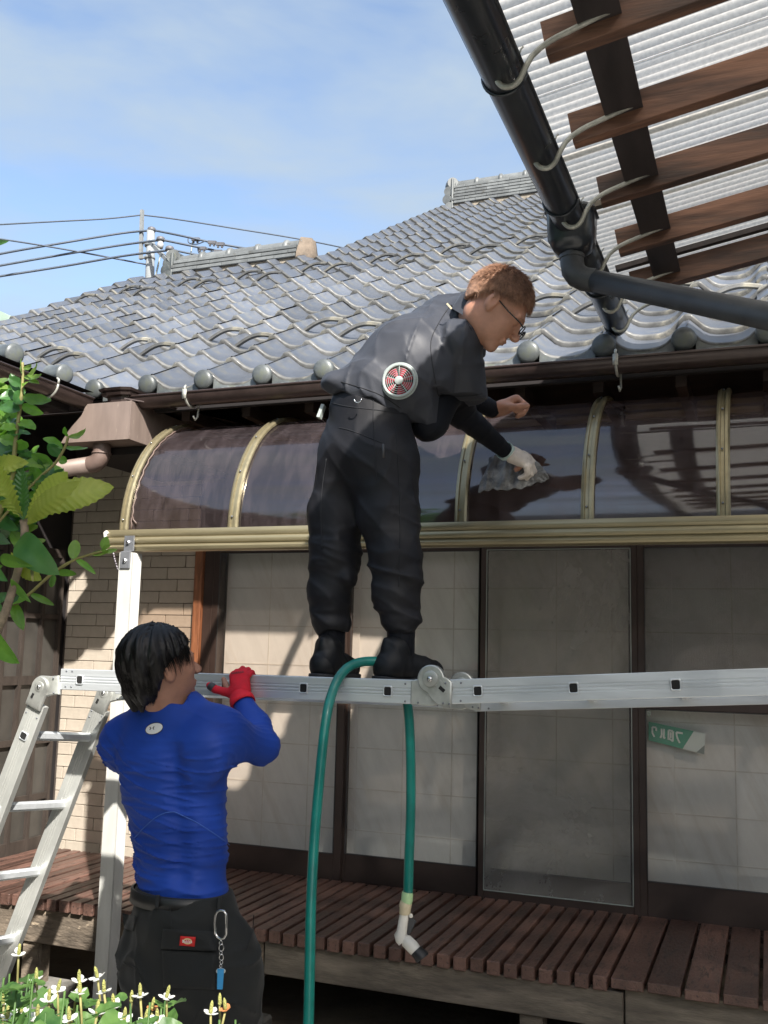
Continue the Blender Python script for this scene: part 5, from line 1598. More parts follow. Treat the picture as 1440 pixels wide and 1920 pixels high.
# cuffs (knitted gaiters) and shoes
for an, x0 in ((anL, 622), (anR, 752)):
    c1 = A(x0, 1180, an[1]); c2 = A(x0, 1240, an[1])
    def rib(P, D, c=c1): return 0.0012*np.sin(np.arctan2(P[...,1]-c[1], P[...,0]-c[0])*40)
    sdf_obj('cuff', [cone(c1, c2, .047, .043, .01)], 0.0045, M['inner'], man, rib)
for an, dv, x0 in ((anL, (0.10,1.0,0), 622), (anR, (.55,.80,0), 750)):
    c = A(x0, 1215, an[1]); dvn = np.array(dv)/np.linalg.norm(dv); h = np.array([c[0], c[1]-.01, foot]); z = np.array([0,0,1])
    sh = [cone(h+z*.045-dvn*.045, h+z*.040+dvn*.140, .046, .038, .02), cone(h+z*.06-dvn*.035, h+z*.112-dvn*.012, .044, .047, .02),
          cone(h+z*.07, h+z*.052+dvn*.09, .040, .035, .03), cone(h+z*.115-dvn*.052, h+z*.135-dvn*.050, .014, .012, .015)]
    def sd(P, D): return 0.0022*folds(P, (dvn[0], dvn[1], .3), 22, 51, .5, 3)
    s_o = sdf_obj('shoe', sh, 0.004, M['shoe'], man, sd, lambda P: foot+0.016-P[...,2])
    so = [cone(h+z*.018-dvn*.046, h+z*.016+dvn*.142, .049, .041, .01)]
    sdf_obj('sole', so, 0.004, M['sole'], s_o, None, lambda P: np.maximum(foot+0.0-P[...,2], P[...,2]-(foot+0.022-.004*np.cos((P-h)@dvn*30))))

# jacket: a loose fan-ventilated short sleeved shell
nj = A(880, 590, 3.28)
jp = [cone(A(712,735,3.17), A(770,690,3.24), .150, .178, .05), cone(A(770,690,3.24), A(838,640,3.36), .178, .150, .05),
      ell(A(650,728,3.16), (.085,.13,.05), .06), cone(A(838,615,3.40), A(872,592,3.34), .120, .080, .06),
      cone(A(760,740,3.2), A(800,775,3.24), .10, .065, .06), cone(A(790,700,3.25), A(812,770,3.30), .13, .06, .06),
      cone(shR+np.array([0.0,-.02,.015]), A(868,738,3.34), .088, .092, .012),
      cone(shL+np.array([0,0,.02]), A(858,725,3.62), .085, .080, .03),
      cone(A(878,600,3.30), A(893,575,3.27), .074, .066, .03)]
RC = A(862, 700, 3.3)
def jk_disp(P, D):
    x, y, z = P[...,0], P[...,1], P[...,2]
    d = 0.0055*folds(P, (0.85,0.1,-0.25), 5.2, 61, .9, 2.4)+0.0045*folds(P, (0.45,0.3,0.85), 4.2, 71, 1.0, 2.6)
    d += 0.0045*folds(P, (0.95,-0.2,0.35), 10.0, 81, .8, 3.0)*np.clip((x+1.18)/.25, 0, 1)
    d += 0.003*vnoise(P, 13, 15)+0.0060*crease(P, (0.95,0.2,-.15), 11, 321, .16, 9)+0.0050*crease(P, (0.5,0.2,.8), 10, 331, .16, 9)
    return d-0.007
hz = np.array(A(612,742,3.16))
sleeve_z = float(A(862, 748, 3.32)[2])
h0, h1 = A(612,738,3.15), A(690,745,3.0); h2 = A(800,806,3.2)
def jk_cut(P):
    x, y, z = P[...,0], P[...,1], P[...,2]
    # lower hem: from the back waist, level, then dropping towards the front right
    xb, zb2 = float(h1[0]), float(h1[2]); xc, zc = float(h2[0]), float(h2[2])
    zl = np.where(x < xb, float(h0[2])+(x-float(h0[0]))*(zb2-float(h0[2]))/(xb-float(h0[0])), zb2+(x-xb)*(zc-zb2)/(xc-xb))
    zl = zl+0.008*np.sin(x*55)
    hem = zl-z
    # sleeves end level
    sl_ = np.where(x > xc+0.03, sleeve_z+0.004*np.sin(y*60)-z, -1.0)
    return np.maximum(np.minimum(hem, 1.0)*(x <= xc+0.03)-1.0*(x > xc+0.03), sl_)
jk = sdf_obj('jacket', jp, 0.0052, M['jacket'], man, jk_disp, jk_cut)
# standing collar
clr = [cone(A(868,605,3.22), A(892,580,3.20), .012, .010, .02)]
cc = A(889, 588, 3.26)
P_ = []
rC, fC, uC = frame((0.8,0.1,-0.45), (0.55,0.0,0.8))
b = MB(); G_ = []
for lev, (hh, rad_) in enumerate(((-.035,.082),(0.0,.078),(.030,.075),(.034,.070),(0.0,.070))):
    row = []
    for i in range(25):
        a = -2.6+5.2*i/24
        v = -fC*math.cos(a)+rC*math.sin(a)
        row.append(Vector(cc)+v*(rad_+.003*math.sin(i*1.7))+uC*(hh+.010*math.cos(a)))
    G_.append(row)
b.sheet(G_); b.build('collar', M['jacket'], jk, True)
MB().bar(A(838,569,3.12), A(847,579,3.12), .003, .006).build('label_loop', M['plasticcream'], jk)

# find the front-most surface of a mesh along the view ray, to sit details on cloth
from mathutils.bvhtree import BVHTree
def bvh_of(o):
    return BVHTree.FromPolygons([v.co for v in o.data.vertices], [tuple(p.vertices) for p in o.data.polygons])
def on_cloth(bv, px, py, off=0.002):
    hit, nrm, i, d = bv.ray_cast(CAM, ray(px, py).normalized())
    if hit is None: return at(px, py, 3.1), Vector((0,-1,0))
    if nrm.dot(ray(px, py)) > 0: nrm = -nrm
    return hit+nrm*off, nrm
bj = bvh_of(jk)
fc, fn = on_cloth(bj, 749, 715, 0.014)
fn = (fn*0.5+Vector((-0.15,-0.95,0.12))*0.5).normalized()
fr, ff, fu = frame(-fn, (0,0,1))
fan = empty('fan', (0,0,0)); COL.objects.unlink(fan); bpy.data.objects.remove(fan)
def fp(a, rad_, off=0.0): return fc+fr*rad_*math.cos(a)+fu*rad_*math.sin(a)+fn*off
b = MB(); b.tube([fp(i*2*PI/32, .054, .006) for i in range(33)], .0055, 8, False)
b.tube([fp(i*2*PI/32, .0605, .000) for i in range(33)], .004, 6, False)
fan = b.build('fan_ring', M['fangrey'], jk, True)
b = MB()
for rd in (.022,.029,.036,.043):
    b.tube([fp(i*2*PI/28, rd, .009-.05*(rd-.02)) for i in range(29)], .0010, 5, False)
for k in range(5):
    a = k*2*PI/5+.3; b.tube([fp(a, .013, .010), fp(a, .053, .008)], .0014, 5)
b.build('grille', M['fangrey'], fan, True)
b = MB(); b.tube([fp(0,0,.004), fp(0,0,.013), fp(0,0,.0145)], [.015,.0145,.011], 18); b.build('fan_hub', M['fangrey'], fan, math.radians(50))
b = MB(); b.tube([fp(0,0,-.004), fp(0,0,.001)], [.052,.052], 28); b.build('fan_well', M['black'], fan)
b = MB()
for k in range(7):
    a0_ = k*2*PI/7
    vs = [fp(a0_, .014, .002), fp(a0_+.55, .014, .005), fp(a0_+.72, .047, .005), fp(a0_+.35, .049, .003), fp(a0_+.05, .046, .002)]
    b.add(vs, [(0,1,2,3,4), (4,3,2,1,0)])
b.build('fan_blades', M['fanred'], fan)

for pts in ([(846,572),(826,600),(808,640),(812,690),(822,742)], [(846,572),(868,592),(884,620)], [(826,738),(850,742),(880,742),(904,738)], [(640,716),(680,728),(716,742),(752,766)]):
    q_ = spline([Vector((x_, y_, 0)) for x_, y_ in pts], 8)
    sp3 = [on_cloth(bj, v.x, v.y, .0006)[0] for v in q_ if bj.ray_cast(CAM, ray(v.x, v.y).normalized())[0] is not None]
    if len(sp3) > 3: MB().tube(sp3, .0016, 5).build('seam', M['darkseam'], jk, True)
btr = bvh_of(trs)
for pts in ([(700,750),(700,800),(704,850),(706,900)], [(636,802),(660,808),(700,824),(722,832)], [(742,800),(748,900),(750,1000),(748,1100)], [(612,860),(602,940),(604,1030)], [(610,752),(650,762),(700,768),(760,776)]):
    q_ = spline([Vector((x_, y_, 0)) for x_, y_ in pts], 8)
    sp3 = [on_cloth(btr, v.x, v.y, .0006)[0] for v in q_ if btr.ray_cast(CAM, ray(v.x, v.y).normalized())[0] is not None]
    if len(sp3) > 3: MB().tube(sp3, .0016, 5).build('seam', M['darkseam'], trs, True)

# black inner shirt: belly and long sleeves
ip = [cone(A(800,720,3.30), A(800,800,3.25), .09, .055, .04), cone(A(838,700,3.36), A(815,790,3.30), .10, .050, .05),
      cone(shR, elR, .062, .056, .03), cone(elR, wrR-(wrR-elR)*0.02, .054, .031, .03), cone(shL, elL, .060, .050, .03), cone(elL, wrL-(wrL-elL)*.04, .048, .034, .03)]
def in_disp(P, D): return 0.0028*folds(P, (0.6,0.5,-0.6), 16, 91, .7, 2.5)+0.002*vnoise(P, 20, 33)-0.001
axR = (wrR-elR)/np.linalg.norm(wrR-elR); axL = (wrL-elL)/np.linalg.norm(wrL-elL)
def in_cut(P):
    a = (P-wrR)@axR+0.004; bq = (P-wrL)@axL+0.006
    nearR = np.linalg.norm(P-wrR, axis=-1) < .09; nearL = np.linalg.norm(P-wrL, axis=-1) < .09
    return np.where(nearR, a, np.where(nearL, bq, -1.0))
sdf_obj('inner_shirt', ip, 0.0048, M['inner'], man, in_disp, in_cut)

# white glove on the right hand
gp, _t = hand_prims(wrR, (0.74,0.42,-0.36), (0.10,-0.66,0.74), (-0.3,0.8,0.3), 1.18, rr=1.12, fcurls=[(0.35,0.35,0.25),(0.75,0.9,0.5),(0.85,0.9,0.5),(0.9,0.9,0.5)], tcurl=0.2)
def gl_disp(P, D): return 0.0018*folds(P, (0.8,0.3,-0.5), 26, 95, .6, 2.5)
glv = sdf_obj('glove', gp, 0.0036, M['whiteglove'], man, gl_disp, lambda P: -((P-wrR)@axR)-0.012)
b = MB(); ring_ = []
sdR = Vector(axR).cross(Vector((0,0,1))).normalized(); upR = sdR.cross(Vector(axR))
rows = []
for j, (o, rd) in enumerate(((-.018,.034),(-.020,.0375),(-.010,.0375),(-.004,.036),(.002,.037),(.008,.034),(.012,.030))):
    rows.append([Vector(wrR)+Vector(axR)*o+(sdR*math.cos(i*2*PI/24)+upR*math.sin(i*2*PI/24))*rd for i in range(25)])
b.sheet(rows); b.build('glove_cuff', M['glovecuff'], glv, True)

# towel pressed against the canopy
towel = empty('cleaning_towel', tuple(A(960,890,3.86)), 'dirty grey towel pressed against the canopy panel by the gloved hand', 'towel')
def canopy_hit(px, py, off=0.012):
    Yv = 3.82
    d = ray(px, py)
    while Yv < 4.45:
        p = CAM+d*(Yv/d.y)
        dy = 4.45-Yv
        zz = 2.17+math.sqrt(max(0, 0.36-dy*dy))
        if dy <= 0.60 and p.z < zz and p.z > 2.17: break
        if p.z <= 2.17 and Yv >= 3.85: break
        Yv += 0.002
    nrm = Vector((0, -(4.45-Yv), max(0, p.z-2.17))).normalized()
    return p+nrm*off, nrm
top_ = [(918,862),(935,850),(952,846),(975,850),(995,858),(1012,872),(1024,888),(1030,898)]
bot_ = [(896,924),(908,922),(925,918),(945,921),(962,918),(980,917),(1002,908),(1018,904)]
def lp(L, t):
    t *= (len(L)-1); i = min(int(t), len(L)-2); f_ = t-i
    return (L[i][0]*(1-f_)+L[i+1][0]*f_, L[i][1]*(1-f_)+L[i+1][1]*f_)
G1 = []; G2 = []
for i in range(64):
    u_ = i/63; a_ = lp(top_, u_); e_ = lp(bot_, u_); r1 = []; r2 = []
    for j in range(26):
        v_ = j/25; px = a_[0]*(1-v_)+e_[0]*v_+1.5*math.sin(v_*7+u_*9); py = a_[1]*(1-v_)+e_[1]*v_+1.4*math.sin(u_*40)*v_
        s_ = np.array([[u_*.22, v_*.09, 0.0]])
        fo_ = 0.020*(1-abs(math.sin((u_*4.2+v_*.7+.3*math.sin(v_*5))*PI)))**1.3+0.009*(1-abs(math.sin((u_*9-v_*1.6)*PI)))**1.5+0.006*float(vnoise(s_, 60, 5)[0])+0.004*float(vnoise(s_, 140, 6)[0])
        edge = min(1, v_*6+.2, (1-v_)*5, u_*9, (1-u_)*9)
        p, nn = canopy_hit(px, py, 0.006+max(0,fo_)*(0.35+0.65*edge)); r1.append(p); r2.append(p-nn*0.005)
    G1.append(r1); G2.append(r2)
b = MB(); b.sheet(G1); b.sheet([list(reversed(r)) for r in G2])
k = 26
edge_ = [(i,0) for i in range(64)]+[(63,j) for j in range(1,26)]+[(i,25) for i in range(62,-1,-1)]+[(0,j) for j in range(24,0,-1)]
off = 64*26
for (a_, c_) in zip(edge_, edge_[1:]+edge_[:1]):
    b.f.append((a_[0]*k+a_[1], c_[0]*k+c_[1], off+c_[0]*k+(25-c_[1]), off+a_[0]*k+(25-a_[1])))
b.build('towel', M['rag'], towel, True)

# ------------------------------------------------------------------ man in blue holding the ladder
man2 = empty('person', (-1.42, 2.62, 0.0), 'dark haired man in a royal blue shirt seen from behind, gripping the ladder rail', 'person')
hc = A(302, 1252, 2.62)
hr, hf, hu = frame((0.53, 0.81, 0.24), (-0.12, -0.18, 0.97))
hp2, HL = head_prims(hc, hr, hf, hu, 1.02)
R2m = np.array([list(hr), list(hf), list(hu)]).T
nk = A(316, 1330, 2.66)
shR, elR, wrR = A(415, 1382, 2.69), A(492, 1400, 2.86), A(452, 1310, 2.93)
shL, elL, wrL = A(232, 1394, 2.72), A(256, 1432, 2.94), A(268, 1310, 2.95)
ws = A(340, 1668, 2.66); ch = A(322, 1420, 2.70); pv = A(348, 1760, 2.66)
hipL, hipR = A(300, 1830, 2.66), A(415, 1830, 2.66)
knL = np.array([hipL[0]-.02, 2.70, 0.50]); knR = np.array([hipR[0]+.03, 2.66, 0.50])
anL = np.array([knL[0]-.01, 2.66, 0.10]); anR = np.array([knR[0]+.02, 2.62, 0.10])
bp = list(hp2)+[cone(hc+np.array(hu)*-.05-np.array(hf)*.032, nk, .055, .060, .03), cone(nk, ch, .055, .065, .03), cone(ch, ws, .065, .06, .03), cone(ws, pv, .06, .06, .03),
      cone(ch, shR, .05, .045, .03), cone(ch, shL, .05, .045, .03), cone(shR, elR, .048, .038, .03), cone(elR, wrR, .036, .026, .02),
      cone(shL, elL, .048, .038, .03), cone(elL, wrL, .036, .026, .02), cone(hipL, knL, .06, .05, .03), cone(knL, anL, .045, .032, .03),
      cone(hipR, knR, .06, .05, .03), cone(knR, anR, .045, .032, .03), cone(pv, hipL, .07, .07, .03), cone(pv, hipR, .07, .07, .03)]
g1, _t = hand_prims(wrR, (-0.22, 0.25, 0.95), (0.05, -0.95, 0.30), (-1, 0, 0), 0.88, curl=(1.0, 1.0, 0.6))
g2, _t = hand_prims(wrL, (0.15, 0.25, 0.95), (-0.05, -0.95, 0.30), (1, 0, 0), 0.90, curl=(1.0, 1.0, 0.6))
bp += g1+g2
for an in (anL, anR):
    bp += [cone(an, an+np.array([0,0,-.05]), .033, .032, .02), cone(an+np.array([0,0,-.06]), an+np.array([.02,.13,-.07]), .032, .026, .02)]
sdf_obj('body', bp, 0.0044, M['skin2'], man2, skin_disp)
# hair: heavy layered cut covering the nape
hc_ = [ell(HL(0,-.018,.044), (.097,.114,.096), .02, 'u', R2m), ell(HL(0,-.052,-.004), (.086,.074,.086), .03, 'u', R2m),
       cone(HL(-.030,-.085,-.055), HL(-.024,-.090,-.100), .030, .012, .02), cone(HL(.025,-.080,-.055), HL(.020,-.088,-.100), .030, .012, .02),
       cone(HL(-.066,-.045,-.03), HL(-.070,-.040,-.085), .026, .012, .02)]
def cut2(P):
    q = (P-np.array(hc))@R2m
    x, y, z = q[...,0], q[...,1], q[...,2]
    line = np.where(y > 0.035, 0.040+(y-0.035)*.35, np.where(y > -0.030, 0.006+0.034*(y+.03)/.065, -0.115+0.120*np.clip((y+.060)/.035,0,1)))
    line = line+0.008*vnoise(P, 70, 5)
    return line-z
def hdisp2(P, D):
    q = (P-np.array(hc))@R2m
    a = np.arctan2(q[...,0], -(q[...,1]-.02))
    n1 = vnoise(np.stack([a*1.0, q[...,2]*1.2, q[...,1]*1.0], -1), 11, 12)
    n2 = vnoise(np.stack([a*1.0, q[...,2]*.9, q[...,1]*.6], -1), 30, 13)
    return 0.006*n1+0.004*n2
sdf_obj('hair', hc_, 0.0042, M['hairblack'], man2, hdisp2, cut2, relax=0)
roots = []; rr_ = random.Random(5)
while len(roots) < 5200:
    a = rr_.uniform(0, 2*PI); z = rr_.uniform(-.85, 1); sx = math.sqrt(1-z*z)
    dl = np.array([sx*math.cos(a), sx*math.sin(a), z])
    if dl[1] > 0 and z < 0.15: continue
    low = z < -0.05
    pl = np.array([0,-.018,.040])+dl*np.array([.093,.111,.093]) if not low else np.array([0,-.052,.0])+dl*np.array([.087,.076,.088])
    if low and pl[1] > -.02: continue
    crown = np.array([0.01,-.05,.13]); fl = pl-crown; fl -= dl*(fl@dl); fl /= (np.linalg.norm(fl)+1e-6)
    cl = math.sin(a*9+z*3)*.12
    fl = fl+np.array([cl+rr_.uniform(-.12,.12), rr_.uniform(-.12,.12), -0.25+rr_.uniform(-.1,.1)])
    dv = dl*0.14+fl
    ln = rr_.uniform(.035,.070)*(.65 if low else 1)
    roots.append((R2m@pl+hc, R2m@dv, ln, R2m@(-dl*.35+np.array([0,0,-.25]))))
tfo = strands('hair_strands', roots, M['hairblack'], man2, 0.0013, 4); tfo['kind'] = 'stuff'
for sx in (1, -1):
    MB().tube([HL(.012*sx,.098,.018), HL(.032*sx,.094,.022), HL(.048*sx,.080,.016)], [.0025,.003,.0018], 6).build('eyebrow', M['hairblack'], man2, True)

# compression shirt
FY = (0.25,0.97,0)
sp_ = [cone(A(320,1392,2.71), A(326,1470,2.70), .172, .168, .06, fl=(FY,.72)), cone(A(326,1470,2.70), A(338,1570,2.68), .168, .145, .06, fl=(FY,.74)),
       cone(A(338,1570,2.68), A(343,1668,2.66), .143, .144, .05, fl=(FY,.78)),
       cone(nk+np.array([0,0.01,-.012]), A(250,1378,2.70), .060, .056, .06), cone(nk+np.array([0,0.01,-.012]), A(390,1372,2.68), .060, .062, .06),
       ell(shL, (.058,.066,.070), .07), ell(shR, (.070,.072,.076), .07),
       cone(shR, elR, .072, .050, .05), cone(elR, A(478,1362,2.90), .049, .047, .03), cone(A(478,1362,2.90), wrR, .047, .031, .03),
       cone(shL, elL, .062, .050, .06), cone(elL, wrL, .050, .033, .03),
       ell(A(268,1425,2.63), (.075,.045,.085), .05), ell(A(378,1420,2.61), (.080,.045,.085), .05),
       cone(A(324,1420,2.572), A(338,1640,2.552), .006, .006, .06, op='s')]
axR2 = (wrR-elR)/np.linalg.norm(wrR-elR); axL2 = (wrL-elL)/np.linalg.norm(wrL-elL)
zw, zt = float(ws[2]), float(ch[2])
def sh_disp(P, D):
    x, y, z = P[...,0], P[...,1], P[...,2]
    tor = np.clip((1.40-z)/.10, 0, 1)*(x < float(shR[0])+.06)
    lw = np.clip((1.20-z)/.20, 0, 1)
    xx = x-float(ws[0])
    ph = z+0.16*xx-0.9*xx*xx*(z > 0)
    wv = 0.010*vnoise(P, 6, 101)+0.006*vnoise(P, 15, 102)
    t1 = (ph+wv)*24.0
    r1 = (1-np.abs(np.sin(t1*PI)))**4.5
    t2 = (z+0.07*xx+wv*1.6)*44.0
    r2 = (1-np.abs(np.sin(t2*PI)))**3.5
    m1 = np.clip(vnoise(np.stack([x*2.0,y*2.0,z*7.0],-1), 3.0, 103)*1.6+.45, 0, 1); m2 = np.clip(vnoise(np.stack([x*2.2,y*2,z*9.0],-1), 3.5, 104)*1.6+.35, 0, 1)
    d = tor*(0.0085*r1*m1+0.0055*r2*m2*(.30+lw))+tor*0.0060*crease(P, (0.16,0,1.0), 17, 401, .10, 6)*(.5+lw*.6)+tor*0.006*crease(P, (-0.10,0,1.0), 30, 411, .10, 6)
    d += 0.003*crease(P, (0.3,0,1.0), 15, 421, .15, 8)*(z > 1.3)
    fa = np.clip((x-float(A(470,1380,2.86)[0]))/.04+.0, 0, 1)*(z < 1.60)*(z > 1.30)
    t3 = ((P-elR)@axR2+wv*.7)*52
    d += 0.0030*fa*(1-np.abs(np.sin(t3*PI)))**2.5
    ta = ((P-shR)@((elR-shR)/np.linalg.norm(elR-shR)))
    return d-0.0012
def sh_cut(P):
    a = (P-wrR)@axR2+0.002; b_ = (P-wrL)@axL2+0.004
    nR = np.linalg.norm(P-wrR, axis=-1) < .075; nL = np.linalg.norm(P-wrL, axis=-1) < .075
    nkz = (P-nk)@np.array([0.05,0.12,0.99])-0.018
    nN = np.linalg.norm(P-nk, axis=-1) < .085
    return np.maximum(np.where(nR, a, np.where(nL, b_, np.where(nN, nkz, -1.0))), (zw-0.010)-P[...,2])
sht = sdf_obj('shirt', sp_, 0.0037, M['blueshirt'], man2, sh_disp, sh_cut)
bs = bvh_of(sht)
b = MB(); G_ = []
un, fn_, rn = Vector((0.05,0.10,.99)).normalized(), None, None
for o, rd in ((-.020,.070),(-.004,.066),(.010,.063),(.013,.061),(.004,.060)):
    G_.append([Vector(nk)+un*o+Vector((math.cos(i*2*PI/28)*rd, math.sin(i*2*PI/28)*rd*.94-.004, 0.010*math.sin(i*2*PI/28))) for i in range(29)])
b.sheet(G_); b.build('neckband', M['blueshirt'], sht, True)

def drape(name, bv, corners, off, mt, parent, nu=12, nv=8, thick=0.003, smooth=True):
    """a thin patch laid on a curved surface; corners in order top-left, top-right, bottom-right, bottom-left"""
    G1, G2 = [], []
    for j in range(nv+1):
        r1, r2 = [], []
        for i in range(nu+1):
            u, v = i/nu, j/nv
            tx = corners[0][0]*(1-u)*(1-v)+corners[1][0]*u*(1-v)+corners[2][0]*u*v+corners[3][0]*(1-u)*v
            ty = corners[0][1]*(1-u)*(1-v)+corners[1][1]*u*(1-v)+corners[2][1]*u*v+corners[3][1]*(1-u)*v
            p, n_ = on_cloth(bv, tx, ty, 0)
            dirc = (CAM-p).normalized()
            r1.append(p+dirc*(off+thick)); r2.append(p+dirc*off*0.2)
        G1.append(r1); G2.append(r2)
    b = MB(); b.sheet(G1); b.sheet([list(reversed(r)) for r in G2]); k = nu+1; o2 = (nv+1)*k
    ed = [(0,i) for i in range(nu+1)]+[(j,nu) for j in range(1,nv+1)]+[(nv,i) for i in range(nu-1,-1,-1)]+[(j,0) for j in range(nv-1,0,-1)]
    for a_, c_ in zip(ed, ed[1:]+ed[:1]):
        b.f.append((c_[0]*k+c_[1], a_[0]*k+a_[1], o2+a_[0]*k+(nu-a_[1]), o2+c_[0]*k+(nu-c_[1])))
    b.f = [tuple(reversed(f)) for f in b.f]
    return b.build(name, mt, parent, smooth)
def drape_disc(name, bv, cx, cy, rx, ry, ang, off, mt, parent, rings=4, n=28):
    b = MB(); ca, sa = math.cos(ang), math.sin(ang); vs = []
    for j in range(rings+1):
        for i in range(n):
            t = 2*PI*i/n; ex, ey = rx*j/rings*math.cos(t), ry*j/rings*math.sin(t)
            p, _ = on_cloth(bv, cx+ex*ca-ey*sa, cy+ex*sa+ey*ca, 0); vs.append(p+(CAM-p).normalized()*off)
    b.add(vs, [(j*n+i, j*n+(i+1)%n, (j+1)*n+(i+1)%n, (j+1)*n+i) for j in range(rings) for i in range(n)])
    return b.build(name, mt, parent, True)
drape_disc('logo_rim', bs, 289, 1366, 17.6, 10.8, -0.30, 0.0022, M['logoblack'], sht)
lg = drape_disc('logo_disc', bs, 289, 1366, 16.4, 9.6, -0.30, 0.0034, M['white'], sht)
def dstroke(bv, pts, wpx, off, mt, parent, name):
    b = MB()
    for (a_, c_) in zip(pts[:-1], pts[1:]):
        dx, dy = c_[0]-a_[0], c_[1]-a_[1]; L = math.hypot(dx, dy) or 1; nx, ny = -dy/L*wpx/2, dx/L*wpx/2
        vs = []
        if bv.ray_cast(CAM, ray(*a_).normalized())[0] is None: continue
        for (x_, y_) in ((a_[0]+nx-dx/L*.3, a_[1]+ny-dy/L*.3), (c_[0]+nx+dx/L*.3, c_[1]+ny+dy/L*.3), (c_[0]-nx+dx/L*.3, c_[1]-ny+dy/L*.3), (a_[0]-nx-dx/L*.3, a_[1]-ny-dy/L*.3)):
            p, _ = on_cloth(bv, x_, y_, 0); vs.append(p+(CAM-p).normalized()*off)
        b.add(vs, [(0,1,2,3)])
    return b.build(name, mt, parent)
dstroke(bs, [(281.0,1363.2),(282.4,1365.2),(282.2,1366.4),(280.8,1368.6)], 1.5, .0046, M['logoblack'], sht, 'logo_mark')
dstroke(bs, [(289.0,1362.2),(287.4,1364.2),(287.3,1365.6),(288.4,1367.6)], 1.5, .0046, M['logoblack'], sht, 'logo_mark')
dstroke(bs, [(282.3,1365.6),(287.3,1364.9)], 0.8, .0045, M['fangrey'], sht, 'logo_mark')
# flat-lock seam arching over the lower back
sm = MB(); sp3 = []
for i in range(25):
    t = i/24; px = 252+178*t; py = 1572-52*math.sin(PI*min(1, t*1.25))**.8 if t < .8 else 1572-52*math.sin(PI)**1+(t-.8)*60
    if t < .4: py = 1572-50*math.sin(PI/2*t/.4)
    else: py = 1522+62*((t-.4)/.6)**1.3
    p, _ = on_cloth(bs, px, py, 0.0012); sp3.append(p)
sm.tube(sp3, .0017, 5); sm.build('seam', M['seamblue'], sht, True)

# red gripping glove with grey rubber fingertips
gp, _th = hand_prims(wrR, (-0.22, 0.25, 0.95), (0.05, -0.95, 0.30), (-1, 0, 0), 1.0, curl=(1.05, 1.05, 0.6), rr=1.14, tdir=(.30,.85,.10), tcurl=0.05)
def gl2(P, D): return 0.0010*vnoise(P, 60, 61)+0.0014*folds(P, (0.1,0.2,0.95), 28, 96, .5, 2.5)*((P-wrR)@axR2 < .03)
gl_ = sdf_obj('glove', gp, 0.0036, M['red'], man2, gl2, lambda P: -((P-wrR)@axR2)-0.020)
MB().tube([_th[0]+(_th[1]-_th[0])*.15, _th[0]+(_th[1]-_th[0])*.5, _th[1], _th[1]+(_th[1]-_th[0])*.12], [.0135,.0145,.0135,.006], 14).build('rubber_fingertip', M['greyrubber'], gl_, True)
sdR = Vector(axR2).cross(Vector((0,0,1))).normalized(); upR = sdR.cross(Vector(axR2))
b = MB(); b.sheet([[Vector(wrR)+Vector(axR2)*o+(sdR*math.cos(i*2*PI/24)+upR*math.sin(i*2*PI/24))*rd for i in range(25)] for o, rd in ((-.024,.036),(-.026,.041),(-.014,.042),(-.004,.041),(.006,.038),(.016,.034))])
b.build('glove_cuff', M['red'], gl_, True)
bg = bvh_of(gl_)
for k in range(7):                       # dark blurred print across the knuckles
    x_ = 430+k*4.0; y_ = 1262.5-.5*k
    dstroke(bg, [(x_, y_+2), (x_+1.2, y_-1.6), (x_+2.6, y_+1.6)], 1.0, .0018, M['logoblack'], gl_, 'glove_print')
gp, _th2 = hand_prims(wrL, (0.15, 0.25, 0.95), (-0.05, -0.95, 0.30), (1, 0, 0), 1.0, curl=(1.05, 1.05, 0.6), rr=1.14)
sdf_obj('glove', gp, 0.0045, M['red'], man2, None, lambda P: -((P-wrL)@axL2)-0.020)

# cargo trousers, belt and pockets
FX = (0.25,0.97,0)
tp = [cone(A(340,1672,2.66), A(346,1720,2.66), .148, .165, .03, fl=(FX,.80)), cone(A(346,1720,2.66), A(352,1800,2.66), .165, .176, .04, fl=(FX,.80)),
      cone(A(302,1830,2.66), knL, .112, .092, .06), cone(A(412,1830,2.66), knR, .124, .095, .06), cone(knL, anL, .092, .075, .04), cone(knR, anR, .095, .075, .04),
      ell(A(256,1770,2.66), (.040,.06,.09), .05), ell(A(445,1800,2.66), (.045,.06,.11), .05),
      ell(A(305,1800,2.62), (.08,.06,.10), .04), ell(A(395,1800,2.62), (.08,.06,.10), .04)]
def cg_disp(P, D):
    d = 0.008*folds(P, (0.55,0.1,0.85), 6.0, 121, .9, 3)+0.006*folds(P, (-0.7,0.1,0.6), 5.0, 131, .9, 3)+0.003*vnoise(P, 20, 141)
    d += .009*crease(P, (0.3,0,1), 10, 431, .2, 6)+.007*crease(P, (0.9,0,.3), 9, 441, .2, 8)
    return d*np.clip((0.98-P[...,2])/.12, 0.1, 1)-0.004
trz = sdf_obj('cargo_trousers', tp, 0.0052, M['cargo'], man2, cg_disp, lambda P: np.maximum(P[...,2]-zw-0.006, 0.06-P[...,2]))
bt = bvh_of(trz)
b = MB(); rows = []
wc = Vector(ws)+Vector((0,0,-.012))
vx = Vector((0.97,-0.25,0)); vy = Vector((0.25,0.97,0))
for dz_, rd in ((-.020,.008),(-.019,.0135),(.017,.0105),(.018,.004)):
    rows.append([wc+Vector((0,0,dz_))+vx*math.cos(i*2*PI/48)*(.1505+rd)+vy*math.sin(i*2*PI/48)*(.1215+rd) for i in range(49)])
b.sheet(rows); b.build('belt', M['belt'], man2, True)
for (x_, y_) in ((296, 1672), (412, 1676)):
    drape('belt_loop', bt, [(x_-3,y_+6),(x_+4,y_+6),(x_+1,y_+30),(x_-6,y_+30)], .016, M['cargo'], trz, 2, 6, .003)
drape('pocket_flap', bt, [(305,1741),(408,1747),(407,1784),(301,1779)], .006, M['cargo'], trz, 12, 6, .004)
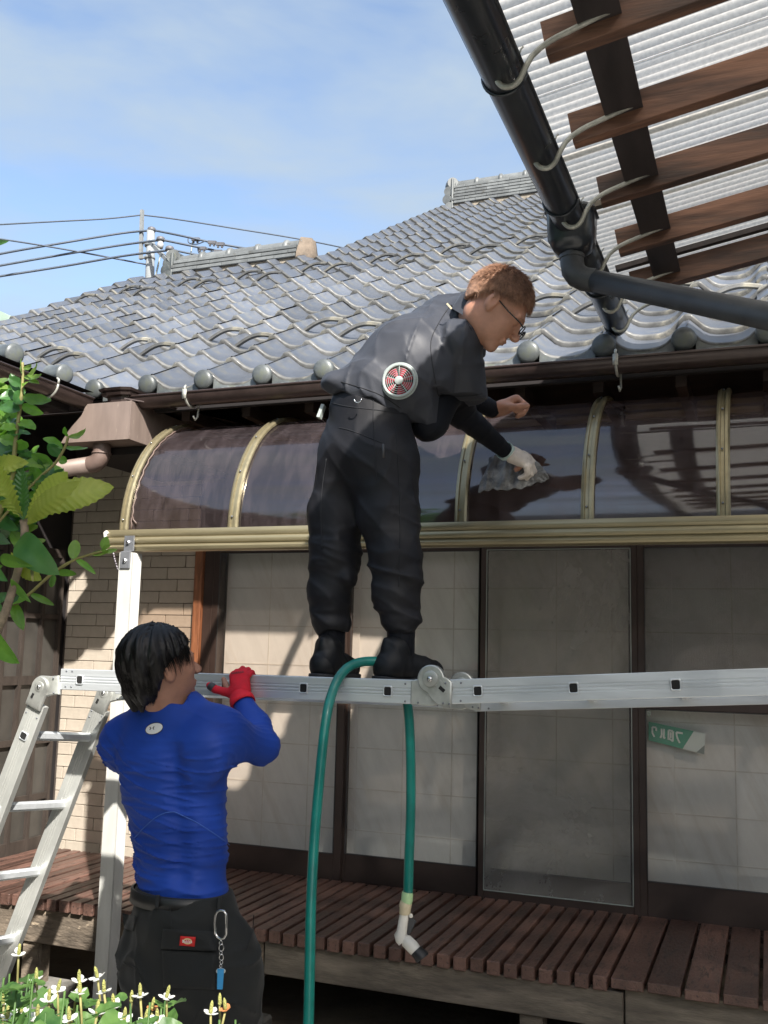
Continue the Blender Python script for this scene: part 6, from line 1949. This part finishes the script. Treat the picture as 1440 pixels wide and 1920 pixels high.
drape('pocket_flap', bt, [(229,1712),(256,1718),(251,1746),(233,1742)], .006, M['cargo'], trz, 6, 6, .004)
drape('pocket', bt, [(303,1782),(405,1787),(402,1856),(306,1852)], .001, M['cargo'], trz, 12, 10, .0022)
tg = drape('label_patch', bt, [(338,1755),(367,1757),(365,1775),(336,1773)], .012, M['tagred'], trz, 6, 4, .0015)
btg = bvh_of(tg)
drape_disc('label_emblem', btg, 351.5, 1765, 8.5, 5.8, .06, 0.0010, M['taggold'], tg, 3, 20)
drape_disc('label_emblem', btg, 351.3, 1765.2, 5.8, 3.2, .06, 0.0016, M['tagred'], tg, 3, 20)
for k, gl3 in enumerate(([(0,0),(0,4),(1.3,3.4),(1.3,.6),(0,0)], [(0,1.2),(0,4)], [(1.4,1.4),(0,1.8),(0,3.6),(1.4,4)], [(0,0),(0,4),(0,2.6),(1.2,1.2),(0,2.6),(1.3,4)], [(0,0),(0,4)], [(0,2.6),(1.2,2.4),(0,1.6),(0,4),(1.2,4)], [(1.2,1.2),(0,1.8),(1.2,3.2),(0,4)])):
    x_ = 342.5+[0,2.3,3.5,5.7,8.3,9.5,11.7][k]*1.35
    dstroke(btg, [(x_+a_*1.2, 1762.4+c_*1.25+.05*(x_-342)) for a_, c_ in gl3], 0.8, .0026, M['white'], tg, 'label_letter')
for pts in ([(318,1690),(322,1740),(318,1800),(322,1880)], [(476,1716),(474,1745),(466,1770),(462,1782)], [(232,1806),(252,1812),(262,1826),(272,1850)]):
    sp3 = [on_cloth(bt, x_, y_, .001)[0] for x_, y_ in [ (pts[min(int(t), len(pts)-2)][0]*(1-(t-min(int(t), len(pts)-2)))+pts[min(int(t), len(pts)-2)+1][0]*(t-min(int(t), len(pts)-2)), pts[min(int(t), len(pts)-2)][1]*(1-(t-min(int(t), len(pts)-2)))+pts[min(int(t), len(pts)-2)+1][1]*(t-min(int(t), len(pts)-2))) for t in [i*(len(pts)-1)/16 for i in range(17)]]]
    MB().tube(sp3, .0018, 5).build('seam', M['cargo'], trz, True)
for an in (anL, anR):
    z_ = np.array([0,0,1]); h = an*1.0; h[2] = 0.0; dvn = np.array([.1,.99,0])
    sdf_obj('shoe', [cone(h+z_*.045-dvn*.04, h+z_*.04+dvn*.14, .046, .038, .02), cone(h+z_*.06-dvn*.03, h+z_*.11, .044, .046, .02)], 0.006, M['shoe'], man2, None, lambda P: 0.012-P[...,2])

# carabiner and tag hanging from the belt loop
kc = empty('keychain', tuple(A(412, 1700, 2.50)), 'steel carabiner with short chain and blue tag hanging at the hip', 'keychain')
ky = min(float(on_cloth(bt, 413, y_, 0.02)[0].y) for y_ in (1720, 1745, 1780, 1815, 1850))
def K(px, py, d=0.0): return at(px, py, ky-.008+d)
MB().tube([K(*q_) for q_ in ((404,1716),(407,1710),(413,1707),(420,1708),(424,1714),(424.5,1735),(424,1752),(420,1759),(414,1761),(408,1757),(404,1750),(402.5,1732),(404,1716))], .0034, 8, False).build('carabiner', M['steel'], kc, True)
for (cx, cy, r_) in ((414,1768,.005),(415,1777,.008),(414,1787,.0045),(415,1795,.007),(415,1804,.0045),(414,1811,.004)):
    c_ = K(cx, cy); MB().tube([c_+CR*math.cos(t)*r_*.8+CU*math.sin(t)*r_*1.2 for t in [i*2*PI/14 for i in range(15)]], .0016, 6, False).build('chain_link', M['steel'], kc, True)
b = MB(); q4 = [K(408,1817,.0),K(420,1818,.0),K(417.5,1854,.0),K(407.5,1853.5,.0)]
b.add([p+CF*-.004 for p in q4]+[p+CF*.004 for p in q4], [(0,1,2,3),(7,6,5,4),(0,4,5,1),(1,5,6,2),(2,6,7,3),(3,7,4,0)])
b.build('blue_tag', M['bluetag'], kc)
c_ = K(414,1821,.006); MB().tube([c_+CR*math.cos(t)*.011+CU*math.sin(t)*.006 for t in [i*2*PI/16 for i in range(17)]], .0025, 6, False).build('clear_ring', M['clear'], kc, True)

# ------------------------------------------------------------------ foliage at the left edge
def leaf_mesh(base, tip, width, nrm, bend=0.1, fold=0.25, vein=0.0, shape='lance', twist=0.0, wave=0.0, nl=12, nw=5):
    if vein: nl, nw = 64, 6
    base, tip = Vector(base), Vector(tip); a = tip-base; L = a.length; a.normalize()
    nrm = Vector(nrm); nrm = (nrm-a*nrm.dot(a)).normalized(); s_ = a.cross(nrm).normalized()
    G_ = []
    for i in range(nl+1):
        t = i/nl
        if shape == 'lance': w_ = math.sin(PI*t**0.85)**0.8*(1-.25*t)
        elif shape == 'obov': w_ = math.sin(PI*t**1.35)**0.75
        elif shape == 'oval': w_ = math.sin(PI*min(1,t*1.0)**0.9)**0.62
        else: w_ = (1-t)**.55*min(1, (t*7+.45))**1.0*1.05
        w_ = max(w_, 0.02 if 0 < i < nl else 0.004)*width/2
        tw = twist*(t-.5); s2 = s_*math.cos(tw)+nrm*math.sin(tw); n2 = nrm*math.cos(tw)-s_*math.sin(tw)
        row = []
        for j in range(2*nw+1):
            c = (j-nw)/nw
            back = 0.0
            if shape == 'heart': back = -abs(c)**1.5*0.16*L*max(0, 1-t*3)
            h = fold*abs(c)*w_+bend*L*(4*t*(1-t)) - (wave*w_*math.sin(t*15+c*2)*abs(c))
            if vein: h += vein*math.sin(2*PI*(t*13-abs(c)*1.4))*(0.3+.7*abs(c))*math.sin(PI*t)**.4
            ser = 1+(.035*math.sin(t*80) if vein else 0)*(abs(c) > .9)
            row.append(base+a*(L*t+back)+s2*c*w_*ser+n2*h)
        G_.append(row)
    return G_
def add_leaf(name, parent, mt, *args, **kw):
    b = MB(); b.sheet(leaf_mesh(*args, **kw)); return b.build(name, mt, parent, True)
VD = -CF                                   # towards the viewer, leaves are tilted away from it at random
def vnr(k=0.5): return (VD*1.0+Vector((random.uniform(-k,k), random.uniform(-k,k), random.uniform(-k,k)+.25))).normalized()

YL = 1.50
lq = empty('loquat_branch', tuple(A(-60,1220,YL)), 'branch with large ribbed yellow green leaves reaching in from the left edge', 'branch')
def L_(px, py, d=0.0): return at(px, py, YL+d)
MB().tube(spline([L_(-120,1330), L_(-40,1240), L_(0,1172), L_(22,1110), L_(38,1050), L_(46,1000), L_(44,975)], 5), [.010]*5+[.009]*5+[.008]*5+[.0075]*5+[.007]*5+[.0075]*5+[.008], 9).build('twig', M['bark'], lq, True)
for (bx, by, tx, ty, w_, mt, bend, kw) in (
    (44,972,-22,858,58,'loquat',.06,dict(vein=.0045)), (46,968,127,885,44,'loquat',-.05,dict(vein=.003)),
    (46,972,214,913,64,'loquat',.15,dict(vein=.0035,fold=.1)), (52,985,150,902,40,'loquat',.12,dict(vein=.0025)),
    (-40,905,54,868,46,'loquat',.10,dict(vein=.003)), (44,975,40,862,34,'leafdark',.03,dict(vein=.002)),
    (38,1008,112,1078,56,'leafdark',.22,dict(shape='oval',fold=.1)), (20,1035,78,1088,34,'loquat',.10,dict(vein=.0015)),
    (0,1045,62,1062,26,'leaf',.06,{}), (-30,1160,37,1244,44,'leaf',.08,dict(shape='oval')), (5,1052,70,1050,30,'loquat',.12,dict(vein=.0015)),
    (-50,1040,15,1090,46,'leafdark',.05,{}), (-60,960,12,935,50,'leafdark',.10,{}), (20,1085,58,1130,18,'leaf',.05,{}), (60,1060,62,1092,8,'stem',.0,{}),
    (-20,1135,18,1112,22,'leafdark',.1,{}), (-60,930,-4,1000,50,'loquat',.06,dict(vein=.003)), (-50,1000,20,1020,40,'leafdark',.08,{})):
    Lpx = w_*(L_(bx,by)-CAM).dot(CF)/FPX
    kw = dict(dict(shape='obov' if mt == 'loquat' else 'lance'), **kw)
    add_leaf('leaf', lq, M[mt], L_(bx,by,random.uniform(-.02,.02)), L_(tx,ty,random.uniform(-.07,.05)), Lpx, vnr(.45), bend=bend*random.choice([1,1,-1]) if mt != 'loquat' else bend, **kw)
ob = empty('evergreen_shrub', tuple(A(-60,1100,1.6)), 'leafy shoot of glossy oval green leaves rising at the left edge', 'shrub')
YO = 1.62
def O_(px, py, d=0.0): return at(px, py, YO+d)
stem1 = [(20,905),(26,860),(30,820),(36,775),(41,735),(43,700),(42,680)]
MB().tube(spline([O_(*q_) for q_ in [(-20,1010)]+stem1], 4), [.0055]*4+[.005]*8+[.004]*8+[.003]*9, 7).build('stem', M['stem'], ob, True)
for (bx, by, tx, ty, w_, mt) in ((43,742,96,752,30,'leaf'),(42,745,20,700,26,'leafdark'),(40,760,82,775,24,'leaf'),(38,770,0,762,30,'leafdark'),(37,790,66,806,26,'leaf'),(33,800,0,805,24,'leaf'),
     (42,712,70,680,17,'leafpale'),(42,700,40,671,15,'leafpale'),(44,705,78,702,16,'leafpale'),(41,722,16,708,22,'leafdark'),(43,725,74,720,20,'leafpale'),(28,840,52,830,24,'leaf'),(27,845,4,850,24,'leafdark'),
     (36,812,20,815,20,'leafdark'),(30,868,60,872,24,'leafdark'),(26,880,-4,882,30,'leaf'),(24,896,54,905,22,'leaf'),(18,915,-6,930,26,'leafdark'),(25,860,-10,830,30,'leafdark'),(41,735,28,758,28,'leafdark'),
     (43,690,58,684,12,'leafpale'),(30,830,-2,820,26,'leaf'),(20,905,44,935,22,'leafdark')):
    add_leaf('leaf', ob, M[mt], O_(bx,by,random.uniform(-.01,.01)), O_(tx,ty,random.uniform(-.05,.03)), w_/1000.0, vnr(.7), bend=random.uniform(-.12,.14), fold=.3, shape='oval', twist=random.uniform(-.5,.5), wave=.12)
MB().tube(spline([O_(-20,1000), O_(40,930), O_(80,890), O_(104,868), O_(122,838), O_(128,818)], 4), .0028, 6).build('stem', M['stem'], ob, True)
for (bx, by, tx, ty, w_, mt) in ((122,838,165,840,20,'leaf'),(118,842,80,822,22,'leaf'),(128,820,122,800,16,'leaf'),(128,818,160,802,17,'leafpale'),(112,855,90,832,24,'leafdark'),(110,860,126,866,18,'leaf'),(100,870,58,852,24,'leaf'),
     (96,875,40,868,22,'leafpale'),(90,885,120,880,16,'leafdark'),(80,892,48,896,22,'leaf'),(70,902,100,908,20,'leafdark'),(60,915,30,905,22,'leafpale'),(84,888,72,860,20,'leafdark'),(50,925,76,930,18,'leaf'),(98,872,86,900,18,'leafdark'),(62,912,60,885,20,'leafdark')):
    add_leaf('leaf', ob, M[mt], O_(bx,by,.02), O_(tx,ty,random.uniform(-.04,.03)), w_/1000.0, vnr(.7), bend=random.uniform(-.12,.14), fold=.3, shape='oval', twist=random.uniform(-.5,.5), wave=.1)
rl = random.Random(11)
for k in range(150):                          # denser leaves along the frame edge
    bx, by = (rl.uniform(-70, 8), rl.uniform(680, 1075)) if k < 60 else ((rl.uniform(-10, 90), rl.uniform(850, 965)) if k < 95 else (rl.uniform(-10, 50), rl.uniform(720, 1010)))
    a_ = rl.uniform(0, 2*PI); ln = rl.uniform(30, 58)
    add_leaf('leaf', ob, M[rl.choice(['leafdark','leaf','leafdark','leafpale'])], O_(bx,by,rl.uniform(.02,.2)), O_(bx+ln*math.cos(a_), by+ln*.7*math.sin(a_), rl.uniform(.0,.15)), rl.uniform(20,32)/1000.0, vnr(.8), bend=rl.uniform(-.12,.14), fold=.3, shape='oval', wave=.1)
add_leaf('leaf', ob, M['leafdark'], O_(-30,462), O_(17,452), 14/1000.0, vnr(.4), bend=.1, shape='oval')
sb_ = empty('slender_shoot', tuple(A(-30,1175,1.7)), 'slender green shoot with paired young leaves ending beside the bronze beam', 'branch')
def S_(px, py, d=0.0): return at(px, py, 1.70+d)
MB().tube(spline([S_(-40,1190), S_(0,1152), S_(50,1118), S_(95,1078), S_(135,1052), S_(168,1040), S_(192,1034)], 5), [.0042]*10+[.0034]*10+[.0026]*10+[.0018], 7).build('stem', M['stem'], sb_, True)
for (bx, by, tx, ty, w_, mt) in ((137,1050,142,1012,24,'leafpale'),(104,1072,144,1077,16,'leaf'),(98,1078,98,1101,18,'leaf'),(142,1048,180,1077,13,'leaf'),(56,1113,102,1135,14,'leaf'),(50,1118,22,1130,18,'leafdark'),(24,1130,44,1182,24,'leaf'),
     (22,1128,50,1124,26,'leaf'),(170,1039,205,1033,12,'leafpale'),(190,1034,208,1022,10,'leafpale'),(194,1030,200,1005,18,'leafpale'),(196,1036,220,1030,9,'leafpale'),(0,1152,-20,1120,24,'leafdark')):
    add_leaf('leaf', sb_, M[mt], S_(bx,by), S_(tx,ty,random.uniform(-.03,.03)), w_/960.0, vnr(.45), bend=random.uniform(-.1,.1), fold=.25, shape='oval', wave=.05)

# ------------------------------------------------------------------ raised bed with white flowering herbs
bed = empty('raised_bed', (-0.95, 0.85, 0), 'stone edged raised bed under the white flowering herbs', 'planter')
MB().bbox((-1.9, 0.45, 0.0), (-0.28, 1.42, 0.74), .02).build('soil', M['soil'], bed)
rs = random.Random(4)
for lev in range(5):
    x_ = -1.95
    while x_ < -0.25:
        w_ = rs.uniform(.16,.30)
        MB().bbox((x_, 1.40+rs.uniform(-.01,.01), lev*.152), (min(x_+w_-.008, -.24), 1.50+rs.uniform(-.01,.01), lev*.152+.146), .018).build('stone', M['stone'], bed, math.radians(40)); x_ += w_
fl_pts = [(35,1790,1.34),(68,1837,1.30),(148,1840,1.32),(183,1833,1.34),(150,1861,1.26),(195,1861,1.28),(92,1875,1.22),(40,1898,1.16),(7,1882,1.2),(182,1901,1.18),(213,1887,1.22),(263,1867,1.30),(312,1870,1.32),
          (130,1912,1.14),(295,1914,1.22),(272,1917,1.18),(395,1900,1.34),(423,1893,1.36),(233,1912,1.2),(108,1857,1.28),(13,1910,1.12),(246,1880,1.3),(285,1893,1.34),(70,1905,1.14),(412,1886,1.37)]
brown = {17, 22}; bare = {21, 24}
ZB = 0.74
for i, (px, py, Y) in enumerate(fl_pts):
    top = at(px, py, Y)
    rank = sorted(range(len(fl_pts)), key=lambda k_: fl_pts[k_][0]).index(i)
    side_ = ['at the far left edge', 'beside the ladder foot', 'left of the white post', 'in front of the white post', 'below the dark cargo trousers', 'at the right end of the bed'][min(5, rank*6//len(fl_pts))]
    order_ = sorted([k_ for k_ in range(len(fl_pts)) if min(5, sorted(range(len(fl_pts)), key=lambda a_: fl_pts[a_][0]).index(k_)*6//len(fl_pts)) == min(5, rank*6//len(fl_pts))], key=lambda k_: fl_pts[k_][1])
    lev_ = ['standing highest', 'second highest', 'third from the top', 'second lowest', 'lowest'][order_.index(i)] if order_.index(i) < 5 else 'near the frame bottom'
    kind_ = 'white flower with yellow spike' if i not in brown|bare else ('withered orange flower' if i in brown else 'bare green flower spike')
    hb = empty('flowering_herb', (top.x, top.y, ZB), kind_+', '+lev_+' '+side_, 'flower', 'white flowering herbs in the raised bed')
    rf_ = random.Random(100+i)
    base = Vector((top.x+rf_.uniform(-.05,.05), top.y+rf_.uniform(-.06,.04), ZB-.01))
    mid = base.lerp(top, .6)+Vector((rf_.uniform(-.02,.02), rf_.uniform(-.02,.02), 0))
    MB().tube(spline([base, mid, top], 5), .0018, 5).build('stem', M['stem'], hb, True)
    tilt = Vector((rf_.uniform(-.3,.3), rf_.uniform(-.3,.1), 1)).normalized()
    MB().tube([top, top+tilt*.003, top+tilt*.014, top+tilt*.018], [.0018,.0030,.0025,.0008], 8).build('flower_spike', M['spike'], hb, True)
    if i not in bare:
        e1 = tilt.cross(Vector((0,1,0))).normalized(); e2 = tilt.cross(e1)
        a0_ = rf_.uniform(0, PI)
        for k in range(4):
            a_ = a0_+k*PI/2; dv = (e1*math.cos(a_)+e2*math.sin(a_)+tilt*rf_.uniform(.0,.5)).normalized(); ln = rf_.uniform(.011,.015)*(.8 if i in brown else 1)
            add_leaf('petal', hb, M['petalbrown' if i in brown else 'petal'], top, top+dv*ln, .0100, tilt, bend=-.1, fold=.15, shape='obov', nl=6, nw=2)
    nlv = 9
    for k in range(nlv):
        t = rf_.uniform(.42, .92); p = base.lerp(top, t)+Vector((0,0,-.012))
        a_ = rf_.uniform(0, 2*PI); dv = Vector((math.cos(a_), math.sin(a_)*.9, rf_.uniform(-.15,.35))).normalized(); ln = rf_.uniform(.024,.040)
        pt = p+dv*.022
        b = MB(); b.tube([p, pt], .001, 4)
        b.sheet(leaf_mesh(pt, pt+dv*ln, ln*1.15, Vector((dv.x*-.3,-.55+rf_.uniform(-.3,.3),.9)), bend=-.08, fold=.18, shape='heart', wave=.06, nl=9, nw=4))
        b.build('leaf', M['herb'] if rf_.random() > .12 else M['leafpale'], hb, True)
# leafy undergrowth of the same herb, too dense to count
ug = MB()
for i in range(90):
    rf_ = random.Random(900+i)
    px = rf_.uniform(-40, 310) if i < 76 else rf_.uniform(345, 450); py = rf_.uniform(1858, 2010) if i < 76 else rf_.uniform(1908, 1985)
    if i < 14: px, py = rf_.uniform(-20, 75), rf_.uniform(1822, 1880)
    Y = rf_.uniform(1.02, 1.36); top = at(px, py, Y)
    if top.z < ZB+.02: top.z = ZB+rf_.uniform(.03,.08)
    base = Vector((top.x+rf_.uniform(-.04,.04), top.y+rf_.uniform(-.05,.03), ZB-.01))
    ug.tube([base, base.lerp(top,.5)+Vector((rf_.uniform(-.01,.01),0,0)), top], .0014, 5)
    for k in range(8):
        t = rf_.uniform(.4, 1.0); p = base.lerp(top, t); a_ = rf_.uniform(0, 2*PI)
        dv = Vector((math.cos(a_), math.sin(a_)*.9, rf_.uniform(-.2,.4))).normalized(); ln = rf_.uniform(.018,.034); pt = p+dv*.018
        ug.tube([p, pt], .0009, 4)
        ug.sheet(leaf_mesh(pt, pt+dv*ln, ln*1.15, Vector((dv.x*-.3+rf_.uniform(-.5,.5),-.5+rf_.uniform(-.6,.6),.8)), bend=rf_.uniform(-.2,.05), fold=rf_.uniform(.1,.4), shape='heart', wave=.10, nl=8, nw=3))
tag(ug.build('herb_foliage', M['herb'], None, True), 'dense heart shaped foliage filling the raised bed in the lower left', 'ground cover', kind='stuff')

lt_ = empty('loquat_tree', (-3.1, 0.1, 0), 'bushy loquat tree whose crown stands just outside the left edge', 'tree')  # unseen crown added to block the left sky and darken the bricks
MB().tube([(-3.1,.1,0),(-3.05,.12,.9),(-2.95,.2,1.7),(-3.0,.15,2.6)], [.07,.06,.05,.03], 9).build('trunk', M['bark'], lt_, True)
MB().tube([(-3.05,.12,1.0),(-2.6,.5,1.25),(-2.0,1.15,1.32), tuple(L_(-120,1330))], [.04,.03,.02,.011], 8).build('limb', M['bark'], lt_, True)
MB().tube([(-2.95,.2,1.6),(-2.4,.6,1.7),tuple(O_(-20,1010))], [.03,.02,.006], 8).build('limb', M['bark'], lt_, True)
rt_ = random.Random(31); b = MB()
for i in range(3400):
    a_, z_ = rt_.uniform(0, 2*PI), rt_.uniform(-1, 1); q_ = rt_.uniform(.35, 1)**.5
    c_ = Vector((-3.0+1.05*q_*math.sqrt(1-z_*z_)*math.cos(a_), 0.1+1.5*q_*math.sqrt(1-z_*z_)*math.sin(a_), 2.35+1.35*q_*z_))
    if c_.x > -0.912*c_.y-0.42: continue
    d1_ = Vector((rt_.uniform(-1,1), rt_.uniform(-1,1), rt_.uniform(-.8,.4))).normalized(); s1_ = d1_.cross(Vector((rt_.uniform(-1,1), rt_.uniform(-1,1), 1))).normalized()
    b.add([c_, c_+d1_*.07+s1_*.028, c_+d1_*.17, c_+d1_*.07-s1_*.028], [(0,1,2,3)])
cr_ = b.build('crown', M['leafdark'], lt_); cr_['kind'] = 'stuff'

# ------------------------------------------------------------------ the garden behind the viewer (seen only as reflections and as shelter from the open sky)
hg = empty('garden_hedge', (0, -8.5, 0), 'tall clipped evergreen hedge closing the garden behind the viewer', 'hedge')
rh_ = random.Random(77)
b = MB()
b.box((-16, -9.6, 0), (16, -8.4, 2.6))
b.build('dense_core', M['darkwood'], hg)
b = MB()
for i in range(5200):
    x_, z_ = rh_.uniform(-16, 16), rh_.uniform(0, 3.0)+.35*math.sin(rh_.uniform(0, 6)); y_ = -8.4+rh_.uniform(-.1,.35)
    c_ = Vector((x_, y_, z_)); d1_ = Vector((rh_.uniform(-1,1), rh_.uniform(-.6,.6), rh_.uniform(-1,1))).normalized()*rh_.uniform(.07,.14); d2_ = d1_.cross(Vector((rh_.uniform(-.5,.5),1,rh_.uniform(-.5,.5)))).normalized()*.06
    b.add([c_-d1_, c_-d2_, c_+d1_, c_+d2_], [(0,1,2,3)])
lf = b.build('hedge_leaves', M['leafdark'], hg); lf['kind'] = 'stuff'
nh = empty('opposite_house', (-3, -12, 0), 'two storey neighbouring house standing behind the garden hedge', 'house')
b = MB(); b.box((-11, -16, 0), (2.5, -11.5, 5.2)); b.build('wall', M['plaster'], nh)
b = MB(); b.add([(-11.6,-10.9,5.0),(3.1,-10.9,5.0),(3.1,-13.7,6.7),(-11.6,-13.7,6.7),(-11.6,-16.6,5.0),(3.1,-16.6,5.0)], [(0,1,2,3),(3,2,5,4),(0,3,4),(1,5,2),(0,4,5,1)]); b.build('roof', M['tile_dark'], nh)
for wx in (-9.5, -6.0, -2.5, 0.4):
    for wz in (1.0, 3.4):
        MB().box((wx, -11.52, wz), (wx+1.3, -11.46, wz+1.1)).build('window', M['sash'], nh)
nb2 = empty('side_house', (4.8, 2, 0), 'plain plaster side wall of the house next to the lean to roof', 'house')
MB().box((3.45, -5.5, 0.0), (4.6, 9.0, 2.95)).build('wall', M['plaster'], nb2)
